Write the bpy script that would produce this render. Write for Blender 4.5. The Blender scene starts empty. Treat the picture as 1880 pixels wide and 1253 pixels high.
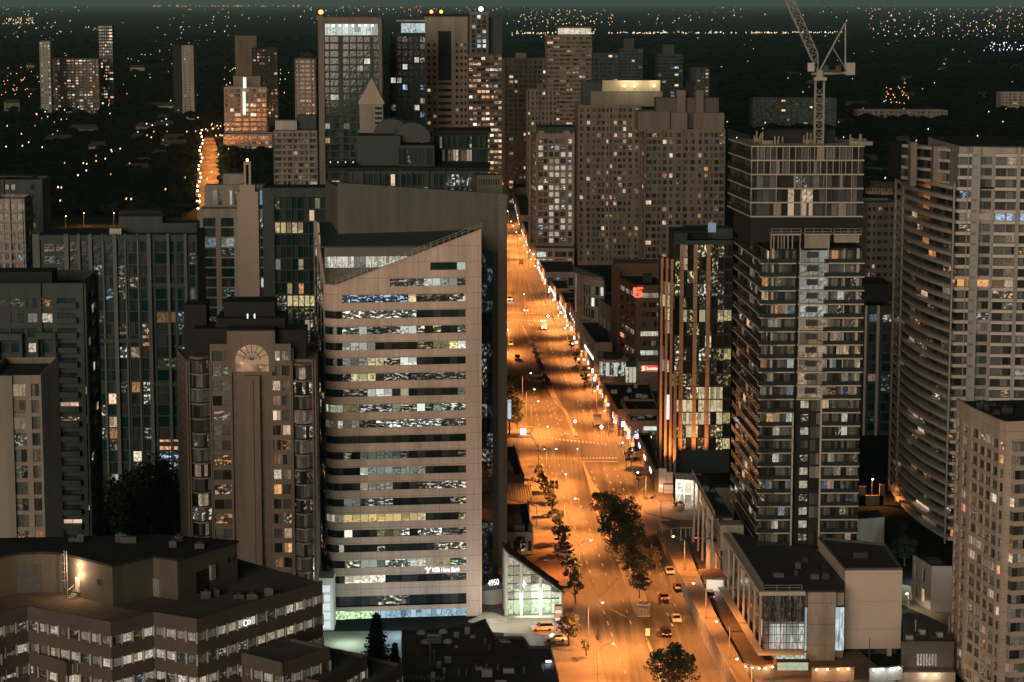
import bpy, math, random
from mathutils import Vector
RN = random.Random(11)
S = bpy.context.scene
COL = S.collection
# ---------------------------------------------------------------- camera
F = 4300.0; CX = 940.0; CY = 626.5; YH = 6.0; CH = 128.0
TH = math.atan((CY - YH) / F); CT = math.cos(TH); ST = math.sin(TH)
cam = bpy.data.cameras.new('camera'); camo = bpy.data.objects.new('camera', cam); COL.objects.link(camo)
cam.sensor_width = 36.0; cam.lens = 36.0 * F / 1880.0
cam.clip_start = 1.0; cam.clip_end = 300000.0
camo.location = (0, 0, CH); camo.rotation_euler = (math.pi / 2 - TH, 0, 0)
S.camera = camo
# ---------------------------------------------------------------- world, city glow
SUN_EL = math.radians(7.0); SUN_AZ = math.radians(200.0)     # the bright town behind the camera
w = bpy.data.worlds.new('World'); S.world = w; w.use_nodes = True
nt = w.node_tree; nt.nodes.clear()
out = nt.nodes.new('ShaderNodeOutputWorld'); bg = nt.nodes.new('ShaderNodeBackground')
sky = nt.nodes.new('ShaderNodeTexSky'); sky.sky_type = 'NISHITA'; sky.sun_disc = False
sky.sun_elevation = SUN_EL; sky.sun_rotation = SUN_AZ
bg.inputs['Strength'].default_value = 0.0011
nt.links.new(sky.outputs[0], bg.inputs['Color'])
# skyglow of the town: strongest at the horizon, fading upwards
tc = nt.nodes.new('ShaderNodeTexCoord'); sp = nt.nodes.new('ShaderNodeSeparateXYZ')
nt.links.new(tc.outputs['Generated'], sp.inputs[0])
rmp = nt.nodes.new('ShaderNodeValToRGB'); nt.links.new(sp.outputs['Z'], rmp.inputs[0])
e = rmp.color_ramp.elements
e[0].position = 0.0; e[0].color = (0.046, 0.076, 0.070, 1)
e[1].position = 0.55; e[1].color = (0.003, 0.006, 0.0062, 1)
m_ = rmp.color_ramp.elements.new(0.18); m_.color = (0.022, 0.040, 0.039, 1)
bg2 = nt.nodes.new('ShaderNodeBackground'); nt.links.new(rmp.outputs[0], bg2.inputs['Color'])
bg2.inputs['Strength'].default_value = 1.0
ad = nt.nodes.new('ShaderNodeAddShader')
nt.links.new(bg.outputs[0], ad.inputs[0]); nt.links.new(bg2.outputs[0], ad.inputs[1]); nt.links.new(ad.outputs[0], out.inputs[0])
sl = bpy.data.lights.new('sun', 'SUN'); so = bpy.data.objects.new('sun', sl); COL.objects.link(so)
sl.energy = 1.5; sl.angle = math.radians(35); sl.color = (1.0, 0.78, 0.60)
so.rotation_euler = Vector((0.32, 1.0, -0.17)).to_track_quat('-Z', 'Y').to_euler()
# ---------------------------------------------------------------- render settings
S.view_settings.view_transform = 'Standard'; S.view_settings.look = 'None'
S.view_settings.exposure = 0.0; S.view_settings.gamma = 1.0
S.render.engine = 'CYCLES'
cy = S.cycles
cy.use_denoising = True; cy.max_bounces = 4; cy.diffuse_bounces = 2; cy.glossy_bounces = 2
cy.transmission_bounces = 2; cy.volume_bounces = 0; cy.transparent_max_bounces = 6
cy.sample_clamp_indirect = 2.0; cy.sample_clamp_direct = 12.0; cy.use_light_tree = True
cy.caustics_reflective = False; cy.caustics_refractive = False
# ---------------------------------------------------------------- pixels of the photo -> places in the world
def ray(px, py):
    u = px - CX; v = py - CY
    return Vector((u, F * CT - v * ST, -(F * ST + v * CT)))
def W(px, py, D):
    r = ray(px, py); return r * (D / r.y) + Vector((0, 0, CH))
def GZ(px, py, z=0.0):
    r = ray(px, py); return r * ((z - CH) / r.z) + Vector((0, 0, CH))
def PJ(p):
    dc = p.y * CT + (CH - p.z) * ST
    return (CX + F * p.x / dc, CY + F * ((CH - p.z) * CT - p.y * ST) / dc)
def DG(py, z=0.0): return GZ(CX, py, z).y
def V2(p): return Vector((p[0], p[1]))
def zat(px, py, p):        # height of the point seen at px,py above plan position p
    return W(px, py, p[1]).z
def along(p, z, r, px2):   # from plan point p in direction r (degrees) until column px2
    c = math.cos(math.radians(r)); s = math.sin(math.radians(r))
    dc0 = p[1] * CT + (CH - z) * ST
    wd = ((px2 - CX) * dc0 - F * p[0]) / (F * c - (px2 - CX) * s * CT)
    return Vector((p[0] + wd * c, p[1] + wd * s))
ROAD = Vector((-0.0465, 0.99892))      # direction of the avenue
# ---------------------------------------------------------------- materials
MATS = {}
def mat(name, col, rough=0.8, var=0.25, sc=0.15, metal=0.0, streak=0.0, em=None, es=0.0, spec=0.4, bump=0.0, fine=3.0, alpha=None):
    if name in MATS: return MATS[name]
    m = bpy.data.materials.new(name); m.use_nodes = True; t = m.node_tree; n = t.nodes; L = t.links
    p = n['Principled BSDF']
    p.inputs['Roughness'].default_value = rough; p.inputs['Metallic'].default_value = metal
    p.inputs['Specular IOR Level'].default_value = spec
    c = list(col) + [1]
    g = n.new('ShaderNodeNewGeometry')
    mp = n.new('ShaderNodeMapping'); L.new(g.outputs['Position'], mp.inputs[0])
    mp.inputs['Scale'].default_value = (1, 1, 0.18 if streak else 1)
    n1 = n.new('ShaderNodeTexNoise'); n1.inputs['Scale'].default_value = sc; n1.inputs['Detail'].default_value = 6
    n1.inputs['Roughness'].default_value = 0.65
    n2 = n.new('ShaderNodeTexNoise'); n2.inputs['Scale'].default_value = fine; n2.inputs['Detail'].default_value = 4
    L.new(mp.outputs[0], n1.inputs['Vector']); L.new(mp.outputs[0], n2.inputs['Vector'])
    a = n.new('ShaderNodeMath'); a.operation = 'ADD'; L.new(n1.outputs[0], a.inputs[0])
    b = n.new('ShaderNodeMath'); b.operation = 'MULTIPLY'; L.new(n2.outputs[0], b.inputs[0]); b.inputs[1].default_value = 0.6
    L.new(b.outputs[0], a.inputs[1])
    mr = n.new('ShaderNodeMapRange'); L.new(a.outputs[0], mr.inputs[0])
    mr.inputs[1].default_value = 0.5; mr.inputs[2].default_value = 1.1
    mr.inputs[3].default_value = 1 - var; mr.inputs[4].default_value = 1 + var
    fac = mr.outputs[0]
    if streak:                                   # rain stains running down the wall, blotches of old repairs
        m3 = n.new('ShaderNodeMapping'); L.new(g.outputs['Position'], m3.inputs[0]); m3.inputs['Scale'].default_value = (.38, .38, .03)
        n3 = n.new('ShaderNodeTexNoise'); n3.inputs['Scale'].default_value = 1.0; n3.inputs['Detail'].default_value = 5; L.new(m3.outputs[0], n3.inputs['Vector'])
        r3 = n.new('ShaderNodeMapRange'); L.new(n3.outputs[0], r3.inputs[0]); r3.inputs[1].default_value = .38; r3.inputs[2].default_value = .68; r3.inputs[3].default_value = 1.08; r3.inputs[4].default_value = .82
        x3 = n.new('ShaderNodeMath'); x3.operation = 'MULTIPLY'; L.new(fac, x3.inputs[0]); L.new(r3.outputs[0], x3.inputs[1]); fac = x3.outputs[0]
    vm = n.new('ShaderNodeVectorMath'); vm.operation = 'SCALE'; vm.inputs[0].default_value = c[:3]
    L.new(fac, vm.inputs['Scale']); L.new(vm.outputs[0], p.inputs['Base Color'])
    if bump:
        bp = n.new('ShaderNodeBump'); bp.inputs['Strength'].default_value = bump; bp.inputs['Distance'].default_value = 0.05
        L.new(n2.outputs[0], bp.inputs['Height']); L.new(bp.outputs[0], p.inputs['Normal'])
    if em:
        p.inputs['Emission Color'].default_value = list(em) + [1]; p.inputs['Emission Strength'].default_value = es
        m.cycles.emission_sampling = 'NONE'
    MATS[name] = m
    return m
def panel_mat(name, col, pw, ph, line=0.06, **k):
    """wall cladding with thin joints: joints every pw metres across and ph metres up"""
    m = mat(name, col, **k); t = m.node_tree; n = t.nodes; L = t.links; p = n['Principled BSDF']
    src = p.inputs['Base Color'].links[0].from_socket
    g = n.new('ShaderNodeNewGeometry'); s = n.new('ShaderNodeSeparateXYZ'); L.new(g.outputs['Position'], s.inputs[0])
    ad_ = n.new('ShaderNodeMath'); ad_.operation = 'ADD'; L.new(s.outputs[0], ad_.inputs[0]); L.new(s.outputs[1], ad_.inputs[1])
    res = None
    for sock, d in ((ad_.outputs[0], pw), (s.outputs[2], ph)):
        a = n.new('ShaderNodeMath'); a.operation = 'DIVIDE'; L.new(sock, a.inputs[0]); a.inputs[1].default_value = d
        f = n.new('ShaderNodeMath'); f.operation = 'FRACT'; L.new(a.outputs[0], f.inputs[0])
        l = n.new('ShaderNodeMath'); l.operation = 'LESS_THAN'; L.new(f.outputs[0], l.inputs[0]); l.inputs[1].default_value = line / d
        if res is None: res = l.outputs[0]
        else:
            x = n.new('ShaderNodeMath'); x.operation = 'MAXIMUM'; L.new(res, x.inputs[0]); L.new(l.outputs[0], x.inputs[1]); res = x.outputs[0]
    mx = n.new('ShaderNodeMix'); mx.data_type = 'RGBA'
    sc_ = n.new('ShaderNodeMath'); sc_.operation = 'MULTIPLY'; L.new(res, sc_.inputs[0]); sc_.inputs[1].default_value = 0.55
    L.new(sc_.outputs[0], mx.inputs[0]); L.new(src, mx.inputs[6]); mx.inputs[7].default_value = (col[0] * .3, col[1] * .3, col[2] * .3, 1)
    L.new(mx.outputs[2], p.inputs['Base Color'])
    return m
def window_mat(name, base=(0.012, 0.02, 0.022), rough=0.07, curtain=0.035, wob=0.10):
    """glass pane; rooms behind lit ones show furniture, blinds and lamps"""
    if name in MATS: return MATS[name]
    m = bpy.data.materials.new(name); m.use_nodes = True; t = m.node_tree; n = t.nodes; L = t.links
    p = n['Principled BSDF']; p.inputs['Roughness'].default_value = rough; p.inputs['Specular IOR Level'].default_value = 0.6
    def M(op, a, b=None, c=None):
        x = n.new('ShaderNodeMath'); x.operation = op
        for i, v in enumerate((a, b, c)):
            if v is None: continue
            if isinstance(v, (int, float)): x.inputs[i].default_value = v
            else: L.new(v, x.inputs[i])
        return x.outputs[0]
    uv = n.new('ShaderNodeUVMap'); uv.uv_map = 'UVMap'
    s = n.new('ShaderNodeSeparateXYZ'); L.new(uv.outputs[0], s.inputs[0])
    u, v = s.outputs[0], s.outputs[1]
    cell = M('FLOOR', u); fr = M('FRACT', u); row = M('FRACT', v)
    wn = n.new('ShaderNodeTexWhiteNoise'); wn.noise_dimensions = '1D'; L.new(cell, wn.inputs['W'])
    mull = M('MULTIPLY', M('GREATER_THAN', fr, 0.05), M('LESS_THAN', row, 0.96))
    at = n.new('ShaderNodeAttribute'); at.attribute_name = 'glow'
    # room detail
    mp = n.new('ShaderNodeMapping'); L.new(uv.outputs[0], mp.inputs[0]); mp.inputs['Scale'].default_value = (2.6, 3.4, 1)
    n1 = n.new('ShaderNodeTexNoise'); n1.inputs['Scale'].default_value = 1.0; n1.inputs['Detail'].default_value = 3; L.new(mp.outputs[0], n1.inputs['Vector'])
    vo = n.new('ShaderNodeTexVoronoi'); vo.inputs['Scale'].default_value = 1.6; L.new(mp.outputs[0], vo.inputs['Vector'])
    sp_ = M('LESS_THAN', vo.outputs['Distance'], 0.20)
    det = n.new('ShaderNodeMapRange'); L.new(n1.outputs[0], det.inputs[0])
    det.inputs[1].default_value = 0.36; det.inputs[2].default_value = 0.62; det.inputs[3].default_value = 0.22; det.inputs[4].default_value = 1.0
    wn2 = n.new('ShaderNodeTexWhiteNoise'); wn2.noise_dimensions = '1D'; L.new(M('ADD', cell, 0.37), wn2.inputs['W'])
    blind = M('GREATER_THAN', row, M('SUBTRACT', M('MULTIPLY', wn.outputs[0], 1.7), 0.35))      # blind drawn part of the way down
    lvl = M('ADD', M('MULTIPLY', blind, M('ADD', 0.22, M('MULTIPLY', wn2.outputs[0], 0.75))), M('MULTIPLY', M('SUBTRACT', 1.0, blind), det.outputs[0]))
    full = M('ADD', lvl, M('MULTIPLY', sp_, 0.6))
    vo2 = n.new('ShaderNodeTexVoronoi'); vo2.inputs['Scale'].default_value = 1.15; L.new(mp.outputs[0], vo2.inputs['Vector'])
    mp3 = n.new('ShaderNodeMapping'); L.new(uv.outputs[0], mp3.inputs[0]); mp3.inputs['Scale'].default_value = (1.15, 3.3, 1); n5 = n.new('ShaderNodeTexNoise'); n5.inputs['Scale'].default_value = 1.0; n5.inputs['Detail'].default_value = 2; L.new(mp3.outputs[0], n5.inputs['Vector'])
    frag = M('MULTIPLY', M('SMOOTH_MIN', M('MAXIMUM', M('MULTIPLY', M('SUBTRACT', n5.outputs[0], 0.54), 14.0), 0.0), 1.0, 0.1), 0.85)
    vcol = n.new('ShaderNodeSeparateXYZ'); L.new(vo2.outputs['Color'], vcol.inputs[0])
    spots = M('ADD', M('MULTIPLY', M('MULTIPLY', M('LESS_THAN', vo2.outputs['Distance'], 0.24), M('GREATER_THAN', vcol.outputs[0], 0.68)), 1.5), M('MULTIPLY', M('SUBTRACT', det.outputs[0], 0.22), 0.16))
    spots = M('ADD', M('MULTIPLY', spots, 0.6), frag)
    mixf = M('ADD', M('MULTIPLY', full, at.outputs['Alpha']), M('MULTIPLY', spots, M('SUBTRACT', 1.0, at.outputs['Alpha'])))
    es = M('MULTIPLY', mixf, mull)
    L.new(at.outputs['Color'], p.inputs['Emission Color']); L.new(es, p.inputs['Emission Strength'])
    # dark glass with a curtain here and there
    cb = n.new('ShaderNodeMix'); cb.data_type = 'RGBA'
    cf = M('MULTIPLY', M('POWER', wn.outputs[0], 1.6), M('ADD', 0.4, n1.outputs[0]))
    L.new(M('MULTIPLY', cf, mull), cb.inputs[0]); cb.inputs[6].default_value = list(base) + [1]
    cb.inputs[7].default_value = (curtain * 2.2, curtain * 2.3, curtain * 2.1, 1); L.new(cb.outputs[2], p.inputs['Base Color'])
    g = n.new('ShaderNodeNewGeometry'); nb = n.new('ShaderNodeTexNoise'); nb.inputs['Scale'].default_value = 0.9; nb.inputs['Detail'].default_value = 2
    L.new(g.outputs['Position'], nb.inputs['Vector'])
    bp = n.new('ShaderNodeBump'); bp.inputs['Strength'].default_value = wob; bp.inputs['Distance'].default_value = 0.12
    L.new(nb.outputs[0], bp.inputs['Height']); L.new(bp.outputs[0], p.inputs['Normal'])
    m.cycles.emission_sampling = 'NONE'
    MATS[name] = m
    return m
def glow_mat(name, col, st, sample=False):
    if name in MATS: return MATS[name]
    m = bpy.data.materials.new(name); m.use_nodes = True; t = m.node_tree; p = t.nodes['Principled BSDF']
    p.inputs['Base Color'].default_value = (0.3, 0.3, 0.3, 1)
    p.inputs['Emission Color'].default_value = list(col) + [1]
    n1 = t.nodes.new('ShaderNodeTexNoise'); n1.inputs['Scale'].default_value = 1.3; g = t.nodes.new('ShaderNodeNewGeometry')
    t.links.new(g.outputs['Position'], n1.inputs['Vector'])
    mr = t.nodes.new('ShaderNodeMapRange'); t.links.new(n1.outputs[0], mr.inputs[0])
    mr.inputs[3].default_value = st * 0.75; mr.inputs[4].default_value = st * 1.25
    t.links.new(mr.outputs[0], p.inputs['Emission Strength'])
    m.cycles.emission_sampling = 'AUTO' if sample else 'NONE'
    MATS[name] = m
    return m
# ---------------------------------------------------------------- mesh builder
def V3(p, z): return Vector((p[0], p[1], z))
class MB:
    def __init__(s): s.v = []; s.f = []; s.uv = []; s.c = []
    def face(s, pts, uv=None, col=None):
        i = len(s.v); s.v += [Vector(p) for p in pts]; s.f.append(tuple(range(i, i + len(pts))))
        s.uv.append(uv or [(0, 0)] * len(pts)); s.c.append(col or (0, 0, 0, 1))
    def box(s, o, a, b, c):
        o = Vector(o); a = Vector(a); b = Vector(b); c = Vector(c)
        if a.cross(b).dot(c) < 0: a, b = b, a
        P = [o, o + a, o + a + b, o + b, o + c, o + a + c, o + a + b + c, o + b + c]
        i = len(s.v); s.v += P
        for q in ((3, 2, 1, 0), (4, 5, 6, 7), (0, 1, 5, 4), (1, 2, 6, 5), (2, 3, 7, 6), (3, 0, 4, 7)):
            s.f.append(tuple(i + k for k in q)); s.uv.append([(0, 0)] * 4); s.c.append((0, 0, 0, 1))
    def bx(s, x0, y0, z0, x1, y1, z1): s.box((x0, y0, z0), (x1 - x0, 0, 0), (0, y1 - y0, 0), (0, 0, z1 - z0))
    def cb(s, cx, cy_, z0, sx, sy, sz): s.bx(cx - sx / 2, cy_ - sy / 2, z0, cx + sx / 2, cy_ + sy / 2, z0 + sz)
    def wallbox(s, p0, p1, z0, z1, th=0.35, out_=0.0, e=0.004):
        """box along p0->p1, outer face out_ metres outside the line, th thick"""
        p0 = V2(p0); p1 = V2(p1); d = p1 - p0; l = d.length
        if l < 0.02: return
        d /= l; nrm = Vector((d.y, -d.x)); q = p0 + d * e + nrm * out_
        s.box(V3(q, z0), V3(d * (l - 2 * e), 0), V3(-nrm * th, 0), (0, 0, z1 - z0))
    def prism(s, poly, z0, z1, bottom=False, top=True):
        n = len(poly)
        zz0 = z0 if isinstance(z0, (list, tuple)) else [z0] * n
        zz1 = z1 if isinstance(z1, (list, tuple)) else [z1] * n
        i = len(s.v); s.v += [V3(p, zz0[k]) for k, p in enumerate(poly)] + [V3(p, zz1[k]) for k, p in enumerate(poly)]
        for k in range(n):
            j = (k + 1) % n; s.f.append((i + k, i + j, i + n + j, i + n + k)); s.uv.append([(0, 0)] * 4); s.c.append((0, 0, 0, 1))
        if top: s.f.append(tuple(i + n + k for k in range(n))); s.uv.append([(0, 0)] * n); s.c.append((0, 0, 0, 1))
        if bottom: s.f.append(tuple(i + k for k in reversed(range(n)))); s.uv.append([(0, 0)] * n); s.c.append((0, 0, 0, 1))
    def tube(s, p, q, r, n=6, r2=None):
        p = Vector(p); q = Vector(q); d = (q - p)
        if d.length < 1e-5: return
        d.normalize(); a = d.orthogonal().normalized(); b = d.cross(a); r2 = r if r2 is None else r2
        A = [p + (a * math.cos(t) + b * math.sin(t)) * r for t in (2 * math.pi * k / n for k in range(n))]
        B = [q + (a * math.cos(t) + b * math.sin(t)) * r2 for t in (2 * math.pi * k / n for k in range(n))]
        i = len(s.v); s.v += A + B
        for k in range(n):
            j = (k + 1) % n; s.f.append((i + k, i + j, i + n + j, i + n + k)); s.uv.append([(0, 0)] * 4); s.c.append((0, 0, 0, 1))
        s.f.append(tuple(i + n + k for k in range(n))); s.uv.append([(0, 0)] * n); s.c.append((0, 0, 0, 1))
        s.f.append(tuple(i + k for k in reversed(range(n)))); s.uv.append([(0, 0)] * n); s.c.append((0, 0, 0, 1))
    def ball(s, c, r, n=8, m=5, sz=1.0):
        c = Vector(c); i = len(s.v)
        for a in range(m + 1):
            ph = math.pi * a / m
            for b in range(n):
                t = 2 * math.pi * b / n
                s.v.append(c + Vector((math.sin(ph) * math.cos(t) * r, math.sin(ph) * math.sin(t) * r, math.cos(ph) * r * sz)))
        for a in range(m):
            for b in range(n):
                j = (b + 1) % n; s.f.append((i + a * n + b, i + (a + 1) * n + b, i + (a + 1) * n + j, i + a * n + j))
                s.uv.append([(0, 0)] * 4); s.c.append((0, 0, 0, 1))
    def add(s, o):
        i = len(s.v); s.v += o.v; s.f += [tuple(i + k for k in f) for f in o.f]; s.uv += o.uv; s.c += o.c
ORG = {}
def tag(o, label=None, cat=None, group=None, kind=None):
    if label: o['label'] = label
    if cat: o['category'] = cat
    if group: o['group'] = group
    if kind: o['kind'] = kind
    return o
def build(name, mb, m, parent=None, local=False, smooth=False, **tags):
    me = bpy.data.meshes.new(name)
    if parent is not None: org = Vector((0, 0, 0)) if local else ORG.get(parent.name, Vector((0, 0, 0)))
    elif local or not mb.v: org = Vector((0, 0, 0))
    else:
        xs = [p[0] for p in mb.v]; ys = [p[1] for p in mb.v]; zs = [p[2] for p in mb.v]
        org = Vector(((min(xs) + max(xs)) / 2, (min(ys) + max(ys)) / 2, min(zs)))
    me.from_pydata([tuple(Vector(p) - org) for p in mb.v], [], mb.f)
    if any(c != (0, 0, 0, 1) for c in mb.c) or m.name.startswith('glass'):
        me.uv_layers.new(name='UVMap')
        fl = []; fc = []
        for fuv, c in zip(mb.uv, mb.c):
            for q in fuv: fl += [q[0], q[1]]; fc += list(c)
        me.uv_layers['UVMap'].data.foreach_set('uv', fl)
        me.color_attributes.new(name='glow', type='FLOAT_COLOR', domain='CORNER'); me.color_attributes['glow'].data.foreach_set('color', fc)
    me.materials.append(m)
    if smooth: me.polygons.foreach_set('use_smooth', [True] * len(me.polygons))
    o = bpy.data.objects.new(name, me); COL.objects.link(o)
    if parent is not None: o.parent = parent
    else: o.location = org
    ORG[o.name] = org
    tag(o, **tags)
    return o
def empty(name, loc, label, cat, group=None, rz=0.0):
    o = bpy.data.objects.new(name, None); COL.objects.link(o); o.location = loc; o.rotation_euler = (0, 0, rz)
    o.empty_display_size = 0.5
    ORG[o.name] = Vector(loc)
    return tag(o, label, cat, group)
KIDS = {}
def kids(o): return [c for c in bpy.data.objects if c.parent is o] if o.name not in KIDS else KIDS[o.name]
def copy_tree(o, loc=None, rz=None, label=None, parent=None):
    c = o.copy(); COL.objects.link(c)
    if parent is not None: c.parent = parent
    if loc is not None: c.location = loc
    if rz is not None: c.rotation_euler = (0, 0, rz)
    if label: c['label'] = label
    if o.name not in KIDS: KIDS[o.name] = kids(o)
    for k in KIDS[o.name]: copy_tree(k, parent=c)
    return c
def inset(poly, d):
    n = len(poly); res = []
    for i in range(n):
        a = V2(poly[i - 1]); b = V2(poly[i]); c = V2(poly[(i + 1) % n])
        d1 = (b - a).normalized(); d2 = (c - b).normalized()
        n1 = Vector((-d1.y, d1.x)); n2 = Vector((-d2.y, d2.x))
        k = 1 + n1.dot(n2)
        res.append(b + (n1 + n2) * (d / max(k, 0.3)))
    return res
# ---------------------------------------------------------------- light colours of rooms
WARM = (1.0, 0.72, 0.47); CREAM = (1.0, 0.88, 0.68); WHITE = (0.95, 1.0, 0.90); ORANGE = (1.0, 0.48, 0.20)
BLUE = (0.5, 0.72, 1.0); YEL = (1.0, 0.86, 0.45); GREEN = (0.72, 1.0, 0.62); PINK = (1.0, 0.66, 0.5)
PALS = {'mix': [WARM, CREAM, CREAM, WHITE, ORANGE, PINK, WARM, BLUE], 'warm': [WARM, PINK, CREAM, ORANGE, WARM],
        'office': [WHITE, CREAM, CREAM, (1, .96, .86), YEL, (.85, 1, .84)], 'pale': [(1, .88, .68), (.95, .82, .64), (1, .95, .82), (.9, .85, .7)], 'gold': [YEL, YEL, CREAM, (1, .8, .38)], 'cool': [WHITE, CREAM, BLUE, WHITE, WARM],
        'orange': [ORANGE, WARM, (1, .4, .14)]}
def room(pal, k=1.0, a=None):
    c = RN.choice(PALS[pal]); s = (RN.uniform(.10, .3) if RN.random() < .42 else RN.uniform(.35, 1.35)) * k
    return (c[0] * s, c[1] * s, c[2] * s, (1.0 if RN.random() < 0.6 else 0.0) if a is None else a)
DARKW = (0, 0, 0, 1.0)
# ---------------------------------------------------------------- buildings
class Bld:
    def __init__(s, name, label, cat='building', loc=None, group=None):
        s.root = empty(name, (loc[0], loc[1], 0), label, cat, group); s.wall = MB(); s.wins = []; s.m = {}; s.wallname = 'wall'
    def add(s, name, mb, m, parent=None, **k):
        return build(name, mb, m, parent or s.root, **k)
    def many(s, name, m, mb): s.m.setdefault((name, m.name), []).append(mb)
    def win(s, p0, p1, z0, z1, mull=2, col=DARKW, matn=None, zz=None):
        u0 = RN.randrange(0, 4000); v0 = RN.randrange(0, 50)
        zz = zz or (z0, z0, z1, z1)
        mb = MB(); mb.face([V3(p0, zz[0]), V3(p1, zz[1]), V3(p1, zz[2]), V3(p0, zz[3])], [(u0, v0), (u0 + mull, v0), (u0 + mull, v0 + 1), (u0, v0 + 1)], col)
        s.wins.append((mb, matn))
    def facade(s, p0, p1, z0, z1, nf, cols, pf=0.35, sill=0.3, head=0.85, rec=0.3, pr=0.03, mull=2, lit=0.08, pal='mix', litk=1.0, litf=None, matn=None, band=True, top=0.0, wm=None, base=0.0, th=0.35):
        p0 = V2(p0); p1 = V2(p1); d = p1 - p0; L = d.length; d = d / L; nrm = Vector((d.y, -d.x))
        W_ = wm or s.wall
        if isinstance(cols, int) and cols >= 4 and pf >= .3:      # uneven bays, mirrored about the middle
            h = (cols + 1) // 2; ws = [RN.choice((.8, 1.0, 1.0, 1.45)) for _ in range(h)]; op = [RN.choice((.5, .62, .62, .86)) * (1.35 - pf) for _ in range(h)]
            ws = ws + ws[::-1][cols % 2:]; op = op + op[::-1][cols % 2:]; T = sum(ws); x0 = 0; cl = []
            for q, o_ in zip(ws, op): cl.append(((x0 + q * (1 - o_) / 2) / T, (x0 + q * (1 + o_) / 2) / T)); x0 += q
            cols = cl
        elif isinstance(cols, int):
            cw = 1.0 / cols; cols = [((i + pf / 2) * cw, (i + 1 - pf / 2) * cw) for i in range(cols)]
        fh = (z1 - z0 - base) / nf
        # piers
        x = 0.0
        for kk, (a, b) in enumerate(list(cols) + [(1.0, 1.0)]):
            if a - x > 1e-4: W_.wallbox(p0 + d * (x * L), p0 + d * (a * L), z0, z1 + top, th, pr + (.5 if (pr > .04 and kk % 3 == 0) else 0))
            x = b
        # spandrel bands
        zprev = z0
        for i in range(nf):
            zf = z0 + base + i * fh
            if band: W_.wallbox(p0, p1, zprev, zf + sill * fh, th, 0.0)
            for j, (a, b) in enumerate(cols):
                c = None
                if litf: c = litf(i, j)
                if c is None: c = room(pal, litk) if RN.random() < lit else DARKW
                s.win(p0 + d * (a * L) - nrm * rec, p0 + d * (b * L) - nrm * rec, zf + sill * fh, zf + head * fh, mull, c, matn)
            zprev = zf + head * fh
        if band: W_.wallbox(p0, p1, zprev, z1 + top, th, 0.0)
    def plain(s, p0, p1, z0, z1, wm=None, out_=0.0): (wm or s.wall).wallbox(p0, p1, z0, z1, 0.4, out_)
    def slab_edges(s, p0, p1, z0, z1, nf, depth=1.5, th=0.22, m=None, rail=None, name='balcony', e0=0.0, e1=0.0, skip=None, railh=1.05):
        p0 = V2(p0); p1 = V2(p1); d = (p1 - p0); L = d.length; d /= L; fh = (z1 - z0) / nf
        for i in range(nf):
            if skip and skip(i): continue
            mb = MB(); z = z0 + i * fh
            mb.wallbox(p0 - d * e0, p1 + d * e1, z - th, z, depth + 0.3, depth, 0.004)
            s.many(name, m or MATS['concrete'], mb)
            if rail:
                r = MB(); r.wallbox(p0 - d * e0, p1 + d * e1, z + 0.05, z + railh, 0.04, depth - 0.05, 0.03)
                s.many('railing', rail, r)
    def core(s, poly, z0, z1, ins=0.42, m=None):
        s.wall.prism(inset(poly, ins), z0, z1 - 0.05)
    def roof(s, poly, z, ph=0.9, th=0.35, m=None, wm=None, pname='parapet', name='roof'):
        r = MB(); r.prism(inset(poly, th + 0.02), z - 0.4, z); ro = s.add(name, r, m or MATS['roof_dark'])
        if ph > 0:
            q = MB(); n = len(poly)
            for i in range(n): q.wallbox(poly[i], poly[(i + 1) % n], z + 0.002, z + ph, th, 0.0)
            s.add(pname, q, wm or s.wm)
        return ro
    def finish(s, wm, wmat, cap=100):
        if s.wall.v: build(s.wallname, s.wall, wm, s.root)
        def area(mb):
            f = mb.f[0]; P = [PJ(mb.v[k]) for k in f[:4]]
            a = 0
            for i in range(len(P)): a += P[i - 1][0] * P[i][1] - P[i][0] * P[i - 1][1]
            lit = 1.3 if mb.c[0] != DARKW else 1.0
            inx = -10 < P[0][0] < 1890 and -10 < P[0][1] < 1263
            return abs(a) * lit * (1 if inx else 0.01)
        by = {}
        for mb, mn in s.wins: by.setdefault(mn or wmat.name, []).append(mb)
        allw = sorted(((area(mb), i, mb, mn or wmat.name) for i, (mb, mn) in enumerate(s.wins)), key=lambda t: (-t[0], t[1]))
        for a, i, mb, mn in allw[:cap]: build('window', mb, MATS[mn], s.root)
        rest = {}
        for a, i, mb, mn in allw[cap:]: rest.setdefault(mn, MB()).add(mb)
        for mn, mb in rest.items(): build('window', mb, MATS[mn], s.root, kind='stuff')
        for (nm, mn), L in s.m.items():
            for mb in L[:100]: build(nm, mb, MATS[mn], s.root)
            if len(L) > 100:
                r = MB()
                for mb in L[100:]: r.add(mb)
                build(nm, r, MATS[mn], s.root, kind='stuff')
        return s.root
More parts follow.
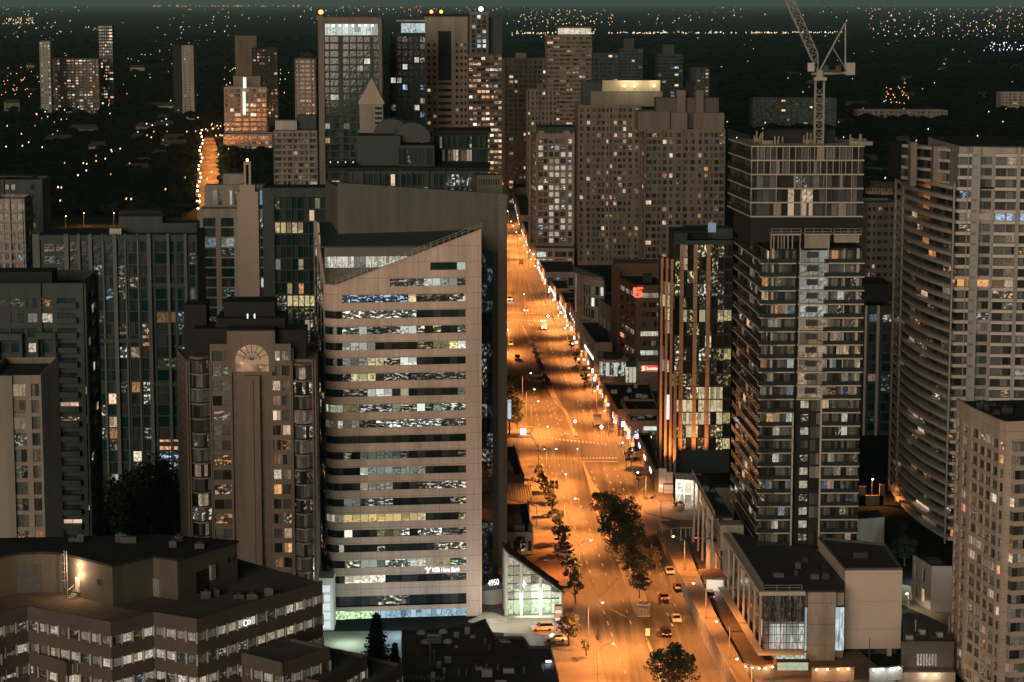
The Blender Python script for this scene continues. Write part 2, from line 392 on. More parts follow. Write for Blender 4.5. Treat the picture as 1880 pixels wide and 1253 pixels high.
# ---------------------------------------------------------------- common materials
mat('concrete', (0.33, 0.31, 0.27), 0.85, 0.22, 0.12, streak=1)
mat('concrete_pale', (0.50, 0.47, 0.42), 0.8, 0.16, 0.1, streak=1)
mat('roof_dark', (0.05, 0.055, 0.052), 0.9, 0.45, 0.18)
mat('roof_mid', (0.10, 0.11, 0.105), 0.9, 0.35, 0.2)
mat('metal_dark', (0.06, 0.062, 0.06), 0.5, 0.2, 0.5, metal=0.6)
mat('metal_pale', (0.42, 0.42, 0.40), 0.45, 0.2, 0.5, metal=0.5)
mat('white_paint', (0.72, 0.71, 0.66), 0.6, 0.12, 0.2)
mat('rubber', (0.02, 0.02, 0.02), 0.8, 0.2, 1)
mat('black', (0.012, 0.012, 0.012), 0.6, 0.2, 1)
window_mat('glass_dark'); window_mat('glass_teal', (0.008, 0.034, 0.036)); window_mat('glass_home', (0.02, 0.021, 0.018), 0.12, 0.10)
window_mat('glass_mirror', (0.02, 0.018, 0.014), 0.03, 0.02, 0.3)
mat('rail_glass', (0.03, 0.04, 0.038), 0.12, 0.15, 1, spec=0.7)
def text_mesh(txt, size, depth=0.05):
    cu = bpy.data.curves.new('t', 'FONT'); cu.body = txt; cu.size = size; cu.extrude = depth; cu.align_x = 'LEFT'
    o = bpy.data.objects.new('t', cu); COL.objects.link(o)
    dg = bpy.context.evaluated_depsgraph_get(); me = bpy.data.meshes.new_from_object(o.evaluated_get(dg))
    mb = MB(); mb.v = [v.co.copy() for v in me.vertices]; mb.f = [tuple(p.vertices) for p in me.polygons]
    mb.uv = [[(0, 0)] * len(f) for f in mb.f]; mb.c = [(0, 0, 0, 1)] * len(mb.f)
    bpy.data.objects.remove(o); bpy.data.curves.remove(cu); bpy.data.meshes.remove(me)
    return mb
def text_on(txt, p0, p1, z, h, out_=0.15, vertical=False, fit=True, depth=0.05):
    """lettering standing on the wall line p0->p1, letters h high, filling it"""
    mb = text_mesh(txt, h / 0.72, depth); p0 = V2(p0); p1 = V2(p1); d = p1 - p0; L = d.length; d /= L; nr = Vector((d.y, -d.x))
    wd = max(v[0] for v in mb.v) - min(v[0] for v in mb.v); x0 = min(v[0] for v in mb.v)
    k = L / wd if fit else 1.0
    res = MB(); res.f = mb.f; res.uv = mb.uv; res.c = mb.c
    for v in mb.v:
        x = (v[0] - x0) * k
        q = p0 + d * x + nr * (out_ + v[2])
        res.v.append(Vector((q.x, q.y, z + v[1])))
    return res
# ================================================================ the pale bank tower with the slanted top
mat('keb', (0.60, 0.47, 0.37), 0.75, 0.10, 0.08, streak=1); panel_mat('keb_panel', (0.63, 0.50, 0.41), 4.6, 3.27, 0.12, rough=0.75, var=0.16, sc=0.08, streak=1)
def bank_tower():
    D0 = 477.0
    p0 = V2(W(603, 1150, D0)); p1 = along(p0, 60, 7.0, 884)
    pl = V2(W(579, 700, D0 + 22))
    d = (p1 - p0).normalized(); f = (p0 - pl).normalized()
    R_ = 3.4
    arc = []
    for k in range(7):                      # rounded corner between side and front (bezier)
        t = k / 6; a = p0 - f * R_; b = p0 + d * R_
        arc.append(a * (1 - t) ** 2 + p0 * 2 * t * (1 - t) + b * t * t)
    nb = Vector((-d.y, d.x))
    p2 = p1 + nb * 20; p3 = pl + nb * 6
    B = Bld('bank_tower', 'pale stone bank office tower with slanted glass-railed top and ribbon windows, KEB Hana Bank sign', 'office tower', p0)
    B.wm = MATS['keb_panel']
    zf = lambda px, py: zat(px, py, p0 + d * ((px - 603) / 281.0 * (p1 - p0).length))
    zl = zat(612, 527, p0); zr = zat(884, 424, p1)
    front0 = arc[-1]; L = (p1 - front0).length; pxf = lambda q: PJ(V3(q, 60))[0]
    def at(px): return along(front0, 60, 7.0, px)
    rows = [490, 519, 548, 577, 606, 635, 663.5, 692, 720.5, 749, 777.5, 806, 835, 864, 892, 921, 950, 978, 1005, 1034, 1062, 1101]
    zc = [zat(740, y, at(740)) for y in rows]
    hw = 0.79
    ends = {0: 791, 1: 717, 2: 628}
    a0 = at(628); a1 = at(855)
    path = arc + [a0]                       # rounded part
    def band(za, zb):
        for q, r in zip(path[:-1], path[1:]): B.wall.wallbox(q, r, za, zb, 0.35, 0, 0.0)
        B.wall.wallbox(a0, a1, za, zb, 0.35)
    n = len(rows); lastz = None
    lit_of = {2: .55, 3: .12, 4: .45, 5: .55, 6: .3, 7: .25, 8: .45, 9: .75, 10: .6, 11: .3, 12: .2, 13: .25, 14: .35, 15: .4, 16: .5, 17: .35, 18: .02, 19: .85, 20: .12, 21: .08}
    for k in range(n):
        z0 = zc[k] - hw * (1.35 if k == n - 1 else 1); z1 = zc[k] + hw * (1.25 if k == n - 1 else 1)
        top = zc[k - 1] - hw if k else None
        if k >= 3: band(z1, top)            # spandrel above the row
        if k >= 3:
            for q, r in zip(path[:-1], path[1:]):
                nn = (r - q).normalized(); o = Vector((nn.y, -nn.x)) * -0.28
                B.win(q + o, r + o, z0, z1, 1, room('office', .7, 1.0) if (k in (9, 10, 16) or RN.random() < .03) else DARKW)
        xs = ends.get(k, 628); c0 = at(xs)
        npn = max(3, int((a1 - c0).length / 1.62)); dd = (a1 - c0) / npn; o = Vector((d.y, -d.x)) * -0.28
        run = None
        for j in range(npn):
            if RN.random() < 0.45 or run is None:
                lt = min(.95, lit_of.get(k, .25) * 1.35 + .08)
                run = DARKW
                if RN.random() < lt: run = room('office', 1.15, 1.0 if RN.random() < .55 else 0.0)
                elif RN.random() < .25: run = room('pale', 1.3, 0.0)
            if k == 16 and j < 8: run = (.85, .66, .26, 1.0)
            if k == 2 and j < 8: run = (.55, .68, .9, 0.0)
            B.win(c0 + dd * j + o, c0 + dd * (j + 1) + o, z0, z1, 1, run)
        if k < 3:                            # stone left of the short rows up to the slant is one piece below
            pass
    # solid stone: right pier, and everything above row three, under the slanted parapet
    B.wall.wallbox(a1, p1, 8.5, zc[2] + hw, 0.35, 0.03)
    def slant(px): t = (px - 603) / 281.0; return zl + (zr - zl) * max(0.0, (px - 618) / 266.0)
    def stone(pa, pb, za, zb, zb2):           # wall piece with a sloping head
        q0 = at(pa); q1 = at(pb); nn = Vector((-d.y, d.x)) * .35
        B.wall.prism([q0, q1, q1 + nn, q0 + nn], za, [zb, zb2, zb2, zb])
    stone(628, 716.8, zc[2] + hw, slant(628), slant(717)); stone(717, 790.8, zc[1] + hw, slant(717), slant(791))
    stone(791, 884, zc[0] + hw, slant(791), slant(884)); stone(855.2, 884, zc[2] + hw, zc[0] + hw - .01, zc[0] + hw - .01)
    stone(717, 855, zc[2] + hw, zc[1] - hw, zc[1] - hw); stone(791, 855, zc[1] + hw, zc[0] - hw, zc[0] - hw)
    for q, r in zip(path[:-1], path[1:]): B.wall.wallbox(q, r, zc[2] - hw, zl + .35, .35, 0, 0)
    # foot of the tower
    zb = zc[-1] - hw * 1.35
    for q, r in list(zip(path[:-1], path[1:])) + [(a0, a1)]:
        B.wall.wallbox(q, r, zb - .9, zb - .25, .35, 0.05, 0.0)
        B.wall.wallbox(q, r, zb - 1.25, zb - .9, .2, -.2, 0)
    f0 = zb - 3.6
    B.wall.wallbox(a1, p1, 0, 8.5, .35, 0.03)
    for j in range(12):
        q = a0 + (a1 - a0) * (j / 12); r = a0 + (a1 - a0) * ((j + 1) / 12); o = Vector((d.y, -d.x)) * -.45
        c = (.9, 1.3, .7, 1) if j < 3 else (.42, .62, .74, 1)
        B.win(q + o, r + o, 0.1, zb - .92, 2, c)
    for q, r in zip(path[:-1], path[1:]): B.win(q, r, 0.1, zb - .92, 1, (.8, 1.1, .65, 1))
    # side of glass
    ga = pl; gb = arc[0]; nseg = 3
    zt_b = zat(582, 405, pl)
    ns = 21
    fz = (zc[3] - zc[19]) / 16.0
    z00 = 3.0
    for i in range(24):
        z0 = z00 + i * fz; z1 = z0 + fz - .5
        zt = zt_b - 1
        if z1 > zt: break
        for j in range(nseg):
            q = ga + (gb - ga) * (j / nseg); r = ga + (gb - ga) * ((j + 1) / nseg)
            lim = zt_b + (zl - zt_b) * ((j + 1) / nseg)
            if z1 > lim - 1: continue
            nn = (r - q).normalized(); o = Vector((nn.y, -nn.x)) * -.12
            B.win(q + o, r + o, z0, z1, 2, room('warm', .7, 0.0) if RN.random() < .3 else DARKW, 'glass_mirror')
    sidew = MB(); nn = f; o = Vector((nn.y, -nn.x))
    for i in range(24):
        z0 = z00 + i * fz + fz - .5
        if z0 > zl - 2: break
        sidew.wallbox(ga, gb, z0, z0 + .5, .3)
    for j in range(nseg + 1):
        q = ga + (gb - ga) * (j / nseg); zz = zt_b + (zl - zt_b) * (j / nseg)
        sidew.box(V3(q, 0), V3(f * .3, 0), V3(-o * .3, 0), (0, 0, zz))
    for k in range(7):                        # diagonal wind braces behind the side glass
        za = 6 + k * 10.5
        if za + 12 > zl: break
        sidew.tube(V3(ga + o * .12, za + 12), V3(gb + o * .12, za), .32, 6)
    B.add('side_frame', sidew, mat('keb_side', (.22, .23, .21), .5, .2, .2))
    # sloping coping, railing
    cp = MB(); q0 = at(618) ; q1 = at(884); o2 = Vector((d.y, -d.x))
    nn = Vector((-d.y, d.x)) * .7
    cp.prism([q0 + o2 * .15, q1 + o2 * .15, q1 + nn, q0 + nn], [slant(618) + .01, slant(884) + .01] + [slant(884) + .01, slant(618) + .01], [slant(618) + .35, slant(884) + .35, slant(884) + .35, slant(618) + .35])
    nnl = Vector((f.y, -f.x)) * -.6
    cp.prism([ga, gb, gb + nnl, ga + nnl], [zt_b - .7, zl - .7, zl - .7, zt_b - .7], [zt_b, zl, zl, zt_b])
    B.add('coping', cp, MATS['keb'])
    rl = MB()
    for h in (1.0, 1.5): rl.tube(V3(q0 + nn * .4, slant(618) + h), V3(q1 + nn * .4, slant(884) + h), .05, 5)
    for k in range(24):
        t = k / 23; q = q0 + (q1 - q0) * t; z = slant(618) + (slant(884) - slant(618)) * t
        rl.tube(V3(q + nn * .4, z + .3), V3(q + nn * .4, z + 1.5), .04, 4)
    B.add('railing', rl, MATS['metal_pale'])
    # sunken roof terrace, lit penthouse storey, dark lean-to roof above
    inn = [arc[0] + nb * .5, q0 + nb * .5, p1 + nb * .5, p1 + nb * 18, pl + nb * 5]
    tf = MB(); tf.prism(inset([arc[0], arc[3], q0, p1, p2, p3, pl], .5), 4, zl - 1.2)
    B.add('terrace_floor', tf, MATS['roof_mid'])
    s0 = V2(W(596, 490, D0 + 12)); s1 = along(s0, zl, 4, 790)
    zb0 = zat(600, 492, s0); zb1 = zat(600, 471, s0); zb2 = zat(600, 452, s0)
    wl = (s1 - s0)
    for j in range(18):
        B.win(s0 + wl * (j / 18), s0 + wl * ((j + .97) / 18), zb0, zb1, 2, (.78, .74, .62, 1.0) if j not in (5, 6) else (.2, .2, .18, 1))
    fs = MB(); e = along(s0, zb1, 4, 884)
    fs.wallbox(s0 - nb * .2, e - nb * .2, zb1, zb2, 1.2, .5); fs.wallbox(s0, s1, zl - 1.2, zb0, .5)
    B.add('fascia', fs, mat('grey_fascia', (.16, .155, .14), .7, .15, .2))
    sr = MB(); t0 = V2(W(586, 408, D0 + 30)); t1 = V2(W(872, 415, D0 + 32)); zt0 = zat(586, 407, t0); zt1 = zat(872, 414, t1)
    sr.prism([s0 - nb * .9 - d * .8, e - nb * .9, t1, t0], [zb2 - .3, zb2 - .3, zt1 - .4, zt0 - .4], [zb2, zb2 + .0, zt1, zt0], bottom=True)
    B.add('lean_to_roof', sr, mat('seam_roof', (.035, .06, .058), .45, .3, .4))
    # sign
    sq0 = at(792); sq1 = at(843); zs = zat(810, 1050.5, sq0)
    B.add('sign', text_on('KEB Hana Bank', sq0, sq1, zs, 1.0, .14), glow_mat('sign_white', (.9, .97, 1.0), 1.6))
    em = MB(); c = at(782.5); o = Vector((d.y, -d.x)) * .2; zz = zs + .55
    def blob(pts, zc_):
        em.face([V3(c + o + d * x, zc_ + y) for x, y in pts])
    blob([(-.75, .45), (-.2, .2), (.3, .25), (.9, .6), (.75, .3), (.25, -.02), (-.2, -.05)], zz)
    blob([(-.1, -.15), (.25, -.1), (.35, -.35), (.05, -.75), (-.2, -.8), (.05, -.4)], zz)
    blob([(-.12 + .16 * math.cos(a), .52 + .16 * math.sin(a)) for a in (k * .785 for k in range(8))], zz)
    B.add('sign_emblem', em, MATS['sign_white'])
    B.finish(B.wm, MATS['glass_dark'])
    return p0, p1, d, nb
KP0, KP1, KD, KN = bank_tower()
# ---------------------------------------------------------------- slab tower behind it: blank wall, dark glass slot
def slab_tower():
    D0 = 507.0
    q1 = V2(W(931, 700, D0)); q0 = V2(W(622, 500, D0 - 12 + 3))
    B = Bld('slab_tower', 'blank concrete slab tower rising behind the bank tower, number 4950 by its glass slot', 'office tower', q1)
    wm = mat('slab_wall', (.135, .135, .11), .85, .14, .05, streak=1); B.wm = wm
    panel_mat('slab_panel', (.20, .19, .155), 50, 6.5, .12, rough=.8, var=.2, sc=.1, streak=1)
    d = (q1 - q0).normalized(); nb = Vector((-d.y, d.x))
    z0 = zat(626, 336, q0); z1 = zat(930, 357, q1)
    ga = along(q0, 60, math.degrees(math.atan2(d.y, d.x)), 884); gb = along(q0, 60, math.degrees(math.atan2(d.y, d.x)), 915)
    zg = zat(900, 462, ga); zb = zat(900, 1066, ga)
    back = nb * 16
    def sl(px): return z0 + (z1 - z0) * (px - 622) / 309.0
    B.wall.prism([q0, ga, ga + nb * .6, q0 + nb * .6], 4, [z0, sl(884), sl(884), z0])
    B.wall.prism([ga + d * .01, gb - d * .01, gb - d * .01 + nb * .6, ga + d * .01 + nb * .6], zg, [sl(884), sl(915), sl(915), sl(884)])
    B.wall.prism([q0 + nb * .62, q1 + nb * .62, q1 + back, q0 + back], 4, [z0 - .8, z1 - .8, z1 - .8, z0 - .8])
    pr = MB(); pr.prism([gb, q1, q1 + nb * .6, gb + nb * .6], 7.5, [sl(915), z1, z1, sl(915)])
    B.add('pillar', pr, MATS['slab_panel'])
    n = 22; fh = (zg - zb) / n; o = nb * .25
    for i in range(n):
        for j in range(3):
            a = ga + (gb - ga) * (j / 3); b = ga + (gb - ga) * ((j + 1) / 3)
            if j == 2: continue
            c = room('cool', .35, 0.0) if RN.random() < .5 else DARKW
            B.win(a + o, b + o, zb + i * fh, zb + i * fh + fh * .92, 2, c, 'glass_teal')
    fr = MB(); a = ga + (gb - ga) * .667; fr.prism([a + o, gb, gb + o * 1.5, a + o * 1.5], zb, zg); B.add('dark_panel', fr, mat('dark_panel', (.045, .05, .05), .5, .2, .2))
    gr = MB()
    a0 = along(q1, 60, 8, 932) ; a1 = a0 + nb * .4
    # small louvred box on the roof edge
    lb0 = V2(W(876, 330, D0 + 9)); lb1 = V2(W(922, 335, D0 + 9)); zt = zat(880, 322, lb0)
    lv = MB(); lv.prism([lb0, lb1, lb1 + nb * 6, lb0 + nb * 6], z1 - 2, zt); B.add('plant_room', lv, wm)
    sl_ = MB(); dd = (lb1 - lb0)
    for j in range(9): sl_.wallbox(lb0 + dd * (.06 + j * .095), lb0 + dd * (.06 + j * .095 + .06), zt - 2.1, zt - .9, .1, .03)
    B.add('louvres', sl_, MATS['black'])
    # canopy box with the house number, and the curved white entrance wall under it
    nm = MB(); c0 = V2(W(884, 1080, 489)); c1 = V2(W(931, 1068, 492)); zc0 = zat(900, 1086, c0)
    nm.prism([c0, c1, c1 + nb * 7, c0 + nb * 7], zc0, zc0 + 1.3, bottom=True); B.add('canopy', nm, mat('grey_fascia', (.16, .155, .14)))
    dd = (c1 - c0); ta = c0 + dd * .24; tb = c0 + dd * .66
    B.add('house_number', text_on('4950', ta, tb, zc0 + 1.0, 1.35, .2), MATS['sign_white'])
    ew = MB(); cen = (c0 + c1) / 2 + nb * 3; pts = []
    for k in range(13):
        t = math.radians(205 + k * 13); pts.append(cen + Vector((math.cos(t) * 3.0, math.sin(t) * 3.8)))
    pts += [cen + nb * 5 + d * 3, cen + nb * 5 - d * 3]
    ew.prism(pts, 0, zc0); B.add('entrance_wall', ew, MATS['white_paint'], smooth=False)
    B.finish(wm, MATS['glass_teal'])
    return c0, c1
SL0, SL1 = slab_tower()
# ================================================================ brown office block at the bottom left
def office_block():
    Z = 43.0; fh = 3.22
    P = lambda x, y, z=Z: V2(GZ(x, y, z))
    c = [P(-60, 1139), P(50, 1113), P(203, 1142), P(282, 1123), P(361, 1136), P(592, 1066)]
    B = Bld('office_block', 'low brown brick office block with zigzag walls and ribbon windows below the bottom left', 'office block', c[2])
    wm = mat('brown_brick', (.105, .088, .072), .85, .22, .25, fine=6); B.wm = wm
    back = [P(437, 1022), P(300, 1005), P(-60, 1020)]
    poly = c + back
    fin = MB()
    for a, b in zip(c[:-1], c[1:]):
        L = (b - a).length; n = max(2, round(L / 2.05)); nfl = 12
        zb = Z - 1.55 - nfl * fh
        cols = [((j + .07) / n, (j + .93) / n) for j in range(n)]
        B.facade(a, b, zb, zb + nfl * fh, nfl, cols, sill=.42, head=.80, rec=.25, pr=-.05, mull=2, lit=.78, pal='pale', litk=.5,
                 litf=lambda i, j: (room('pale', .55, 1.0) if RN.random() < .8 else room('cool', .4, 0.0)), top=1.5)
        for i in range(nfl - 5, nfl):
            for j in range(n + 1):
                q = a + (b - a) * (j / n); z = zb + i * fh
                if j % 1 == 0:
                    dd = (b - a).normalized(); nr = Vector((dd.y, -dd.x)); m = MB()
                    m.box(V3(q - dd * .13 + nr * .08, z + .36 * fh), V3(dd * .26, 0), V3(-nr * .2, 0), (0, 0, .5 * fh)); B.many('window_pier', mat('pier_pale', (.5, .46, .38), .7, .15, .5), m)
    B.wall.prism(inset(poly, .55), 0, Z - .6)
    rf = MB(); rf.prism(inset(poly, .38), Z - .6, Z - .25); B.add('roof', rf, mat('gravel_roof', (.12, .105, .085), .95, .35, .5, fine=8, bump=.5))
    # penthouse
    zp = 48.8
    q = [P(-60, 1035, zp), P(30.6, 1016, zp), P(80, 1013.6, zp), P(112, 1015.5, zp), P(205.5, 1038, zp), P(281, 1021, zp), P(325.5, 1027.6, zp), P(439, 993, zp), P(299, 982, zp), P(-60, 990, zp)]
    pm = MB(); pm.prism(inset(q, .2), Z - .6, zp - .3)
    ph = B.add('penthouse', pm, mat('penthouse_metal', (.11, .10, .075), .7, .12, .2, streak=1))
    pr = MB(); pr.prism(q, zp - .3, zp + .05, bottom=True); B.add('penthouse_roof', pr, mat('roof_black', (.022, .024, .023), .9, .4, .2))
    # recessed dark doors, louvre boxes
    def face_box(mb, a, b, t0, t1, z0, z1, th=.12, o=.05): mb.wallbox(a + (b - a) * t0, a + (b - a) * t1, z0, z1, th, o)
    g = inset(q, .2)
    m = MB(); face_box(m, g[1], g[2], .04, .9, Z + .1, Z + 3.9); B.add('roller_door', m, mat('roller_door', (.07, .08, .075), .6, .3, 1.2))
    m = MB(); face_box(m, g[6], g[7], .3, .52, Z - .2, Z + 3.0, .1, .04); B.add('doorway', m, MATS['black'])
    m = MB(); face_box(m, g[6], g[7], .52, .60, Z + 1.2, Z + 3.4, .5, .4); face_box(m, g[4], g[5], .98, 1.3, Z - .2, Z + 2.5, 1.5, 1.4); B.add('vent_box', m, MATS['metal_pale'])
    m = MB(); face_box(m, g[3], g[4], .70, .75, Z + 2.4, Z + 3.2, .1, .1); B.add('vent', m, MATS['metal_dark'])
    for t in (.83, .91):
        m = MB(); face_box(m, g[6], g[7], t, t + .05, Z + 2.9, Z + 3.7, .1, .05); B.add('vent', m, MATS['metal_dark'])
    # door with steps, two wall lamps, caged ladder
    dr = (g[4] - g[3]); du = dr.normalized(); dn = Vector((du.y, -du.x))
    dp = g[3] + dr * .26
    m = MB(); m.wallbox(dp, dp + du * 1.0, Z + .5, Z + 2.7, .1, .08); door = B.add('door', m, MATS['concrete_pale'])
    m = MB()
    for k in range(3): m.box(V3(dp + dn * (.5 + .35 * k) + du * -.1, Z - .25), V3(du * 1.2, 0), V3(dn * .35, 0), (0, 0, .6 - .2 * k))
    for s_ in (0.0, 1.1):
        m.tube(V3(dp + du * s_ + dn * .3, Z + .4), V3(dp + du * s_ + dn * .3, Z + 1.5), .04, 5); m.tube(V3(dp + du * s_ + dn * .3, Z + 1.5), V3(dp + du * s_ + dn * 1.5, Z + .9), .04, 5)
        m.tube(V3(dp + du * s_ + dn * 1.5, Z + .9), V3(dp + du * s_ + dn * 1.5, Z - .2), .04, 5)
    B.add('steps', m, MATS['metal_pale'])
    lp = g[3] + dr * .1 + dn * .5
    m = MB()
    for s_ in (0, .55): m.tube(V3(lp + du * s_, Z + (0 if s_ else .8)), V3(lp + du * s_, Z + 6.4), .05, 5)
    for k in range(16): m.tube(V3(lp, Z + .9 + k * .34), V3(lp + du * .55, Z + .9 + k * .34), .03, 4)
    for k in range(4):
        z = Z + 2 + k * 1.3
        m.tube(V3(lp, z), V3(lp + dn * .6, z), .03, 4); m.tube(V3(lp + du * .55, z), V3(lp + du * .55 + dn * .6, z), .03, 4); m.tube(V3(lp + dn * .6, z), V3(lp + du * .55 + dn * .6, z), .03, 4)
    B.add('ladder', m, MATS['metal_pale'])
    for k, (t, z) in enumerate(((.36, Z + 4.6), (.37, Z + 3.1))):
        q_ = g[3] + dr * t
        m = MB(); m.ball(V3(q_ + dn * .25, z), .13); l = build('wall_lamp', m, glow_mat('lamp_amber', (1, .62, .28), 14), B.root)
        Lt = bpy.data.lights.new('wall_lamp_light', 'POINT'); Lt.energy = 420; Lt.color = (1, .6, .33); Lt.shadow_soft_size = .15
        lo = bpy.data.objects.new('wall_lamp_light', Lt); COL.objects.link(lo); lo.location = V3(q_ + dn * .7, z)
    # stepped lower wings
    def wing(pts, z, faces):
        pl = [P(x, y, z) for x, y in pts]
        wl = MB(); wl.prism(inset(pl, .5), 0, z - .7); B.wall.add(wl)
        r = MB(); r.prism(inset(pl, .33), z - .7, z - .45); B.add('wing_roof', r, MATS['roof_mid'])
        for i in range(len(pl)):
            a = pl[i]; b = pl[(i + 1) % len(pl)]
            if i in faces:
                n = max(2, round((b - a).length / 2.05)); nfl = 4
                B.facade(a, b, z - 1.5 - nfl * fh, z - 1.5, nfl, [((j + .07) / n, (j + .93) / n) for j in range(n)], sill=.42, head=.8, rec=.25, pr=-.05, mull=2, lit=.7, pal='pale', litk=.5, top=1.5)
                for k in range(nfl):
                    for j in range(n + 1):
                        q = a + (b - a) * (j / n); dd = (b - a).normalized(); nr = Vector((dd.y, -dd.x)); m = MB()
                        m.box(V3(q - dd * .13 + nr * .08, z - 1.5 - (k + 1) * fh + .36 * fh), V3(dd * .26, 0), V3(-nr * .2, 0), (0, 0, .5 * fh)); B.many('window_pier', MATS['pier_pale'], m)
            else: B.wall.wallbox(a, b, z - 4, z, .35)
    wing([(443, 1198), (519, 1217), (606, 1188), (533, 1171)], 36.6, (0, 1))
    wing([(520, 1236), (590, 1252), (674, 1203), (607, 1189), (540, 1206)], 33.3, (0, 1))
    wing([(600, 1262), (660, 1272), (739, 1219), (672, 1205)], 30.2, (0, 1))
    wing([(-60, 1196), (62, 1157), (-20, 1138), (-60, 1150)], 39.0, (0,))
    wing([(35, 1190), (122, 1216), (202, 1193), (110, 1172)], 36.4, (0, 1))
    wing([(203, 1225), (290, 1252), (363, 1222), (280, 1205)], 33.5, (0, 1))
    # maintenance gantry on the small wing
    m = MB(); a = P(126, 1214, 36.6); b = P(205, 1192, 36.6); dd = (b - a).normalized(); nr = Vector((dd.y, -dd.x))
    for h in (-.2, .5, 1.1): m.tube(V3(a + nr * .8, 36.6 + h - 1.5), V3(b + nr * .8, 36.6 + h - 1.5), .07, 5)
    for k in range(10): q_ = a + (b - a) * (k / 9) + nr * .8; m.tube(V3(q_, 34.9), V3(q_, 36.2), .05, 4)
    B.add('gantry', m, MATS['metal_pale'])
    # white ring sign seen in the windows
    tor = MB(); a = c[4]; b = c[5]; t = .375; q_ = a + (b - a) * t; dd = (b - a).normalized(); nr = Vector((dd.y, -dd.x))
    for cx_, rr in ((-.28, .42), (.42, .30)):
        for k in range(12):
            a1 = k * math.pi / 6; a2 = (k + 1) * math.pi / 6
            tor.tube(V3(q_ + dd * (cx_ + rr * math.cos(a1)) + nr * .2, Z - 2.75 + rr * math.sin(a1)), V3(q_ + dd * (cx_ + rr * math.cos(a2)) + nr * .2, Z - 2.75 + rr * math.sin(a2)), .06, 4)
    B.add('ring_logo', tor, MATS['sign_white'])
    B.finish(wm, MATS['glass_home'])
office_block()
# ================================================================ generic tower
def tower(name, label, tl, D, r, px2, depth, fh, cols, cat='apartment tower', zb=0.0, wm='concrete', gm='glass_dark', side=None, scols=4, group=None,
          ph=1.0, lit=.08, pal='mix', litk=.8, sill=.3, head=.85, pf=.35, sdir=None, slit=None, balc=None, rail=None, mull=2, roofm=None, litf=None, pr=.05, sbalc=None, cap=100, fin=True, base=0.0):
    p0 = V2(W(tl[0], tl[1], D)); z = W(tl[0], tl[1], D).z
    p1 = along(p0, z, r, px2); dv = (sdir or ROAD) * depth
    poly = [p0, p1, p1 + dv, p0 + dv]
    B = Bld(name, label, cat, (p0 + p1) / 2, group); B.wm = MATS[wm]; B.poly = poly; B.z = z; B.gm = MATS[gm]
    nf = max(1, int((z - zb - ph) / fh)); z0 = z - ph - nf * fh
    B.nf = nf; B.z0 = z0
    B.facade(p0, p1, z0, z - ph, nf, cols, pf, sill, head, lit=lit, pal=pal, litk=litk, mull=mull, litf=litf, top=ph, pr=pr)
    sides = {'L': (3, 0), 'R': (1, 2)}
    for k, (i, j) in sides.items():
        if side == k:
            B.facade(poly[i], poly[j], z0, z - ph, nf, scols, pf, sill, head, lit=lit if slit is None else slit, pal=pal, litk=litk, mull=mull, top=ph, pr=pr)
            if sbalc: B.slab_edges(poly[i], poly[j], z0, z - ph, nf, sbalc, rail=rail, m=B.wm)
        else: B.plain(poly[i], poly[j], z0, z)
    B.plain(poly[2], poly[3], z0, z)
    if balc: B.slab_edges(p0, p1, z0, z - ph, nf, balc, rail=rail, m=B.wm)
    B.wall.prism(inset(poly, .5), max(0, zb), z - ph - .2)
    if z0 > 0.3: 
        for i in range(4): B.wall.wallbox(poly[i], poly[(i + 1) % 4], 0, z0, .4, 0)
    rf = MB(); rf.prism(inset(poly, .38), z - ph - .3, z - ph + .05); B.add('roof', rf, MATS[roofm or 'roof_dark'])
    if fin: B.finish(B.wm, B.gm, cap)
    return B
def boxpart(B, name, pxy, D, r, px2, depth, z0, m, sdir=None, z1=None):
    """block on a building: top left corner seen at pxy at distance D, down to z0"""
    p0 = V2(W(pxy[0], pxy[1], D)); z = z1 or W(pxy[0], pxy[1], D).z; p1 = along(p0, z, r, px2); dv = (sdir or ROAD) * depth
    mb = MB(); mb.prism([p0, p1, p1 + dv, p0 + dv], z0, z, bottom=True); B.add(name, mb, m)
    return p0, p1, z
mat('brown_stone', (.20, .178, .148), .8, .15, .1, streak=1); mat('brown_dark', (.125, .112, .095), .8, .18, .1, streak=1)
mat('teal_dark', (.026, .046, .044), .6, .25, .2); mat('grey_green', (.052, .075, .07), .75, .16, .1, streak=1); mat('beige', (.27, .248, .21), .8, .12, .08, streak=1)
mat('pale_stone', (.33, .305, .26), .8, .12, .08, streak=1); mat('near_black', (.018, .02, .02), .8, .3, .3)
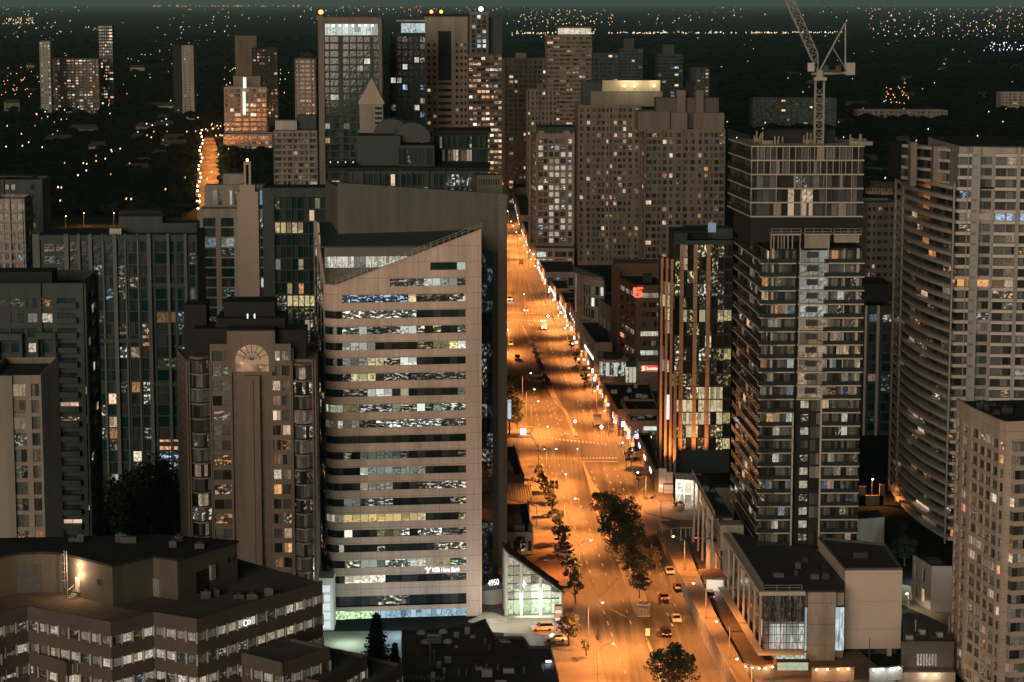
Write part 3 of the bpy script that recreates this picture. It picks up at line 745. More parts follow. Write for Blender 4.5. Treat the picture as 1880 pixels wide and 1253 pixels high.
# ---------------- arch topped apartment tower
def arch_tower():
    D = 462.0; p0 = V2(W(385, 616, D)); r = 2.0
    z = zat(385, 640, p0); A = lambda px: along(p0, z, r, px)
    B = Bld('arch_top_tower', 'brown apartment tower with a lit fan arch window under its flat top', 'apartment tower', p0); B.wm = mat('arch_stone', (.205, .165, .13), .8, .15, .1, streak=1)
    nb = Vector((-math.sin(math.radians(r)), math.cos(math.radians(r))))
    fh = 3.02
    ztop = zat(340, 636, A(340)); zc = zat(460, 609, A(460)); za = zat(460, 690, A(460))
    def wing(pa, pb, setb, zt, cols, **k):
        a = A(pa) + nb * setb; b = A(pb) + nb * setb; n = int((zt - 1.0) / fh)
        B.facade(a, b, zt - 1.0 - n * fh, zt - 1.0, n, cols, top=1.0, mull=2, pal='warm', sill=.2, head=.86, **k)
        return a, b
    lz = lambda i, j: (room('warm', .75, 1.0) if RN.random() < .42 else (room('orange', .6, 0.0) if RN.random() < .15 else None))
    wing(385, 425, 0, zc - 2.5, [(.1, .9)], lit=.05, litf=lambda i, j: (room('warm', .7, 0.0) if RN.random() < .45 else ((.035, .03, .02, 1.0) if RN.random() < .5 else None)))
    wing(425, 449, .6, zc - 2.5, [(0.25, .9)], lit=.3)
    wing(476, 496, .6, zc - 2.5, [(0.1, .9)], litf=lz)
    wing(496, 534, 0, zc - 2.5, [(.08, .45), (.55, .92)], litf=lz)
    # central shaft
    sh = MB(); a = A(449); b = A(476); sh.wallbox(a - nb * .5, b - nb * .5, 0, za, 2.0, 0); m2 = A(461); m3 = A(464)
    sh.wallbox(m2 - nb * .5, m3 - nb * .5, 0, za - .5, .3, .25); B.add('shaft', sh, B.wm)
    # crown block with the arch
    ca, cb_ = A(417), A(505); L = (cb_ - ca).length; dd = (cb_ - ca).normalized(); on = Vector((dd.y, -dd.x))
    cx0 = (462 - 417) / 88.0 * L; R_ = 31.0 / 88.0 * L; zs = zat(460, 662, A(460)); zt = zat(460, 608, A(460))
    mb = MB(); seg = 16
    pts = [(cx0 - R_ * math.cos(math.pi * k / seg), zs + R_ * .95 * math.sin(math.pi * k / seg)) for k in range(seg + 1)]
    P = lambda x, z_, o=0: V3(ca + dd * x + on * o, z_)
    base = zs - 2.3
    for (x0, z0_), (x1, z1_) in zip(pts[:-1], pts[1:]):
        mb.face([P(x0, z0_, .1), P(x1, z1_, .1), P(x1, zt, .1), P(x0, zt, .1)]); mb.face([P(x0, z0_, .1), P(x0, z0_, -.6), P(x1, z1_, -.6), P(x1, z1_, .1)])
    mb.wallbox(ca, ca + dd * (cx0 - R_), base, zt, .7, .1); mb.wallbox(ca + dd * (cx0 + R_), cb_, base, zt, .7, .1)
    B.wall.add(mb)
    gl = MB(); q = [P(x, z_, -.3) for x, z_ in pts]; gl.face([P(cx0 - R_, base, -.3), P(cx0 + R_, base, -.3)] + q[::-1][:], [(100.1, 7.05), (100.9, 7.05)] + [(100.5 + .4 * math.cos(math.pi * k / seg), 7.25 + .6 * math.sin(math.pi * k / seg)) for k in range(seg + 1)], (.42, .25, .14, 1.0))
    B.add('arch_window', gl, MATS['glass_home'])
    mu = MB()
    for k in range(1, 8):
        t = math.pi * k / 8; mu.tube(P(cx0, zs, -.2), P(cx0 - R_ * math.cos(t), zs + R_ * .95 * math.sin(t), -.2), .09, 4)
    for k in range(12):
        t0 = math.pi * k / 12; t1 = math.pi * (k + 1) / 12; r2 = R_ * .5
        mu.tube(P(cx0 - r2 * math.cos(t0), zs + r2 * math.sin(t0), -.2), P(cx0 - r2 * math.cos(t1), zs + r2 * math.sin(t1), -.2), .08, 4)
    B.add('arch_mullions', mu, MATS['brown_dark'])
    # rounded bay wings with balconies
    def bay(pa, pb, setb, zt):
        a = A(pa) + nb * setb; b = A(pb) + nb * setb; L = (b - a).length; d_ = (b - a).normalized(); o = Vector((d_.y, -d_.x))
        pts = [a + d_ * (L * k / 6) + o * (1.6 * math.sin(math.pi * k / 6)) for k in range(7)]
        n = int(zt / fh); z0 = zt - n * fh
        for i in range(n):
            zf = z0 + i * fh; c = room('warm', .6, 1.0 if RN.random() < .5 else 0.0) if RN.random() < .6 else (.03, .027, .02, 1.0)
            for k in range(6):
                cc = c if RN.random() < .6 else DARKW
                B.win(pts[k] - o * .35, pts[k + 1] - o * .35, zf + .15, zf + fh - .3, 1, cc)
            m = MB(); m.prism(pts + [b - o * .6, a - o * .6], zf - .28, zf, bottom=True); B.many('balcony', mat('balcony_pale', (.34, .28, .22), .8, .1, .3), m)
            m = MB()
            for k in range(6): m.wallbox(pts[k], pts[k + 1], zf + .01, zf + .28, .05, -.03, 0)
            B.many('railing', MATS['rail_glass'], m)
        m = MB(); m.prism(pts + [b - o * .6, a - o * .6], zt - .1, zt + .4, bottom=True); B.wall.add(m)
    bay(347, 383, .8, ztop - 2.5); bay(536, 572, .8, ztop - 4)
    for px in (341, 345, 383.5, 534.5, 572, 577): a = A(px); B.wall.wallbox(a, A(px + 2.4), 0, ztop - 3, 1.2, .3 if px not in (345,) else 0)
    # body, roof, stepped top blocks
    bd = [A(342) + nb * 1.6, A(577) + nb * 1.6, A(577) + nb * 20, A(308) + nb * 17]
    B.wall.prism(bd, 0, ztop - 3)
    B.wall.prism([A(418) + nb * .75, A(504) + nb * .75, A(504) + nb * 12, A(418) + nb * 12], 0, zt - .3)
    B.wall.prism([A(386) + nb * .9, A(538) + nb * .9, A(538) + nb * 12, A(386) + nb * 12], 0, zc - 3.6)
    B.facade(bd[3], A(340) + nb * 1.6, 0.6, ztop - 3, 30, 5, .4, .25, .8, lit=.06, mull=1)
    rf = MB()
    for (x0, x1, s0, s1, py, pyb) in ((352, 420, 4, 15, 604, 0), (505, 560, 3, 12, 607, 0), (392, 520, 6, 18, 585, 0), (405, 500, 9, 18, 555, 0), (330, 372, 9, 16, 560, 0)):
        zt2 = zat((x0 + x1) / 2, py, A((x0 + x1) / 2) + nb * s0); rf.prism([A(x0) + nb * s0, A(x1) + nb * s0, A(x1) + nb * s1, A(x0) + nb * s1], ztop - 4, zt2)
    B.add('roof_blocks', rf, MATS['near_black'])
    tp = MB(); tp.prism([A(417.5) + nb * .2, A(504.5) + nb * .2, A(504) + nb * 9, A(418) + nb * 9], zt, zt + .25); B.add('roof', tp, MATS['near_black'])
    for k, px in enumerate((451, 464)):
        m = MB(); q = A(px) + nb * 6.2; m.bx(q.x - .12, q.y - .1, zt + .6, q.x + .12, q.y + .1, zt + 2.6); B.add('tube_light', m, MATS['sign_white'])
    B.finish(B.wm, MATS['glass_home'])
arch_tower()
# ---------------- left side towers
def left_towers():
    # far left pale residential slab
    B = tower('pale_apartment_slab', 'pale apartment slab with bay columns at the left edge in front of the dark banded tower', (-30, 690), 415, 3, 75, 22, 3.0, [(.50, .72), (.82, .96)], wm='beige', gm='glass_home', lit=.35, pal='warm', litk=.5, ph=1.2, sill=.12, head=.88, balc=None)
    B = tower('banded_dark_tower', 'dark grey tower with black balcony gaps and framed window strips at the left edge', (-40, 521), 470, 2, 152, 24, 3.05, [(0.10, .28), (.30, .43), (.46, .56), (.60, .70), (.75, .93)], wm='grey_green', gm='glass_teal', side='R', lit=.16, pal='warm', ph=2.2, sill=.1, head=.72, fin=False, mull=2)
    for px0, px1, py in ((66, 100, 611), (-10, 38, 613)):      # raised frames round the window strips
        a = V2(W(px0, py, 469)); b = along(a, B.z, 2, px1); z = W(px0, py, 469).z; m = MB(); m.wallbox(a, b, z - 1.3, z, .9, .6)
        m.wallbox(a, a + (b - a) * .12, 5, z - 1.3, .9, .6); m.wallbox(a + (b - a) * .88, b, 5, z - 1.3, .9, .6)
        B.add('window_frame', m, MATS['grey_green'])
    for i in range(26):
        m = MB(); p1 = along(B.poly[0], B.z, 2, 140); q = along(B.poly[0], B.z, 2, 102); m.wallbox(q, p1, B.z - 5 - i * 3.05, B.z - 3.9 - i * 3.05, 1.6, 1.2); B.many('balcony', MATS['teal_dark'], m)
    boxpart(B, 'roof_blocks', (-20, 500), 476, 2, 95, 8, B.z - 1, MATS['near_black'])
    B.finish(B.wm, B.gm)
    # wide dark glass tower with pale vertical ribs
    cols = []
    ribs = [62, 78, 120, 142, 150, 163, 172, 187, 192, 207, 213, 228, 233, 250, 256, 270, 278, 300, 308, 322, 338]
    D = 590; p0 = V2(W(62, 432, D)); z = W(62, 432, D).z; p1 = along(p0, z, 1.5, 361)
    B = Bld('ribbed_glass_tower', 'wide dark glass apartment block with tall pale ribs on the left', 'apartment tower', p0); B.wm = MATS['grey_green']
    X = lambda px: along(p0, z, 1.5, px); nb = Vector((-.026, 1))
    fh = 3.0; n = int((z - 1.5) / fh); z0 = z - 1.5 - n * fh
    def lf(i, j): 
        r = RN.random()
        return room('warm', .85, 1.0) if r < .08 else (room('cool', .8, 0.0) if r < .22 else None)
    B.facade(X(62), X(122), z0, z - 1.5, n, [(.28, .62), (.66, .98)], sill=.05, head=.72, litf=lf, top=1.5, matn='glass_dark')
    B.facade(X(122), X(277), z0, z - 1.5, n, [(.02, .13), (.17, .27), (.31, .42), (.45, .55), (.60, .70), (.73, .84), (.87, .98)], sill=.03, head=.93, litf=lf, top=1.5, matn='glass_teal')
    B.facade(X(277), X(361), z0, z - 1.5, n, [(.08, .50), (.56, .70), (.84, .99)], sill=.03, head=.93, litf=lf, top=1.5, matn='glass_teal')
    for px0, px1, o in ((60, 73, .8), (118, 126, .9), (142, 147, .7), (163, 169, .9), (187, 190, .5), (207, 214, .9), (228, 231, .5), (251, 254, .5), (270, 277, 1.0), (306, 311, .8), (338, 343, 1.0)):
        m = MB(); m.wallbox(X(px0), X(px1), 0, z + .3, 1.2, o); B.many('rib', mat('rib_grey', (.12, .14, .13), .75, .15, .1, streak=1), m)
    for px0, px1, py in ((277, 340, 520), (150, 270, 622), (277, 340, 702), (277, 340, 812), (60, 277, 433)):
        zz = zat(px0, py, X(px0)); m = MB(); m.wallbox(X(px0), X(px1), zz - 1, zz, .9, .55); B.many('cross_band', MATS['grey_green'], m)
    B.wall.prism([X(63) + nb * .6, X(360) + nb * .6, X(360) + nb * 20, X(63) + nb * 20], 0, z - .6)
    B.wall.wallbox(X(361), X(361) + nb * 20, 0, z, .5)
    r = MB(); r.prism([X(63) + nb * .5, X(360) + nb * .5, X(360) + nb * 20, X(63) + nb * 20], z - .6, z - .2); B.add('roof', r, MATS['near_black'])
    boxpart(B, 'plant_room', (218, 398), 598, 1.5, 298, 9, z - .5, MATS['grey_green']); a = boxpart(B, 'plant_roof', (218, 387), 606, 1.5, 296, 8, z + 3, MATS['near_black'])
    boxpart(B, 'plant_room', (298, 410), 598, 1.5, 361, 9, z - .5, MATS['teal_dark'])
    m = MB(); q = X(209) + nb * 3; m.bx(q.x - 1.5, q.y, z - .2, q.x + 1.5, q.y + 2, z + 1.3); B.add('rooftop_unit', m, MATS['concrete_pale'])
    B.finish(B.wm, MATS['glass_teal'])
    tower('pale_glass_tower', 'pale curved apartment tower with balconies at the far left edge', (-20, 365), 700, -2, 41, 16, 3.0, 5, pf=.3, wm='concrete', gm='glass_home', lit=.12, pal='mix', sill=.2, head=.8, ph=1, balc=1.0, side='R', scols=3)
    B = tower('grey_slab_tower', 'grey slab tower with a dark roof block behind the far left balconies', (0, 330), 740, 0, 78, 16, 3.0, [(.1, .2), (.25, .35), (.72, .82)], pf=.3, wm='grey_green', gm='glass_dark', lit=.05, sill=.25, head=.8, ph=1, fin=False)
    boxpart(B, 'roof_block', (-10, 324), 750, 0, 60, 8, B.z, MATS['grey_green']); B.finish(B.wm, B.gm)
    # civic hall with the tall blank clock-tower slab
    D = 830; p0 = V2(W(362, 384, D)); z = W(362, 384, D).z; X = lambda px: along(p0, z, 1, px); nb = Vector((-.018, 1))
    B = Bld('courthouse_tower', 'beige stone building with a tall pale blank slab and arched belfry', 'office building', p0); B.wm = MATS['pale_stone']
    fh = 3.6; n = int((z - 3) / fh); z0 = z - 3 - n * fh
    B.facade(X(362), X(436), z0, z - 3, n, [(.14, .45), (.58, .90)], sill=.08, head=.94, top=3, lit=.14, pal='cool', mull=3, litk=.8, matn='glass_teal', rec=.6)
    B.facade(X(476), X(488), z0, z - 3, n, [(.1, .9)], sill=.08, head=.94, top=3, lit=.1, pal='cool')
    m = MB(); zt = zat(455, 352, X(455)); m.wallbox(X(436), X(475), 0, zt, 7, 1.5); m.wallbox(X(441), X(469), zt, zt + 2.5, 6, 1.2)
    m.wallbox(X(449), X(453), zt + 2.4, zt + 9.5, 2, 1.1); m.wallbox(X(458), X(462), zt + 2.4, zt + 9.5, 2, 1.1); q = (X(449) + X(462)) / 2
    m.wallbox(X(449), X(462), zt + 9.5, zt + 10.6, 2, 1.1); B.add('belfry_slab', m, mat('belfry_stone', (.46, .39, .31), .8, .08, .06))  # slab in a paler, even stone
    m = MB(); m.ball(V3(q, zt + 11.2), .45); B.add('beacon', m, glow_mat('beacon_orange', (1, .45, .15), 12))
    B.wall.prism([X(363) + nb * .9, X(487) + nb * .9, X(487) + nb * 18, X(363) + nb * 18], 0, z - .4)
    u0 = V2(W(375, 340, D + 14)); zu = W(375, 340, D + 14).z; XU = lambda px: along(u0, zu, -1, px)
    B.facade(XU(375), XU(485), z - .4, zu - 1.4, 1, [(.13, .21), (.23, .29), (.42, .46), (.5, .62), (.66, .78), (.84, .9), (.92, .97)], sill=.1, head=.95, top=1.4, lit=.5, pal='cool', litk=.5)
    B.wall.prism([XU(375) + nb * .5, XU(485) + nb * .5, XU(485) + nb * 10, XU(375) + nb * 10], z - .4, zu - .3)
    boxpart(B, 'roof_block', (409, 320), D + 20, -1, 447, 8, zu - .4, MATS['pale_stone'])
    B.finish(B.wm, MATS['glass_teal'])
    # glass grid office behind the bank tower
    D = 760; p0 = V2(W(484, 345, D)); z = W(484, 345, D).z; X = lambda px: along(p0, z, 0.5, px); nb = Vector((-.009, 1))
    B = Bld('grid_glass_office', 'glass grid office tower with two bright yellow floors left of the bank tower', 'office tower', p0); B.wm = MATS['grey_green']
    zt = zat(550, 362, X(550)); rows = [366, 381, 396.5, 413, 433, 446, 461, 482, 497, 514, 527, 544, 560, 577, 592, 608, 622]
    fh = 4.0; n = int((zt) / fh); z0 = zt - n * fh
    def lf(i, j):
        k = n - 1 - i
        if k == 2: return (.62, .50, .27, 1.0) if j < 5 or j > 6 else None
        if k == 8: return (.80, .66, .32, 1.0) if j > 1 else (.4, .38, .3, 0.0)
        if k == 9: return room('gold', .7, 0.0) if j > 0 else None
        return room('gold', .6, RN.choice((0.0, 1.0))) if RN.random() < .07 else None
    B.facade(X(503), X(598), z0, zt, n, 9, pf=.12, sill=.06, head=.94, litf=lf, mull=1, top=0, pr=.15, matn='glass_teal')
    B.plain(X(484), X(503), 0, z, out_=.8); B.wall.wallbox(X(503), X(598), zt, z, .5, .8); 
    B.facade(X(598), X(612), z0, zt + 1, n, [(.15, .85)], sill=.1, head=.9, lit=.2, pal='cool')
    B.wall.prism([X(485) + nb * .6, X(611) + nb * .6, X(611) + nb * 20, X(485) + nb * 20], 0, z - .8)
    r = MB(); r.prism([X(492) + nb * .5, X(612) + nb * .5, X(612) + nb * 19, X(492) + nb * 19], z - .8, z - .4); B.add('roof', r, MATS['near_black'])
    m = MB(); m.wallbox(X(484), X(484) + Vector((-1.5, 24)), 0, z, .5); B.wall.add(m)
    B.finish(B.wm, MATS['glass_teal'])
left_towers()
# ---------------- centre, behind the bank tower
def centre():
    # dark civic tower with stepped and barrel roofs
    D = 640; p0 = V2(W(632, 312, D)); z = W(632, 312, D).z; X = lambda px, z_=z: along(p0, z_, 0, px); nb = Vector((0, 1))
    B = Bld('barrel_roof_hall', 'dark glass civic building with stepped roofs and barrel vaults behind the blank slab', 'civic building', p0); B.wm = MATS['teal_dark']
    fh = 3.6; n = 12
    B.facade(X(636), X(896), z - n * fh - 1, z - 1, n, 26, pf=.2, sill=.05, head=.95, mull=1, pr=.12, matn='glass_teal', litf=lambda i, j: (room('cool', .9, 0.0) if (j > 17 and j != 25 and i >= n - 3) else None), top=1)
    m = MB(); m.prism([X(600), X(897), X(899) + nb * 24, X(596) + nb * 24], z - .3, z + .5, bottom=True); B.add('cornice', m, MATS['near_black'])
    B.wall.prism([X(636) + nb * .6, X(895) + nb * .6, X(895) + nb * 22, X(636) + nb * 22], 0, z - .4)
    m = MB(); c = X(622) + nb * 8; m.tube(V3(c, z + .8), V3(c, z + 1.4), 4.4, 20); B.add('disc_roof', m, MATS['near_black'])
    for k in range(4):
        m = MB(); q = X(604 + 14 * k) + nb * 5.2; m.ball(V3(q, z + 1.7), .16, 6, 4); B.add('lamp', m, MATS['sign_white'])
    b0, b1, zz = boxpart(B, 'upper_storey', (655, 250), D + 10, 0, 735, 16, z, MATS['teal_dark'])
    b0, b1, zz = boxpart(B, 'upper_storey', (732, 268), D + 7, 0, 798, 16, z, MATS['grey_green'])
    B.facade(b0 - nb * .5, b1 - nb * .5, z + .5, zz - .5, 1, 9, pf=.15, sill=.1, head=.95, mull=1, matn='glass_teal')
    b0, b1, zz = boxpart(B, 'side_hall', (797, 244), D + 26, 0, 896, 18, z - 4, MATS['near_black'])
    B.facade(b0 - nb * .5, b1 - nb * .5, zz - 8.2, zz - .8, 2, 20, pf=.15, sill=.06, head=.95, mull=1, matn='glass_teal', litf=lambda i, j: (room('warm', .6, 1.0) if i == 0 and 4 < j < 14 else None))
    m = MB(); m.prism([X(797) + nb * 25.4, b1 + Vector((1, -.7)), b1 + Vector((.5, 18)), X(797) + nb * 44], zz, zz + .6, bottom=True); B.add('side_roof', m, MATS['near_black'])
    def vault(px0, px1, py, Dv, L):
        a = V2(W(px0, py, Dv)); zt = W((px0 + px1) / 2, py, Dv).z; b = along(a, zt, 0, px1); c = (a + b) / 2; R_ = (b - a).length / 2; m = MB(); N = 12
        ring = [Vector((c.x - R_ * math.cos(math.pi * k / N), 0, zt - R_ * .8 + R_ * .8 * math.sin(math.pi * k / N))) for k in range(N + 1)]
        f0 = [Vector((p.x, a.y, p.z)) for p in ring]; f1 = [Vector((p.x, a.y + L, p.z)) for p in ring]
        for k in range(N): m.face([f0[k + 1], f0[k], f1[k], f1[k + 1]][::-1])
        m.face([V3((f0[0].x, a.y), zz - 2), V3((f0[-1].x, a.y), zz - 2)] + f0[::-1]); B.add('barrel_vault', m, mat('vault_dark', (.02, .026, .025), .45, .3, .4))
    vault(686, 750, 219, D + 22, 14); vault(722, 790, 226, D + 14, 16)
    for px in (690, 724):
        m = MB(); a = V2(W(px, 228, D + 13)); 
        for k in range(8):
            t0 = k * .19; t1 = (k + 1) * .19
            m.tube(V3(a, W(px, 250, D + 13).z) + Vector((2.4 * (1 - math.cos(t0)), 0, 4.2 * math.sin(t0))), V3(a, W(px, 250, D + 13).z) + Vector((2.4 * (1 - math.cos(t1)), 0, 4.2 * math.sin(t1))), .12, 5)
        B.add('vault_rib', m, MATS['grey_green'])
    B.finish(B.wm, MATS['glass_teal'])
    # pyramid topped tower
    D = 760; p0 = V2(W(660, 190, D)); z = W(660, 190, D).z; p1 = along(p0, z, 0, 703); s = (p1 - p0).length
    B = Bld('pyramid_tower', 'blank stone stair tower with a pale pyramid roof in front of the white crowned tower', 'tower', p0); B.wm = MATS['beige']
    B.wall.prism([p0, p1, p1 + nb * s, p0 + nb * s], 0, z)
    m = MB(); c = (p0 + p1) / 2 + nb * (s / 2); za = zat(683, 143, c); e = .4
    q = [p0 + Vector((-e, -e)), p1 + Vector((e, -e)), p1 + nb * s + Vector((e, e)), p0 + nb * s + Vector((-e, e))]
    m.prism(q, z - .3, z + .3, bottom=True)
    for k in range(4): m.face([V3(q[k], z + .3), V3(q[(k + 1) % 4], z + .3), V3(c, za)])
    B.add('pyramid_roof', m, mat('pyramid_pale', (.42, .36, .29), .7, .08, .2))
    for k in range(5):
        m = MB(); m.wallbox(p0 + (p1 - p0) * .66, p0 + (p1 - p0) * .96, z - 2.0 - k * 1.6, z - 1.2 - k * 1.6, .1, .06); B.add('louvre', m, MATS['near_black'])
    B.finish(B.wm, MATS['glass_dark'])
    # dark tower with white floodlit crown
    D = 1000; p0 = V2(W(592, 34, D)); z = W(592, 34, D).z; X = lambda px: along(p0, z, 0, px)
    B = Bld('white_crown_tower', 'tall dark tower with a bright white floodlit glass crown', 'apartment tower', p0); B.wm = MATS['grey_green']
    zc0 = zat(640, 66, X(640)); fh = 3.05; n = int((zc0 - 2) / fh)
    B.facade(X(590), X(698), zc0 - n * fh, zc0, n, [(.04, .12), (.14, .28), (.36, .46), (.48, .58), (.60, .70), (.72, .82), (.88, .97)], sill=.12, head=.88, lit=.05, pal='warm', matn='glass_teal', wm=None, mull=2)
    m = MB(); m.wallbox(X(584), X(595), 0, z + 1, 2.5, 1.5); m.wallbox(X(695), X(701), 0, z, 2.5, 1.2); m.wallbox(X(595), X(695), z - 2.2, z + .5, 4, 1.4); B.add('frame', m, MATS['brown_stone'])
    B.win(X(596), X(694), zc0 + .2, z - 2.2, 9, (.50, .62, .60, 1.0))
    for k in range(7):
        m = MB(); q = X(612 + 12 * k) - nb * .6; m.ball(V3(q, z - 3.0), .42, 6, 4); B.add('flood_lamp', m, glow_mat('flood_white', (.75, .9, 1), 5))
    m = MB(); m.ball(V3(X(588) + nb * 3, z + 2.6), 1.0, 6, 4); B.add('red_beacon', m, glow_mat('beacon_red', (1, .16, .03), 9))
    B.wall.prism([X(588) + nb * .6, X(699) + nb * .6, X(699) + nb * 24, X(588) + nb * 24], 0, z - .5)
    B.slab_edges(X(594), X(632), zc0 - 34 * fh, zc0 - 10 * fh, 24, 1.4, m=MATS['teal_dark'])
    B.finish(MATS['teal_dark'], MATS['glass_teal'])
    B = tower('blue_top_tower', 'dark glass tower with a bluish lit top floor between the white crown and beige towers', (716, 62), 1060, 0, 781, 22, 3.05, 6, pf=.2, wm='teal_dark', gm='glass_teal', lit=.13, pal='cool', sill=.1, head=.88, side='L', fin=False)
    a, b, zz = boxpart(B, 'glass_top', (736, 40), 1064, 0, 780, 14, B.z, MATS['grey_green'])
    B.win(a - nb * .1, b - nb * .1, B.z + .3, zz - .6, 5, (.55, .68, .68, 1.0)); m = MB(); m.prism([a - nb * 1.5 - Vector((2, 0)), b - nb * 1.5 + Vector((1, 0)), b + nb * 14, a + nb * 14], zz, zz + .7, bottom=True); B.add('roof_plate', m, MATS['concrete_pale'])
    B.finish(B.wm, B.gm)
    D = 1110; B = tower('beige_frame_tower', 'beige tower with a dark tall recess and small square windows under a flat top', (780, 30), D, 0, 858, 22, 3.05, [(.05, .12), (.19, .26), (.31, .62), (.72, .78), (.83, .89), (.93, .98)], wm='pale_stone', gm='glass_dark', lit=.1, pal='warm', sill=.35, head=.8, ph=12, side=None, fin=False, mull=1)
    q = B.poly; m = MB(); dd = (q[1] - q[0]); m.wallbox(q[0] + dd * .31, q[0] + dd * .62, B.z - 30, B.z - 7, .2, .12); B.add('recess_glass', m, MATS['near_black'])
    m = MB(); m.wallbox(q[0] - Vector((1.2, 0)), q[1] + Vector((1.2, 0)), B.z, B.z + 1, 3, 1.5); B.add('roof_plate', m, MATS['near_black'])
    for px in (792, 810):
        m = MB(); m.ball(W(px, 22, D + 4), .8, 6, 4); B.add('red_beacon', m, MATS['beacon_red'])
    B.finish(B.wm, B.gm)
    B = tower('lit_storeys_tower', 'tallest tower with rows of lit storeys and a bright rooftop lamp', (860, 100), 1420, 0, 922, 22, 3.3, 8, pf=.12, wm='brown_dark', gm='glass_dark', lit=.68, pal='warm', litk=1.5, sill=.3, head=.8, fin=False, mull=1)
    a, b, zz = boxpart(B, 'upper_shaft', (862, 22), 1424, 0, 897, 14, B.z, MATS['brown_dark']); boxpart(B, 'upper_shaft', (895, 32), 1430, 0, 922, 14, B.z, MATS['teal_dark'])
    for i in range(8): 
        for j in range(3): B.win(a + (b - a) * (.12 + .28 * j) - nb * .1, a + (b - a) * (.3 + .28 * j) - nb * .1, B.z + 1 + i * 2.9, B.z + 3 + i * 2.9, 1, room('cool', 1.1, 1.0) if RN.random() < .6 else DARKW)
    m = MB(); m.ball(W(883, 17, 1420), 1.3, 10, 6); B.add('roof_lamp', m, glow_mat('roof_lamp_glow', (1, .95, .85), 9)); m = MB(); m.tube(W(883, 17, 1420), V3(a, B.z + 20) + Vector((6, 4, 0)), .3); B.add('mast', m, MATS['metal_pale'])
    B.finish(B.wm, B.gm)
    # residential pair beside the distant avenue
    B = tower('lit_balcony_tower', 'warm lit apartment tower with balconies at the end of the distant avenue', (411, 160), 1960, 4, 489, 26, 4.0, 7, pf=.3, wm='beige', gm='glass_home', lit=.4, pal='warm', litk=1.1, sill=.15, head=.8, balc=1.5, fin=False, side='R')
    boxpart(B, 'top_storeys', (428, 140), 1966, 4, 478, 18, B.z, MATS['brown_stone'])
    m = MB(); a = V2(W(446, 141, 1958)); m.box(V3(a, B.z - 1), (2.6, 0, 0), (0, .4, 0), (0, 0, 9)); m.box(V3(V2(W(446, 141, 1956)) + Vector((-.5, 0)), 36), (2.4, 0, 0), (0, .4, 0), (0, 0, 19)); B.add('stair_light', m, glow_mat('stair_green', (.8, 1.0, .8), 1.2))
    B.finish(B.wm, B.gm)
    B = tower('lit_podium', 'low orange lit podium block below the warm balcony tower', (410, 247), 1930, 3, 500, 30, 4.0, 12, pf=.3, wm='beige', gm='glass_home', lit=.4, pal='orange', litk=1.0, cat='building', sill=.2, head=.85)
    B = tower('dotted_tower', 'dark apartment tower with scattered lights behind the warm balcony tower', (462, 88), 2300, 2, 510, 24, 3.2, 8, pf=.3, wm='near_black', gm='glass_dark', lit=.2, pal='warm', litk=1.3, sill=.2, head=.8, fin=False)
    boxpart(B, 'upper_shaft', (431, 66), 2306, 2, 471, 18, 0, MATS['brown_dark']); B.finish(B.wm, B.gm)
    B = tower('slim_brown_tower', 'slim brown stone tower with a stepped dark roof left of the white crown', (541, 108), 1700, -3, 578, 20, 3.1, 4, pf=.4, wm='brown_stone', gm='glass_home', lit=.14, pal='warm', litk=1.3, side='R', fin=False)
    boxpart(B, 'roof_block', (551, 97), 1704, 0, 574, 10, B.z, MATS['near_black']); B.finish(B.wm, B.gm)
    B = tower('pale_midrise', 'pale midrise of stacked terraces at the foot of the slim brown tower', (502, 240), 1250, 2, 582, 20, 3.2, 7, pf=.35, wm='beige', gm='glass_home', lit=.25, pal='warm', litk=.8, cat='apartment building', balc=1.2, fin=False)
    boxpart(B, 'roof_block', (505, 222), 1256, 2, 545, 12, B.z, MATS['concrete_pale']); boxpart(B, 'roof_block', (545, 212), 1260, 2, 580, 12, B.z, MATS['grey_green']); B.finish(B.wm, B.gm)
centre()
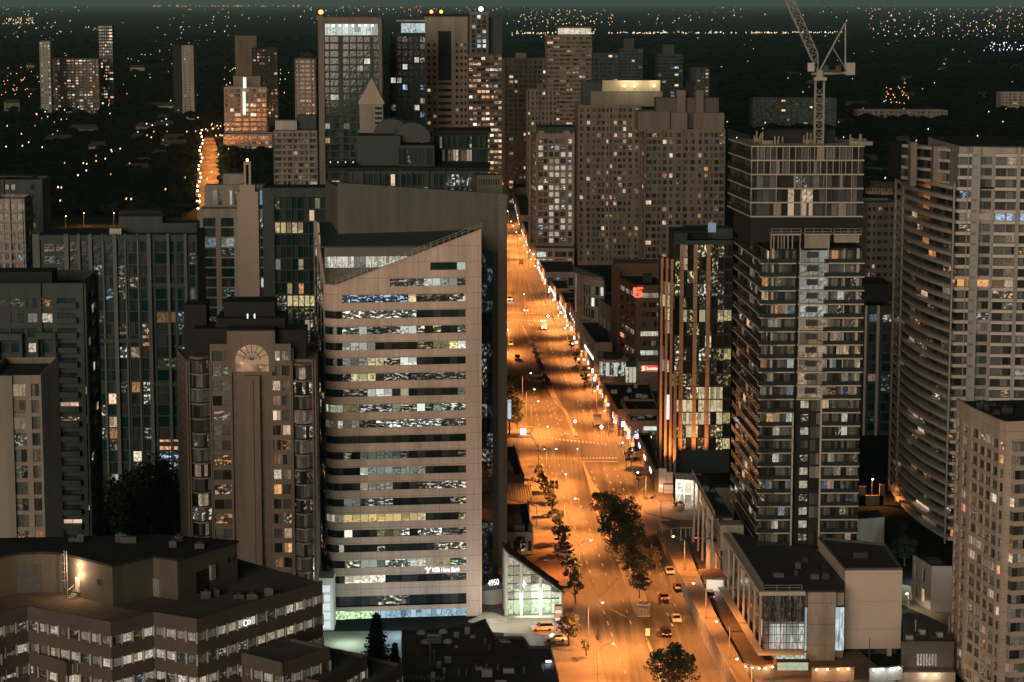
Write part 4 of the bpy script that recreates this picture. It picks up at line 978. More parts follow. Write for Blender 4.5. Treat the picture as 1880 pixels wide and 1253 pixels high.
# ---------------- right of the avenue, far
def right_far():
    B = tower('fluted_brown_tower', 'brown tower with fluted vertical piers right beside the far avenue', (927, 108), 1500, 0, 1003, 22, 3.05, 9, pf=.45, wm='brown_stone', gm='glass_home', lit=.1, pal='warm', side='L', litk=1.1, fin=False, pr=.5)
    a, b, zz = boxpart(B, 'crown', (947, 98), 1504, 0, 966, 10, B.z, MATS['pale_stone']); B.finish(B.wm, B.gm)
    tower('pier_striped_tower', 'second brown pier striped tower in front of the banded one', (968, 165), 1440, 0, 1022, 20, 3.05, 8, pf=.5, wm='brown_stone', gm='glass_home', lit=.06, pal='warm', litk=1.1, pr=.5)
    B = tower('banded_office_tower', 'horizontally banded tower with a bright strip of light under its roof', (1004, 66), 1950, 0, 1087, 26, 3.5, 7, pf=.08, wm='brown_stone', gm='glass_home', lit=.16, pal='warm', litk=1.1, sill=.45, head=.9, fin=False, cat='office tower')
    a, b, zz = boxpart(B, 'top_storey', (1024, 50), 1955, 0, 1085, 20, B.z, MATS['brown_stone'])
    B.win(a - nb_ * .2, b - nb_ * .2, B.z + 1.2, zz - .8, 6, (1.0, .85, .65, 1.0)); B.finish(B.wm, B.gm)
    # white lit slim tower with podium
    D = 1165; p0 = V2(W(984, 246, D)); z = W(984, 246, D).z; X = lambda px: along(p0, z, 0, px)
    B = Bld('white_grid_tower', 'slim white framed apartment tower with many lit blinds beside the avenue', 'apartment tower', p0); B.wm = MATS['pale_stone']
    fh = 3.3; n = int((z - 2 - 8) / fh); z0 = z - 2 - n * fh
    B.facade(X(984), X(1055), z0, z - 2, n, [(.06, .18), (.2, .3), (.34, .45), (.49, .60), (.64, .76), (.84, .93)], sill=.15, head=.85, litf=lambda i, j: ((.62, .55, .44, 1.0) if RN.random() < (.55 if j > 1 else .25) else (room('cool', 1.0, 0.0) if RN.random() < .3 else None)), top=2, mull=1, pr=.35)
    L0 = p0 + ROAD * 22 + Vector((-1.2, 0)); B.facade(L0, p0, z0, z - 4, n, 3, pf=.3, lit=.25, pal='mix', mull=1)
    m = MB(); m.wallbox(L0, L0 + (p0 - L0) * .15, 0, z - 3, 1, 1.5); B.add('edge_blade', m, MATS['pale_stone'])
    B.wall.prism([X(985) + nb_ * .6, X(1054) + nb_ * .6, X(1054) + nb_ * 20, L0 + Vector((.8, 0))], 0, z - 1)
    m = MB(); m.prism([X(986) + nb_ * 2, X(1054) + nb_ * 2, X(1054) + nb_ * 18, X(986) + nb_ * 18], z + .5, z + 3.2, bottom=True); B.add('roof_hat', m, MATS['grey_green'])
    m = MB(); m.prism([X(985) + nb_ * 1.5, X(1055) + nb_ * 1.5, X(1055) + nb_ * 18, X(985) + nb_ * 18], z + 3.2, z + 3.6, bottom=True); B.add('roof', m, MATS['near_black'])
    for px in (994, 1040):
        m = MB(); m.cb(X(px).x, X(px).y + 1, z, 3, 3, 1.5); B.add('chimney', m, MATS['pale_stone'])
    q0 = V2(W(983, 458, 1150)); zp = W(983, 458, 1150).z; q1 = along(q0, zp, 0, 1054)
    B.facade(q0, q1, 0, zp - .5, 2, [(.03, .27), (.32, .44), (.5, .8), (.84, .98)], sill=.1, head=.8, litf=lambda i, j: ((.7, .85, .8, 1.0) if j == 0 else (room('cool', .8, 1.0) if RN.random() < .3 else None)), top=1, mull=3)
    m = MB(); m.prism(inset([q0, q1, q1 + nb_ * 16, q0 + nb_ * 16], .5), 0, zp); B.add('podium', m, MATS['roof_mid'])
    B.finish(B.wm, MATS['glass_home'])
    # brown twin towers with the floodlit crown
    D = 1150; B = tower('crown_lit_tower', 'big brown grid tower with a yellow floodlit rooftop screen', (1062, 193), D, 0, 1176, 26, 3.05, 12, pf=.36, wm='brown_stone', gm='glass_home', lit=.18, pal='warm', litk=1.0, sill=.2, head=.8, mull=2, fin=False)
    a, b, zz = boxpart(B, 'upper_storeys', (1085, 168), D + 6, 0, 1216, 18, B.z - 1, MATS['brown_stone']); boxpart(B, 'side_block', (1070, 153), D + 8, 0, 1106, 10, B.z, MATS['grey_green'])
    c0 = V2(W(1106, 148, D + 6)); zt = W(1106, 148, D + 6).z; c1 = along(c0, zt, 0, 1212)
    m = MB(); m.wallbox(c0, c1, zz, zt, .5, .3); B.add('lit_screen', m, mat('screen_cream', (.5, .42, .28), .7, .1, .2))
    for px in (1146, 1165, 1201):
        q = along(c0, zt, 0, px) - nb_ * 1.6; m = MB(); m.ball(V3(q, (zz + zt) / 2), .5, 8, 5); B.add('flood_lamp', m, glow_mat('flood_yellow', (1, .85, .5), 9))
        Lt = bpy.data.lights.new('flood_light', 'POINT'); Lt.energy = 1100; Lt.color = (1, .82, .5); Lt.shadow_soft_size = .5; lo = bpy.data.objects.new('flood_light', Lt); COL.objects.link(lo); lo.location = V3(q - nb_ * 3, zt)
    B.finish(B.wm, B.gm)
    D = 1060; B = tower('twin_brown_tower', 'big brown grid tower with projecting piers, right half of the pair', (1186, 238), D, 0, 1332, 26, 3.05, 13, pf=.36, wm='brown_stone', gm='glass_home', lit=.14, pal='warm', litk=1.0, sill=.2, head=.8, side='L', scols=6, fin=False)
    for x0, x1, y in ((1172, 1230, 205), (1232, 1262, 207), (1274, 1330, 208)): boxpart(B, 'upper_storeys', (x0, y), D + 4, 0, x1, 18, B.z - 1, MATS['brown_stone'])
    for x0, x1, y in ((1243, 1259, 166), (1278, 1292, 166)): boxpart(B, 'roof_pier', (x0, y), D + 7, 0, x1, 5, B.z, MATS['brown_stone'])
    boxpart(B, 'plant_room', (1205, 180), D + 9, 0, 1320, 10, B.z, MATS['brown_dark']); boxpart(B, 'roof_pier', (1262, 150), D + 12, 0, 1275, 5, B.z, MATS['near_black'])
    B.finish(B.wm, B.gm)
    B = tower('curved_top_tower', 'distant grey tower with a curved cap, left of the two behind the floodlit crown', (1138, 90), 2300, 0, 1180, 22, 3.1, 6, pf=.3, wm='grey_green', gm='glass_teal', lit=.05, pal='cool', litk=1.2, fin=False)
    boxpart(B, 'cap', (1146, 71), 2304, 0, 1164, 12, B.z, MATS['grey_green']); B.finish(B.wm, B.gm)
    B = tower('blue_window_tower', 'distant grey tower with bluish lit windows behind the floodlit crown', (1208, 100), 2200, 0, 1254, 22, 3.3, 6, pf=.3, wm='grey_green', gm='glass_teal', lit=.2, pal='cool', litk=1.3, fin=False)
    boxpart(B, 'cap', (1217, 82), 2204, 0, 1238, 12, B.z, MATS['grey_green']); B.finish(B.wm, B.gm)
    tower('small_pier_tower', 'small distant tower with lit windows at the right of the twin brown pair', (1270, 125), 2150, 0, 1303, 20, 3.1, 4, pf=.4, wm='grey_green', gm='glass_home', lit=.2, pal='warm', litk=1.2)
    tower('dark_block_tower', 'dark plain block between the banded tower and the floodlit crown', (1090, 98), 1900, 0, 1136, 22, 3.2, 5, pf=.4, wm='teal_dark', gm='glass_dark', lit=.08, pal='warm', litk=1.2)
    # wide slabs beyond the crane, at the right
    tower('wide_slab_block', 'wide apartment slab with scattered lit windows behind the crane mast', (1382, 181), 2300, 0, 1536, 22, 3.1, 18, pf=.4, wm='grey_green', gm='glass_home', lit=.12, pal='warm', litk=1.2, cat='apartment building')
    tower('long_low_block', 'long low apartment block right of the crane with dim windows', (1575, 202), 2500, -6, 1740, 22, 3.2, 20, pf=.4, wm='brown_stone', gm='glass_home', lit=.1, pal='warm', litk=1.2, cat='apartment building')
    tower('pink_flat_block', 'small flat pinkish block at the far right edge', (1838, 170), 2700, 0, 1900, 22, 3.2, 8, pf=.4, wm='pale_stone', gm='glass_home', lit=.05, pal='warm', litk=1.2, cat='building')
    # left far skyline
    tower('white_slab_tower', 'small white slab tower left of the distant twinkling block', (72, 76), 2700, 0, 92, 18, 3.1, 3, pf=.6, wm='concrete', gm='glass_home', lit=.3, pal='cool', litk=1.4)
    tower('twinkling_block', 'wide distant block twinkling with lit windows between two towers at the far left', (92, 108), 2750, 0, 181, 20, 3.3, 14, pf=.3, wm='brown_dark', gm='glass_home', lit=.38, pal='warm', litk=1.4)
    tower('speckled_tower', 'tall distant tower speckled with lights at the far left', (180, 46), 2800, 0, 206, 18, 3.6, 5, pf=.3, wm='grey_green', gm='glass_home', lit=.4, pal='warm', litk=1.8)
    B = tower('twin_white_slab', 'pair of pale vertical slabs standing alone in the far left woods', (333, 84), 2600, 0, 355, 16, 3.1, [(.2, .3), (.6, .7)], wm='concrete', gm='glass_home', lit=.05, pal='cool', fin=False)
    boxpart(B, 'dark_wing', (317, 82), 2606, 0, 331, 14, 0, MATS['near_black']); B.finish(B.wm, B.gm)
nb_ = Vector((0, 1))
right_far()
mat('balcony_edge', (.50, .46, .38), .7, .12, .3); mat('warm_concrete', (.33, .285, .23), .85, .2, .15, streak=1); mat('copper_pier', (.45, .27, .15), .5, .15, .3)
nb = Vector((0, 1))
# ---------------- balcony tower under construction with the crane, and its podium
ZP = 15.0
def balcony_tower():
    c0 = V2(GZ(1394, 1003, ZP)); r = 1.2
    zt = zat(1405, 458, c0); n = 22; fh = (zt - ZP) / n
    X = lambda px, o=0: along(c0 + nb * o, 60, r, px)
    B = Bld('balcony_tower', 'unfinished dark glass balcony tower standing under the white tower crane', 'apartment tower', c0); B.wm = MATS['warm_concrete']
    E = X(1583); Lb = c0 + ROAD * 44; d = (E - c0).normalized()
    def vlit(i):
        return (.55, .50, .38, 1.0)
    segs = [(1400, 1421), (1421, 1442), (1442, 1458)]
    def glass(pa, pb, nn_, z0, z1, o=1.3, lit=.03, k=1.0, pal='mix'):
        a = X(pa, o); b = X(pb, o)
        for j in range(nn_):
            q = a + (b - a) * (j / nn_); w_ = a + (b - a) * ((j + 1) / nn_)
            B.win(q, w_, z0, z1, 2, room(pal, k) if RN.random() < lit else DARKW, 'glass_home')
    for i in range(n):
        z = ZP + i * fh; za = z + .05; zb = z + fh - .3
        up = i >= 11
        glass(1397, 1458, 5, za, zb, lit=.3, k=.55); glass(1512, 1548, 3, za, zb, 1.3, .3, .55); glass(1548, 1580, 3, za, zb, 1.3, .34, .7)
        # lift lobby strip: lit window in a dark recess
        if up:
            cool = i >= n - 5; k = (.62, .66, .60, 1.0) if cool else (.62, .44, .30, 1.0)
            a = X(1466, 1.2); b = X(1518, 1.2)
            B.win(a, b, za, zb, 3, tuple(x * (.3 + .35 * ((i * 7) % 5) / 5) for x in k[:3]) + (1.0,), 'glass_home')
            m = MB(); q = X(1479, 1.0); w_ = X(1500, 1.0); m.wallbox(q, w_, za + .9, zb - .35, .15, 0); B.many('stair_window', MATS['metal_dark'], m)
        else:
            glass(1490, 1512, 1, za, zb, 1.3)
            B.win(X(1472, 2.2), X(1487, 2.2), za + .5, zb - .4, 2, (.50, .43, .34, 1.0 if i % 3 else 0.0) if i != 7 else DARKW, 'glass_home')
        # slabs
        for pa, pb, sk in ((1394, 1460, 0), (1511, 1583 if i < n - 9 else 1585, 0), (1464, 1519, 1)):
            if sk and not up: continue
            m = MB(); a = X(pa); b = X(pb); m.prism([a, b, b + nb * 4, a + nb * 4], z - .26, z, bottom=True)
            B.many('balcony', MATS['balcony_edge'], m)
            if not (sk): m = MB(); m.wallbox(a, b, z + .05, z + .85, .04, -.05); B.many('railing', MATS['rail_glass'], m)
        # side slab going back along the street
        m = MB(); a = c0; b = Lb; m.prism([b + Vector((-.0, 0)), a, a + d * 3, b + d * 3], z - .26, z, bottom=True); B.many('balcony', MATS['balcony_edge'], m)
        for j in range(12):
            q = Lb + (c0 - Lb) * (j / 12) + d * 1.0; w_ = Lb + (c0 - Lb) * ((j + 1) / 12) + d * 1.0
            B.win(q, w_, za, zb, 2, room('warm', .8, RN.choice((0.0, 1.0))) if RN.random() < (.4 if j < 7 else .1) else DARKW, 'glass_home')
        m = MB(); m.wallbox(Lb, c0, z + .05, z + 1.0, .05, -.04); B.many('railing', MATS['rail_glass'], m)
    # piers
    for pa, pb, za, zb, o in ((1457, 1460, ZP, ZP + 10 * fh, .0), (1509, 1512, ZP, ZP + 12 * fh, .0), (1415, 1419, ZP + 11 * fh, zt, 1.0), (1466, 1468, ZP + 11 * fh, zt, .6), (1517, 1519, ZP + 11 * fh, zt, .4), (1547, 1549, ZP + 11 * fh, zt, .8), (1570, 1575, ZP + 11 * fh, zt, 1.0)):
        m = MB(); m.wallbox(X(pa, o), X(pb, o), za, zb, .6, .0); B.many('pier', MATS['balcony_edge'], m)
    body = [X(1396, 1.5), X(1461, 1.5), X(1462, 2.6), X(1489, 2.6), X(1490, 1.5), X(1581, 1.5), X(1581, 1.5) + ROAD * 30, Lb + d * 2 + ROAD * 2]
    body[0] = c0 + d * 1.75 + nb * 1.5
    dk = MB(); dk.prism(body, ZP - 8, zt + .1); B.add('core', dk, MATS['near_black'])
    # setback storey with guard rails
    f0 = V2(W(1408, 428, c0.y + 1.2)); zs = zt + fh
    for pa, pb in ((1413, 1467), (1474, 1522), (1527, 1552), (1554, 1577)):
        a = X(pa, .6); b = X(pb, .6); m = MB()
        m.wallbox(a, b, zs, zs + .25, 3, .4); B.add('top_slab', m, MATS['balcony_edge'])
        m = MB()
        for h in (.5, 1.1): m.tube(V3(a - nb * .3, zs + .25 + h), V3(b - nb * .3, zs + .25 + h), .04, 4)
        k = max(2, int((b - a).length / 1.8))
        for j in range(k + 1): q = a + (b - a) * (j / k) - nb * .3; m.tube(V3(q, zs + .2), V3(q, zs + 1.4), .04, 4)
        B.add('guard_rail', m, MATS['metal_pale'])
    for px in (1413, 1418, 1426, 1432, 1437, 1444, 1452, 1466):
        m = MB(); q = X(px, .8); m.bx(q.x - .12, q.y, zt, q.x + .12, q.y + .3, zs); B.add('prop', m, MATS['warm_concrete'])
    m = MB(); m.wallbox(X(1474, .9), X(1520, .9), zt + .1, zs, .3, 0); B.add('formwork_panel', m, MATS['warm_concrete'])
    m = MB(); m.wallbox(X(1528, .9), X(1574, .9), zs - 1.6, zs, .3, 0); B.add('formwork_panel', m, MATS['warm_concrete'])
    # upper part, set back
    D2 = c0.y + 12; u0 = V2(W(1377, 268, D2)); zu = W(1377, 268, D2).z; zb0 = zat(1380, 397, u0); U = lambda px, o=0: along(u0 + nb * o, 80, .5, px)
    k = 5; uf = (zu - zb0) / k
    Lu = u0 + ROAD * 26 - Vector((1.0, 0))
    for i in range(k + 1):
        z = zb0 + i * uf; m = MB(); a = U(1377); b = U(1584)
        m.prism([Lu, a, b, b + nb * 24], z - .28, z, bottom=True); B.add('floor_slab', m, MATS['balcony_edge'])
        if i == k: break
        lits = {3: .0, 2: .16, 1: .2}.get(i, .05)
        for j in range(18):
            q = a + (b - a) * (j / 18) + nb * 1.0; w_ = a + (b - a) * ((j + 1) / 18) + nb * 1.0
            c = DARKW
            if i == 2 and j in (7, 8): c = (.42, .46, .42, 0.0)
            if i in (0, 1) and j in (6, 8, 9): c = (.6, .42, .28, 1.0)
            B.win(q, w_, z, z + uf - .28, 1, c, 'glass_home')
            if i >= 3 or j % 4 == 0: m = MB(); m.wallbox(q - nb * .9, q - nb * .9 + d * .22, z, z + uf - .28, .2, 0); B.many('pier', MATS['warm_concrete'], m)
        for j in range(10):
            q = Lu + (a - Lu) * (j / 10) + d * .6; w_ = Lu + (a - Lu) * ((j + 1) / 10) + d * .6; B.win(q, w_, z, z + uf - .28, 2, DARKW, 'glass_home')
        m = MB(); m.wallbox(Lu, a, z + .05, z + 1.1, .06, -.02); B.many('railing', MATS['rail_glass'], m)
    m = MB(); m.prism([Lu + d * 1.4, U(1379, 1.6), U(1582, 1.6), U(1582, 24)], zt, zu - .3); B.add('core', m, MATS['near_black'])
    m = MB(); q = zat(1450, 240, U(1450, 8)); m.prism([U(1400, 9), U(1530, 9), U(1530, 18), U(1400, 18)], zu, q); B.add('roof_housing', m, MATS['near_black'])
    rg = random.Random(8)
    for k in range(26):                                   # starter bars, props and stacked material on the open top deck
        a = U(rg.uniform(1380, 1582), rg.uniform(1, 18)); m = MB(); h = rg.uniform(.8, 2.6); m.bx(a.x - .15, a.y - .15, zu, a.x + .15, a.y + .15, zu + h)
        if rg.random() < .3: m.bx(a.x, a.y, zu, a.x + rg.uniform(1, 3), a.y + 1, zu + .8)
        B.many('site_material', MATS['warm_concrete'], m)
    for k in range(30):
        i = rg.randrange(5); a = U(rg.uniform(1380, 1580), .35); z = zb0 + i * uf; m = MB(); m.bx(a.x, a.y, z, a.x + rg.choice((.12, .12, .5, 1.6)), a.y + .15, z + uf - .3); B.many('prop', MATS['warm_concrete' if rg.random() < .6 else 'metal_dark'], m)
    m = MB(); a = Lu; b = u0
    for h in (.6, 1.2, 2.0): m.tube(V3(a, zu + h), V3(b, zu + h), .05, 4)
    for j in range(14): q = a + (b - a) * (j / 13); m.tube(V3(q, zu), V3(q, zu + 2.2), .05, 4)
    B.add('guard_rail', m, MATS['metal_dark'])
    B.finish(B.wm, MATS['glass_home'])
    # crane on the roof
    return zu, U
ZU, UT = balcony_tower()
def crane():
    base = UT(1500, 6); zb = ZU - 4
    s = 4300.0 / (base.y + 10)
    z1 = zat(1500, 148, base)
    R0 = empty('tower_crane', V3(base, zb), 'white luffing tower crane with a raised lattice jib and counterweight on the dark tower', 'crane')
    m = MB(); h = .9; C4 = [Vector((a, b)) for a, b in ((-h, -h), (h, -h), (h, h), (-h, h))]
    for c in C4: m.tube(V3(base + c, zb), V3(base + c, z1), .12, 5)
    z = zb; k = 0
    while z < z1 - 1.8:
        for i in range(4):
            a = base + C4[i]; b = base + C4[(i + 1) % 4]
            m.tube(V3(a, z), V3(b, z + 1.8), .06, 4); m.tube(V3(a, z), V3(b, z), .06, 4)
        z += 1.8
    for c in C4: pass
    wm = mat('crane_white', (.38, .38, .34), .5, .12, .4)
    build('mast', m, wm, R0)
    m = MB(); m.cb(base.x, base.y, z1, 2.6, 2.6, .7); m.tube(V3(base, z1 + .6), V3(base, z1 + 2.2), .9, 12); build('slewing_ring', m, wm, R0)
    P = lambda px, py, dy=0: W(px, py, base.y + dy)
    pv = P(1500, 134); cw = P(1566, 134, 3)
    m = MB()
    for o in (-.8, .8): m.box(P(1490, 138, o * 1.0), P(1566, 136, 3 + o) - P(1490, 138, o), (0, .3, 0), (0, 0, .5))
    m.box(P(1490, 137, -.9), (P(1566, 135, 2.1) - P(1490, 137, -.9)), (0, 1.8, 0), (0, 0, .12)); build('machinery_deck', m, wm, R0)
    m = MB(); q = P(1552, 138, 2); m.bx(q.x, q.y - 1, q.z, q.x + 1.9, q.y + 2, q.z + 2.6); build('counterweight', m, MATS['concrete_pale'], R0)
    m = MB()
    for px in (1515, 1538):
        q = P(px, 133, 1); m.bx(q.x - .5, q.y - .6, q.z, q.x + .6, q.y + .6, q.z + 1.5)
    q = P(1526, 133, 1); m.bx(q.x - 1.6, q.y - .8, q.z, q.x + 2.0, q.y + .8, q.z + .5)
    build('winch', m, MATS['metal_dark'], R0)
    m = MB(); top = P(1552, 42, 1.5)
    for o in (-.7, .7):
        m.tube(P(1505, 130, o), top + Vector((0, o * .3, 0)), .18, 6); m.tube(P(1552, 128, 2 + o), top + Vector((0, o * .3, 0)), .16, 6)
    m.tube(P(1529, 88, .5), P(1552, 126, 2), .12, 5); build('a_frame', m, wm, R0)
    # jib: triangular lattice rising to the upper left and out of the picture
    j0 = P(1500, 131, 0); j1 = P(1410, -70, -4); dr = (j1 - j0); L = dr.length; dr.normalize(); sd = Vector((0, 1, 0)); up = dr.cross(sd).normalized()
    if up.z < 0: up = -up
    m = MB(); hw = .85; N = int(L / 1.7)
    A = lambda t: j0 + dr * t; w0 = lambda t: min(1.0, .15 + t / 4.0)
    ch = lambda t: (A(t) + sd * hw * w0(t), A(t) - sd * hw * w0(t), A(t) + up * 1.7 * w0(t))
    for i in range(N):
        t0 = L * i / N; t1 = L * (i + 1) / N; a = ch(t0); b = ch(t1)
        for k in range(3): m.tube(a[k], b[k], .12, 5); m.tube(a[k], b[(k + 1) % 3], .06, 4)
        m.tube(a[0], a[2], .06, 4); m.tube(a[1], a[2], .06, 4)
    build('jib', m, wm, R0)
    m = MB(); m.tube(top, A(L) + up * 1.7, .05, 4); build('pendant_rope', m, MATS['metal_dark'], R0)
    m = MB(); q = P(1490, 128, -1.6); m.bx(q.x - .9, q.y - .8, q.z - .4, q.x + .5, q.y + .6, q.z + 1.4); build('cab', m, MATS['metal_pale'], R0)
crane()
def podium():
    z = ZP; P = lambda x, y, zz=z: V2(GZ(x, y, zz))
    a = P(1401, 1085); r = 1.0; X = lambda px, o=0: along(a + nb * o, z, r, px)
    B = Bld('glass_podium', 'glazed podium with tall columns and dark terrace roof under the balcony tower', 'podium building', a); B.wm = MATS['warm_concrete']
    L = P(1333, 978); e = X(1551)
    d = (e - a).normalized()
    g = 3.0
    B.facade(a, X(1478), g, z - .8, 2, 6, pf=.04, sill=.04, head=.97, rec=.5, mull=2, pr=.0, litf=lambda i, j: ((.62, .66, .58, 1.0) if i == 0 and j else (.05, .05, .045, 0.0)), matn='glass_home')
    m = MB()                                                          # dark mullion grid
    for k in range(8): q = a + (X(1478) - a) * (k / 7); m.tube(V3(q - nb * .05, g), V3(q - nb * .05, z - .8), .07, 4)
    for k in range(8): m.tube(V3(a - nb * .05, g + k * 1.6), V3(X(1478) - nb * .05, g + k * 1.6), .07, 4)
    B.add('mullion_grid', m, MATS['metal_dark'])
    m = MB(); m.wallbox(X(1483), X(1534), 0, z - .2, 1.5, .8); B.add('concrete_wall', m, panel_mat('board_concrete', (.36, .31, .25), 60, 4.2, .15, rough=.9, var=.3, sc=.25, streak=1))
    B.win(X(1534), X(1551), g, z - 3, 2, (.6, .75, .8, 1.0)); B.win(X(1478.2), X(1482.6), g, z - 3, 1, (.6, .7, .7, 1.0))
    B.win(X(1420, .3), X(1482, .3), .3, g - .4, 6, (.62, .72, .56, 1.0)); 
    m = MB(); m.prism([a - nb * .8 - d * .8, X(1478) - nb * .8, X(1478) + nb * 2, L + d * 2, L - d * .8], z - .8, z, bottom=True); B.add('cornice', m, MATS['balcony_edge'])
    m = MB(); m.prism([a + nb * .3 + d * .5, X(1500, .3), X(1551, .3), X(1551, 30), L + d * .8], z, z + .06); B.add('terrace_roof', m, MATS['roof_dark'])
    # terrace railing
    m = MB(); n = 22
    for (p, q) in ((a + d * .3, X(1472)), (L + d * .3, a + d * .3)):
        k = int((q - p).length / 2.2)
        for h in (1.1, .6): m.tube(V3(p, z + h), V3(q, z + h), .05, 4)
        for j in range(k + 1): w_ = p + (q - p) * (j / k); m.tube(V3(w_, z), V3(w_, z + 1.15), .05, 4)
    B.add('railing', m, MATS['metal_pale'])
    # side wall of dark glass with pale columns
    s0 = L; s1 = a
    for i in range(3):
        for j in range(22):
            q = s0 + (s1 - s0) * (j / 22) + d * 1.6; w_ = s0 + (s1 - s0) * ((j + 1) / 22) + d * 1.6
            B.win(q, w_, g + i * 3.7, g + i * 3.7 + 3.5, 2, room('warm', .7, RN.choice((0., 1.))) if RN.random() < .22 else DARKW, 'glass_home')
    for j in range(7):
        q = s0 + (s1 - s0) * ((j + .3) / 7) + d * .1; m = MB(); m.box(V3(q, 0), V3(d * .35, 0), V3((s1 - s0).normalized() * .5, 0), (0, 0, z - .8)); B.many('column', MATS['balcony_edge'], m)
    B.wall.prism([a + nb * 1.2 + d * 2.2, X(1483, 1.2), X(1550, 1.2), X(1550, 30), L + d * 2.5], 0, z - .8)
    m = MB(); m.prism([a + nb * -2 - d * 1, X(1480, -2), X(1480, .1), a + nb * .1 + d * .1, L + d * .1, L - d * 1.6], g - .4, g, bottom=True); B.add('canopy', m, MATS['balcony_edge'])
    # link wall with plant box on the roof
    # long lower terrace with street-side wall
    for p, w_, h in (((1333, 978), 4.5, z + 1.6), ):
        q = P(*p); m = MB(); m.prism([q - d * 1.2, q + d * 3.8, q + d * 3.8 + ROAD * 5, q - d * 1.2 + ROAD * 5], z - 4, h); B.add('bulkhead', m, MATS['warm_concrete'])
    B.finish(B.wm, MATS['glass_home'])
    # northern block of the podium with its own roof
    zz = 17.0; A = P(1312, 948, zz); C = P(1271, 871, zz); B = Bld('column_podium', 'low block with black flat roof and tall pale columns left of the balcony tower foot', 'podium building', A); B.wm = MATS['warm_concrete']
    E = along(A, zz, 1, 1345)
    m = MB(); m.prism([A, E, E + ROAD * 44, C], zz - .5, zz, bottom=True); B.add('roof', m, MATS['near_black'])
    m = MB()
    for h in (.6, 1.1): m.tube(V3(C, zz + h), V3(A, zz + h), .06, 4)
    for j in range(26): q = C + (A - C) * (j / 25); m.tube(V3(q, zz), V3(q, zz + 1.15), .06, 4)
    B.add('railing', m, MATS['metal_pale'])
    for i in range(3):
        for j in range(14):
            q = C + (A - C) * (j / 14) + d * 1.4; w_ = C + (A - C) * ((j + 1) / 14) + d * 1.4
            B.win(q, w_, 3.2 + i * 4.3, 7 + i * 4.3, 2, room('warm', .8, RN.choice((0., 1.))) if RN.random() < .3 else DARKW, 'glass_home')
    for j in range(5):
        q = C + (A - C) * ((j + .3) / 5); m = MB(); m.box(V3(q, 0), V3(d * .4, 0), V3((A - C).normalized() * .5, 0), (0, 0, zz - .5)); B.many('column', MATS['balcony_edge'], m)
    B.wall.prism([A + d * 1.8 , E, E + ROAD * 43, C + d * 2.4], 0, zz - .5)
    B.finish(B.wm, MATS['glass_home'])
    # big blank white box
    zb = 17.5; q0 = P(1552, 1048, zb); q1 = along(q0, zb, 1.6, 1657); B = Bld('blank_white_box', 'big blank cream cladding box overhanging beside the podium', 'building', q0); B.wm = panel_mat('cream_panel', (.62, .52, .43), 30, 5.6, .08, rough=.8, var=.06, sc=.05)
    bk0 = P(1503, 990, zb); bk1 = P(1580, 968, zb)
    zl = zat(1552, 1192, q0)
    poly = [q0, q1, q1 + nb * 22, bk0 + nb * 2]
    B.wall.prism([q0, q1, q1 + nb * 21, bk0], zl, zb, bottom=True)
    m = MB(); m.prism(inset([q0, q1, q1 + nb * 21, bk0], .4), zb, zb + .05); B.add('roof', m, MATS['roof_dark'])
    m = MB(); pl = [q0, q1, q1 + nb * 21, bk0]
    for i in range(4): m.wallbox(pl[i], pl[(i + 1) % 4], zb + .001, zb + .5, .3, 0)
    B.add('parapet', m, MATS['roof_mid'])
    m = MB(); m.prism([q0 + nb * 10 + d * 3, q0 + nb * 10 + d * 6, q0 + nb * 13 + d * 6, q0 + nb * 13 + d * 3], zb, zb + 1.2); B.add('rooftop_unit', m, MATS['metal_dark'])
    m = MB(); m.prism([q0 + nb * 2 + d * 1, q1 + nb * 2 - d * .5, q1 + nb * 20, bk0 + d], 0, zl); B.add('recessed_base', m, mat('base_dark', (.09, .08, .07), .8, .2, .3))
    m = MB(); e = q1 - d * 2.6; m.box(V3(e - nb * -.3, 0), V3(d * .9, 0), V3(nb * .9, 0), (0, 0, zl)); B.add('column', m, MATS['concrete_pale'])
    m = MB(); m.wallbox(q0 + d * 3 + nb * 1.9, q0 + d * 6.5 + nb * 1.9, .2, 3.4, .2, .05); B.add('garage_door', m, MATS['near_black'])
    B.finish(B.wm, MATS['glass_home'])
    # grey white wall further back
    q0 = V2(W(1563, 955, 530)); q1 = V2(W(1624, 953, 533)); zt = W(1563, 955, 530).z
    B = Bld('grey_service_block', 'plain grey service block behind the roof of the cream box', 'building', q0); B.wm = MATS['concrete_pale']
    B.wall.prism([q0, q1, q1 + nb * 8, q0 + nb * 8], 0, zt); m = MB(); m.prism(inset([q0, q1, q1 + nb * 8, q0 + nb * 8], .3), zt, zt + .04); B.add('roof', m, MATS['roof_dark']); B.finish(B.wm, MATS['glass_home'])
podium()
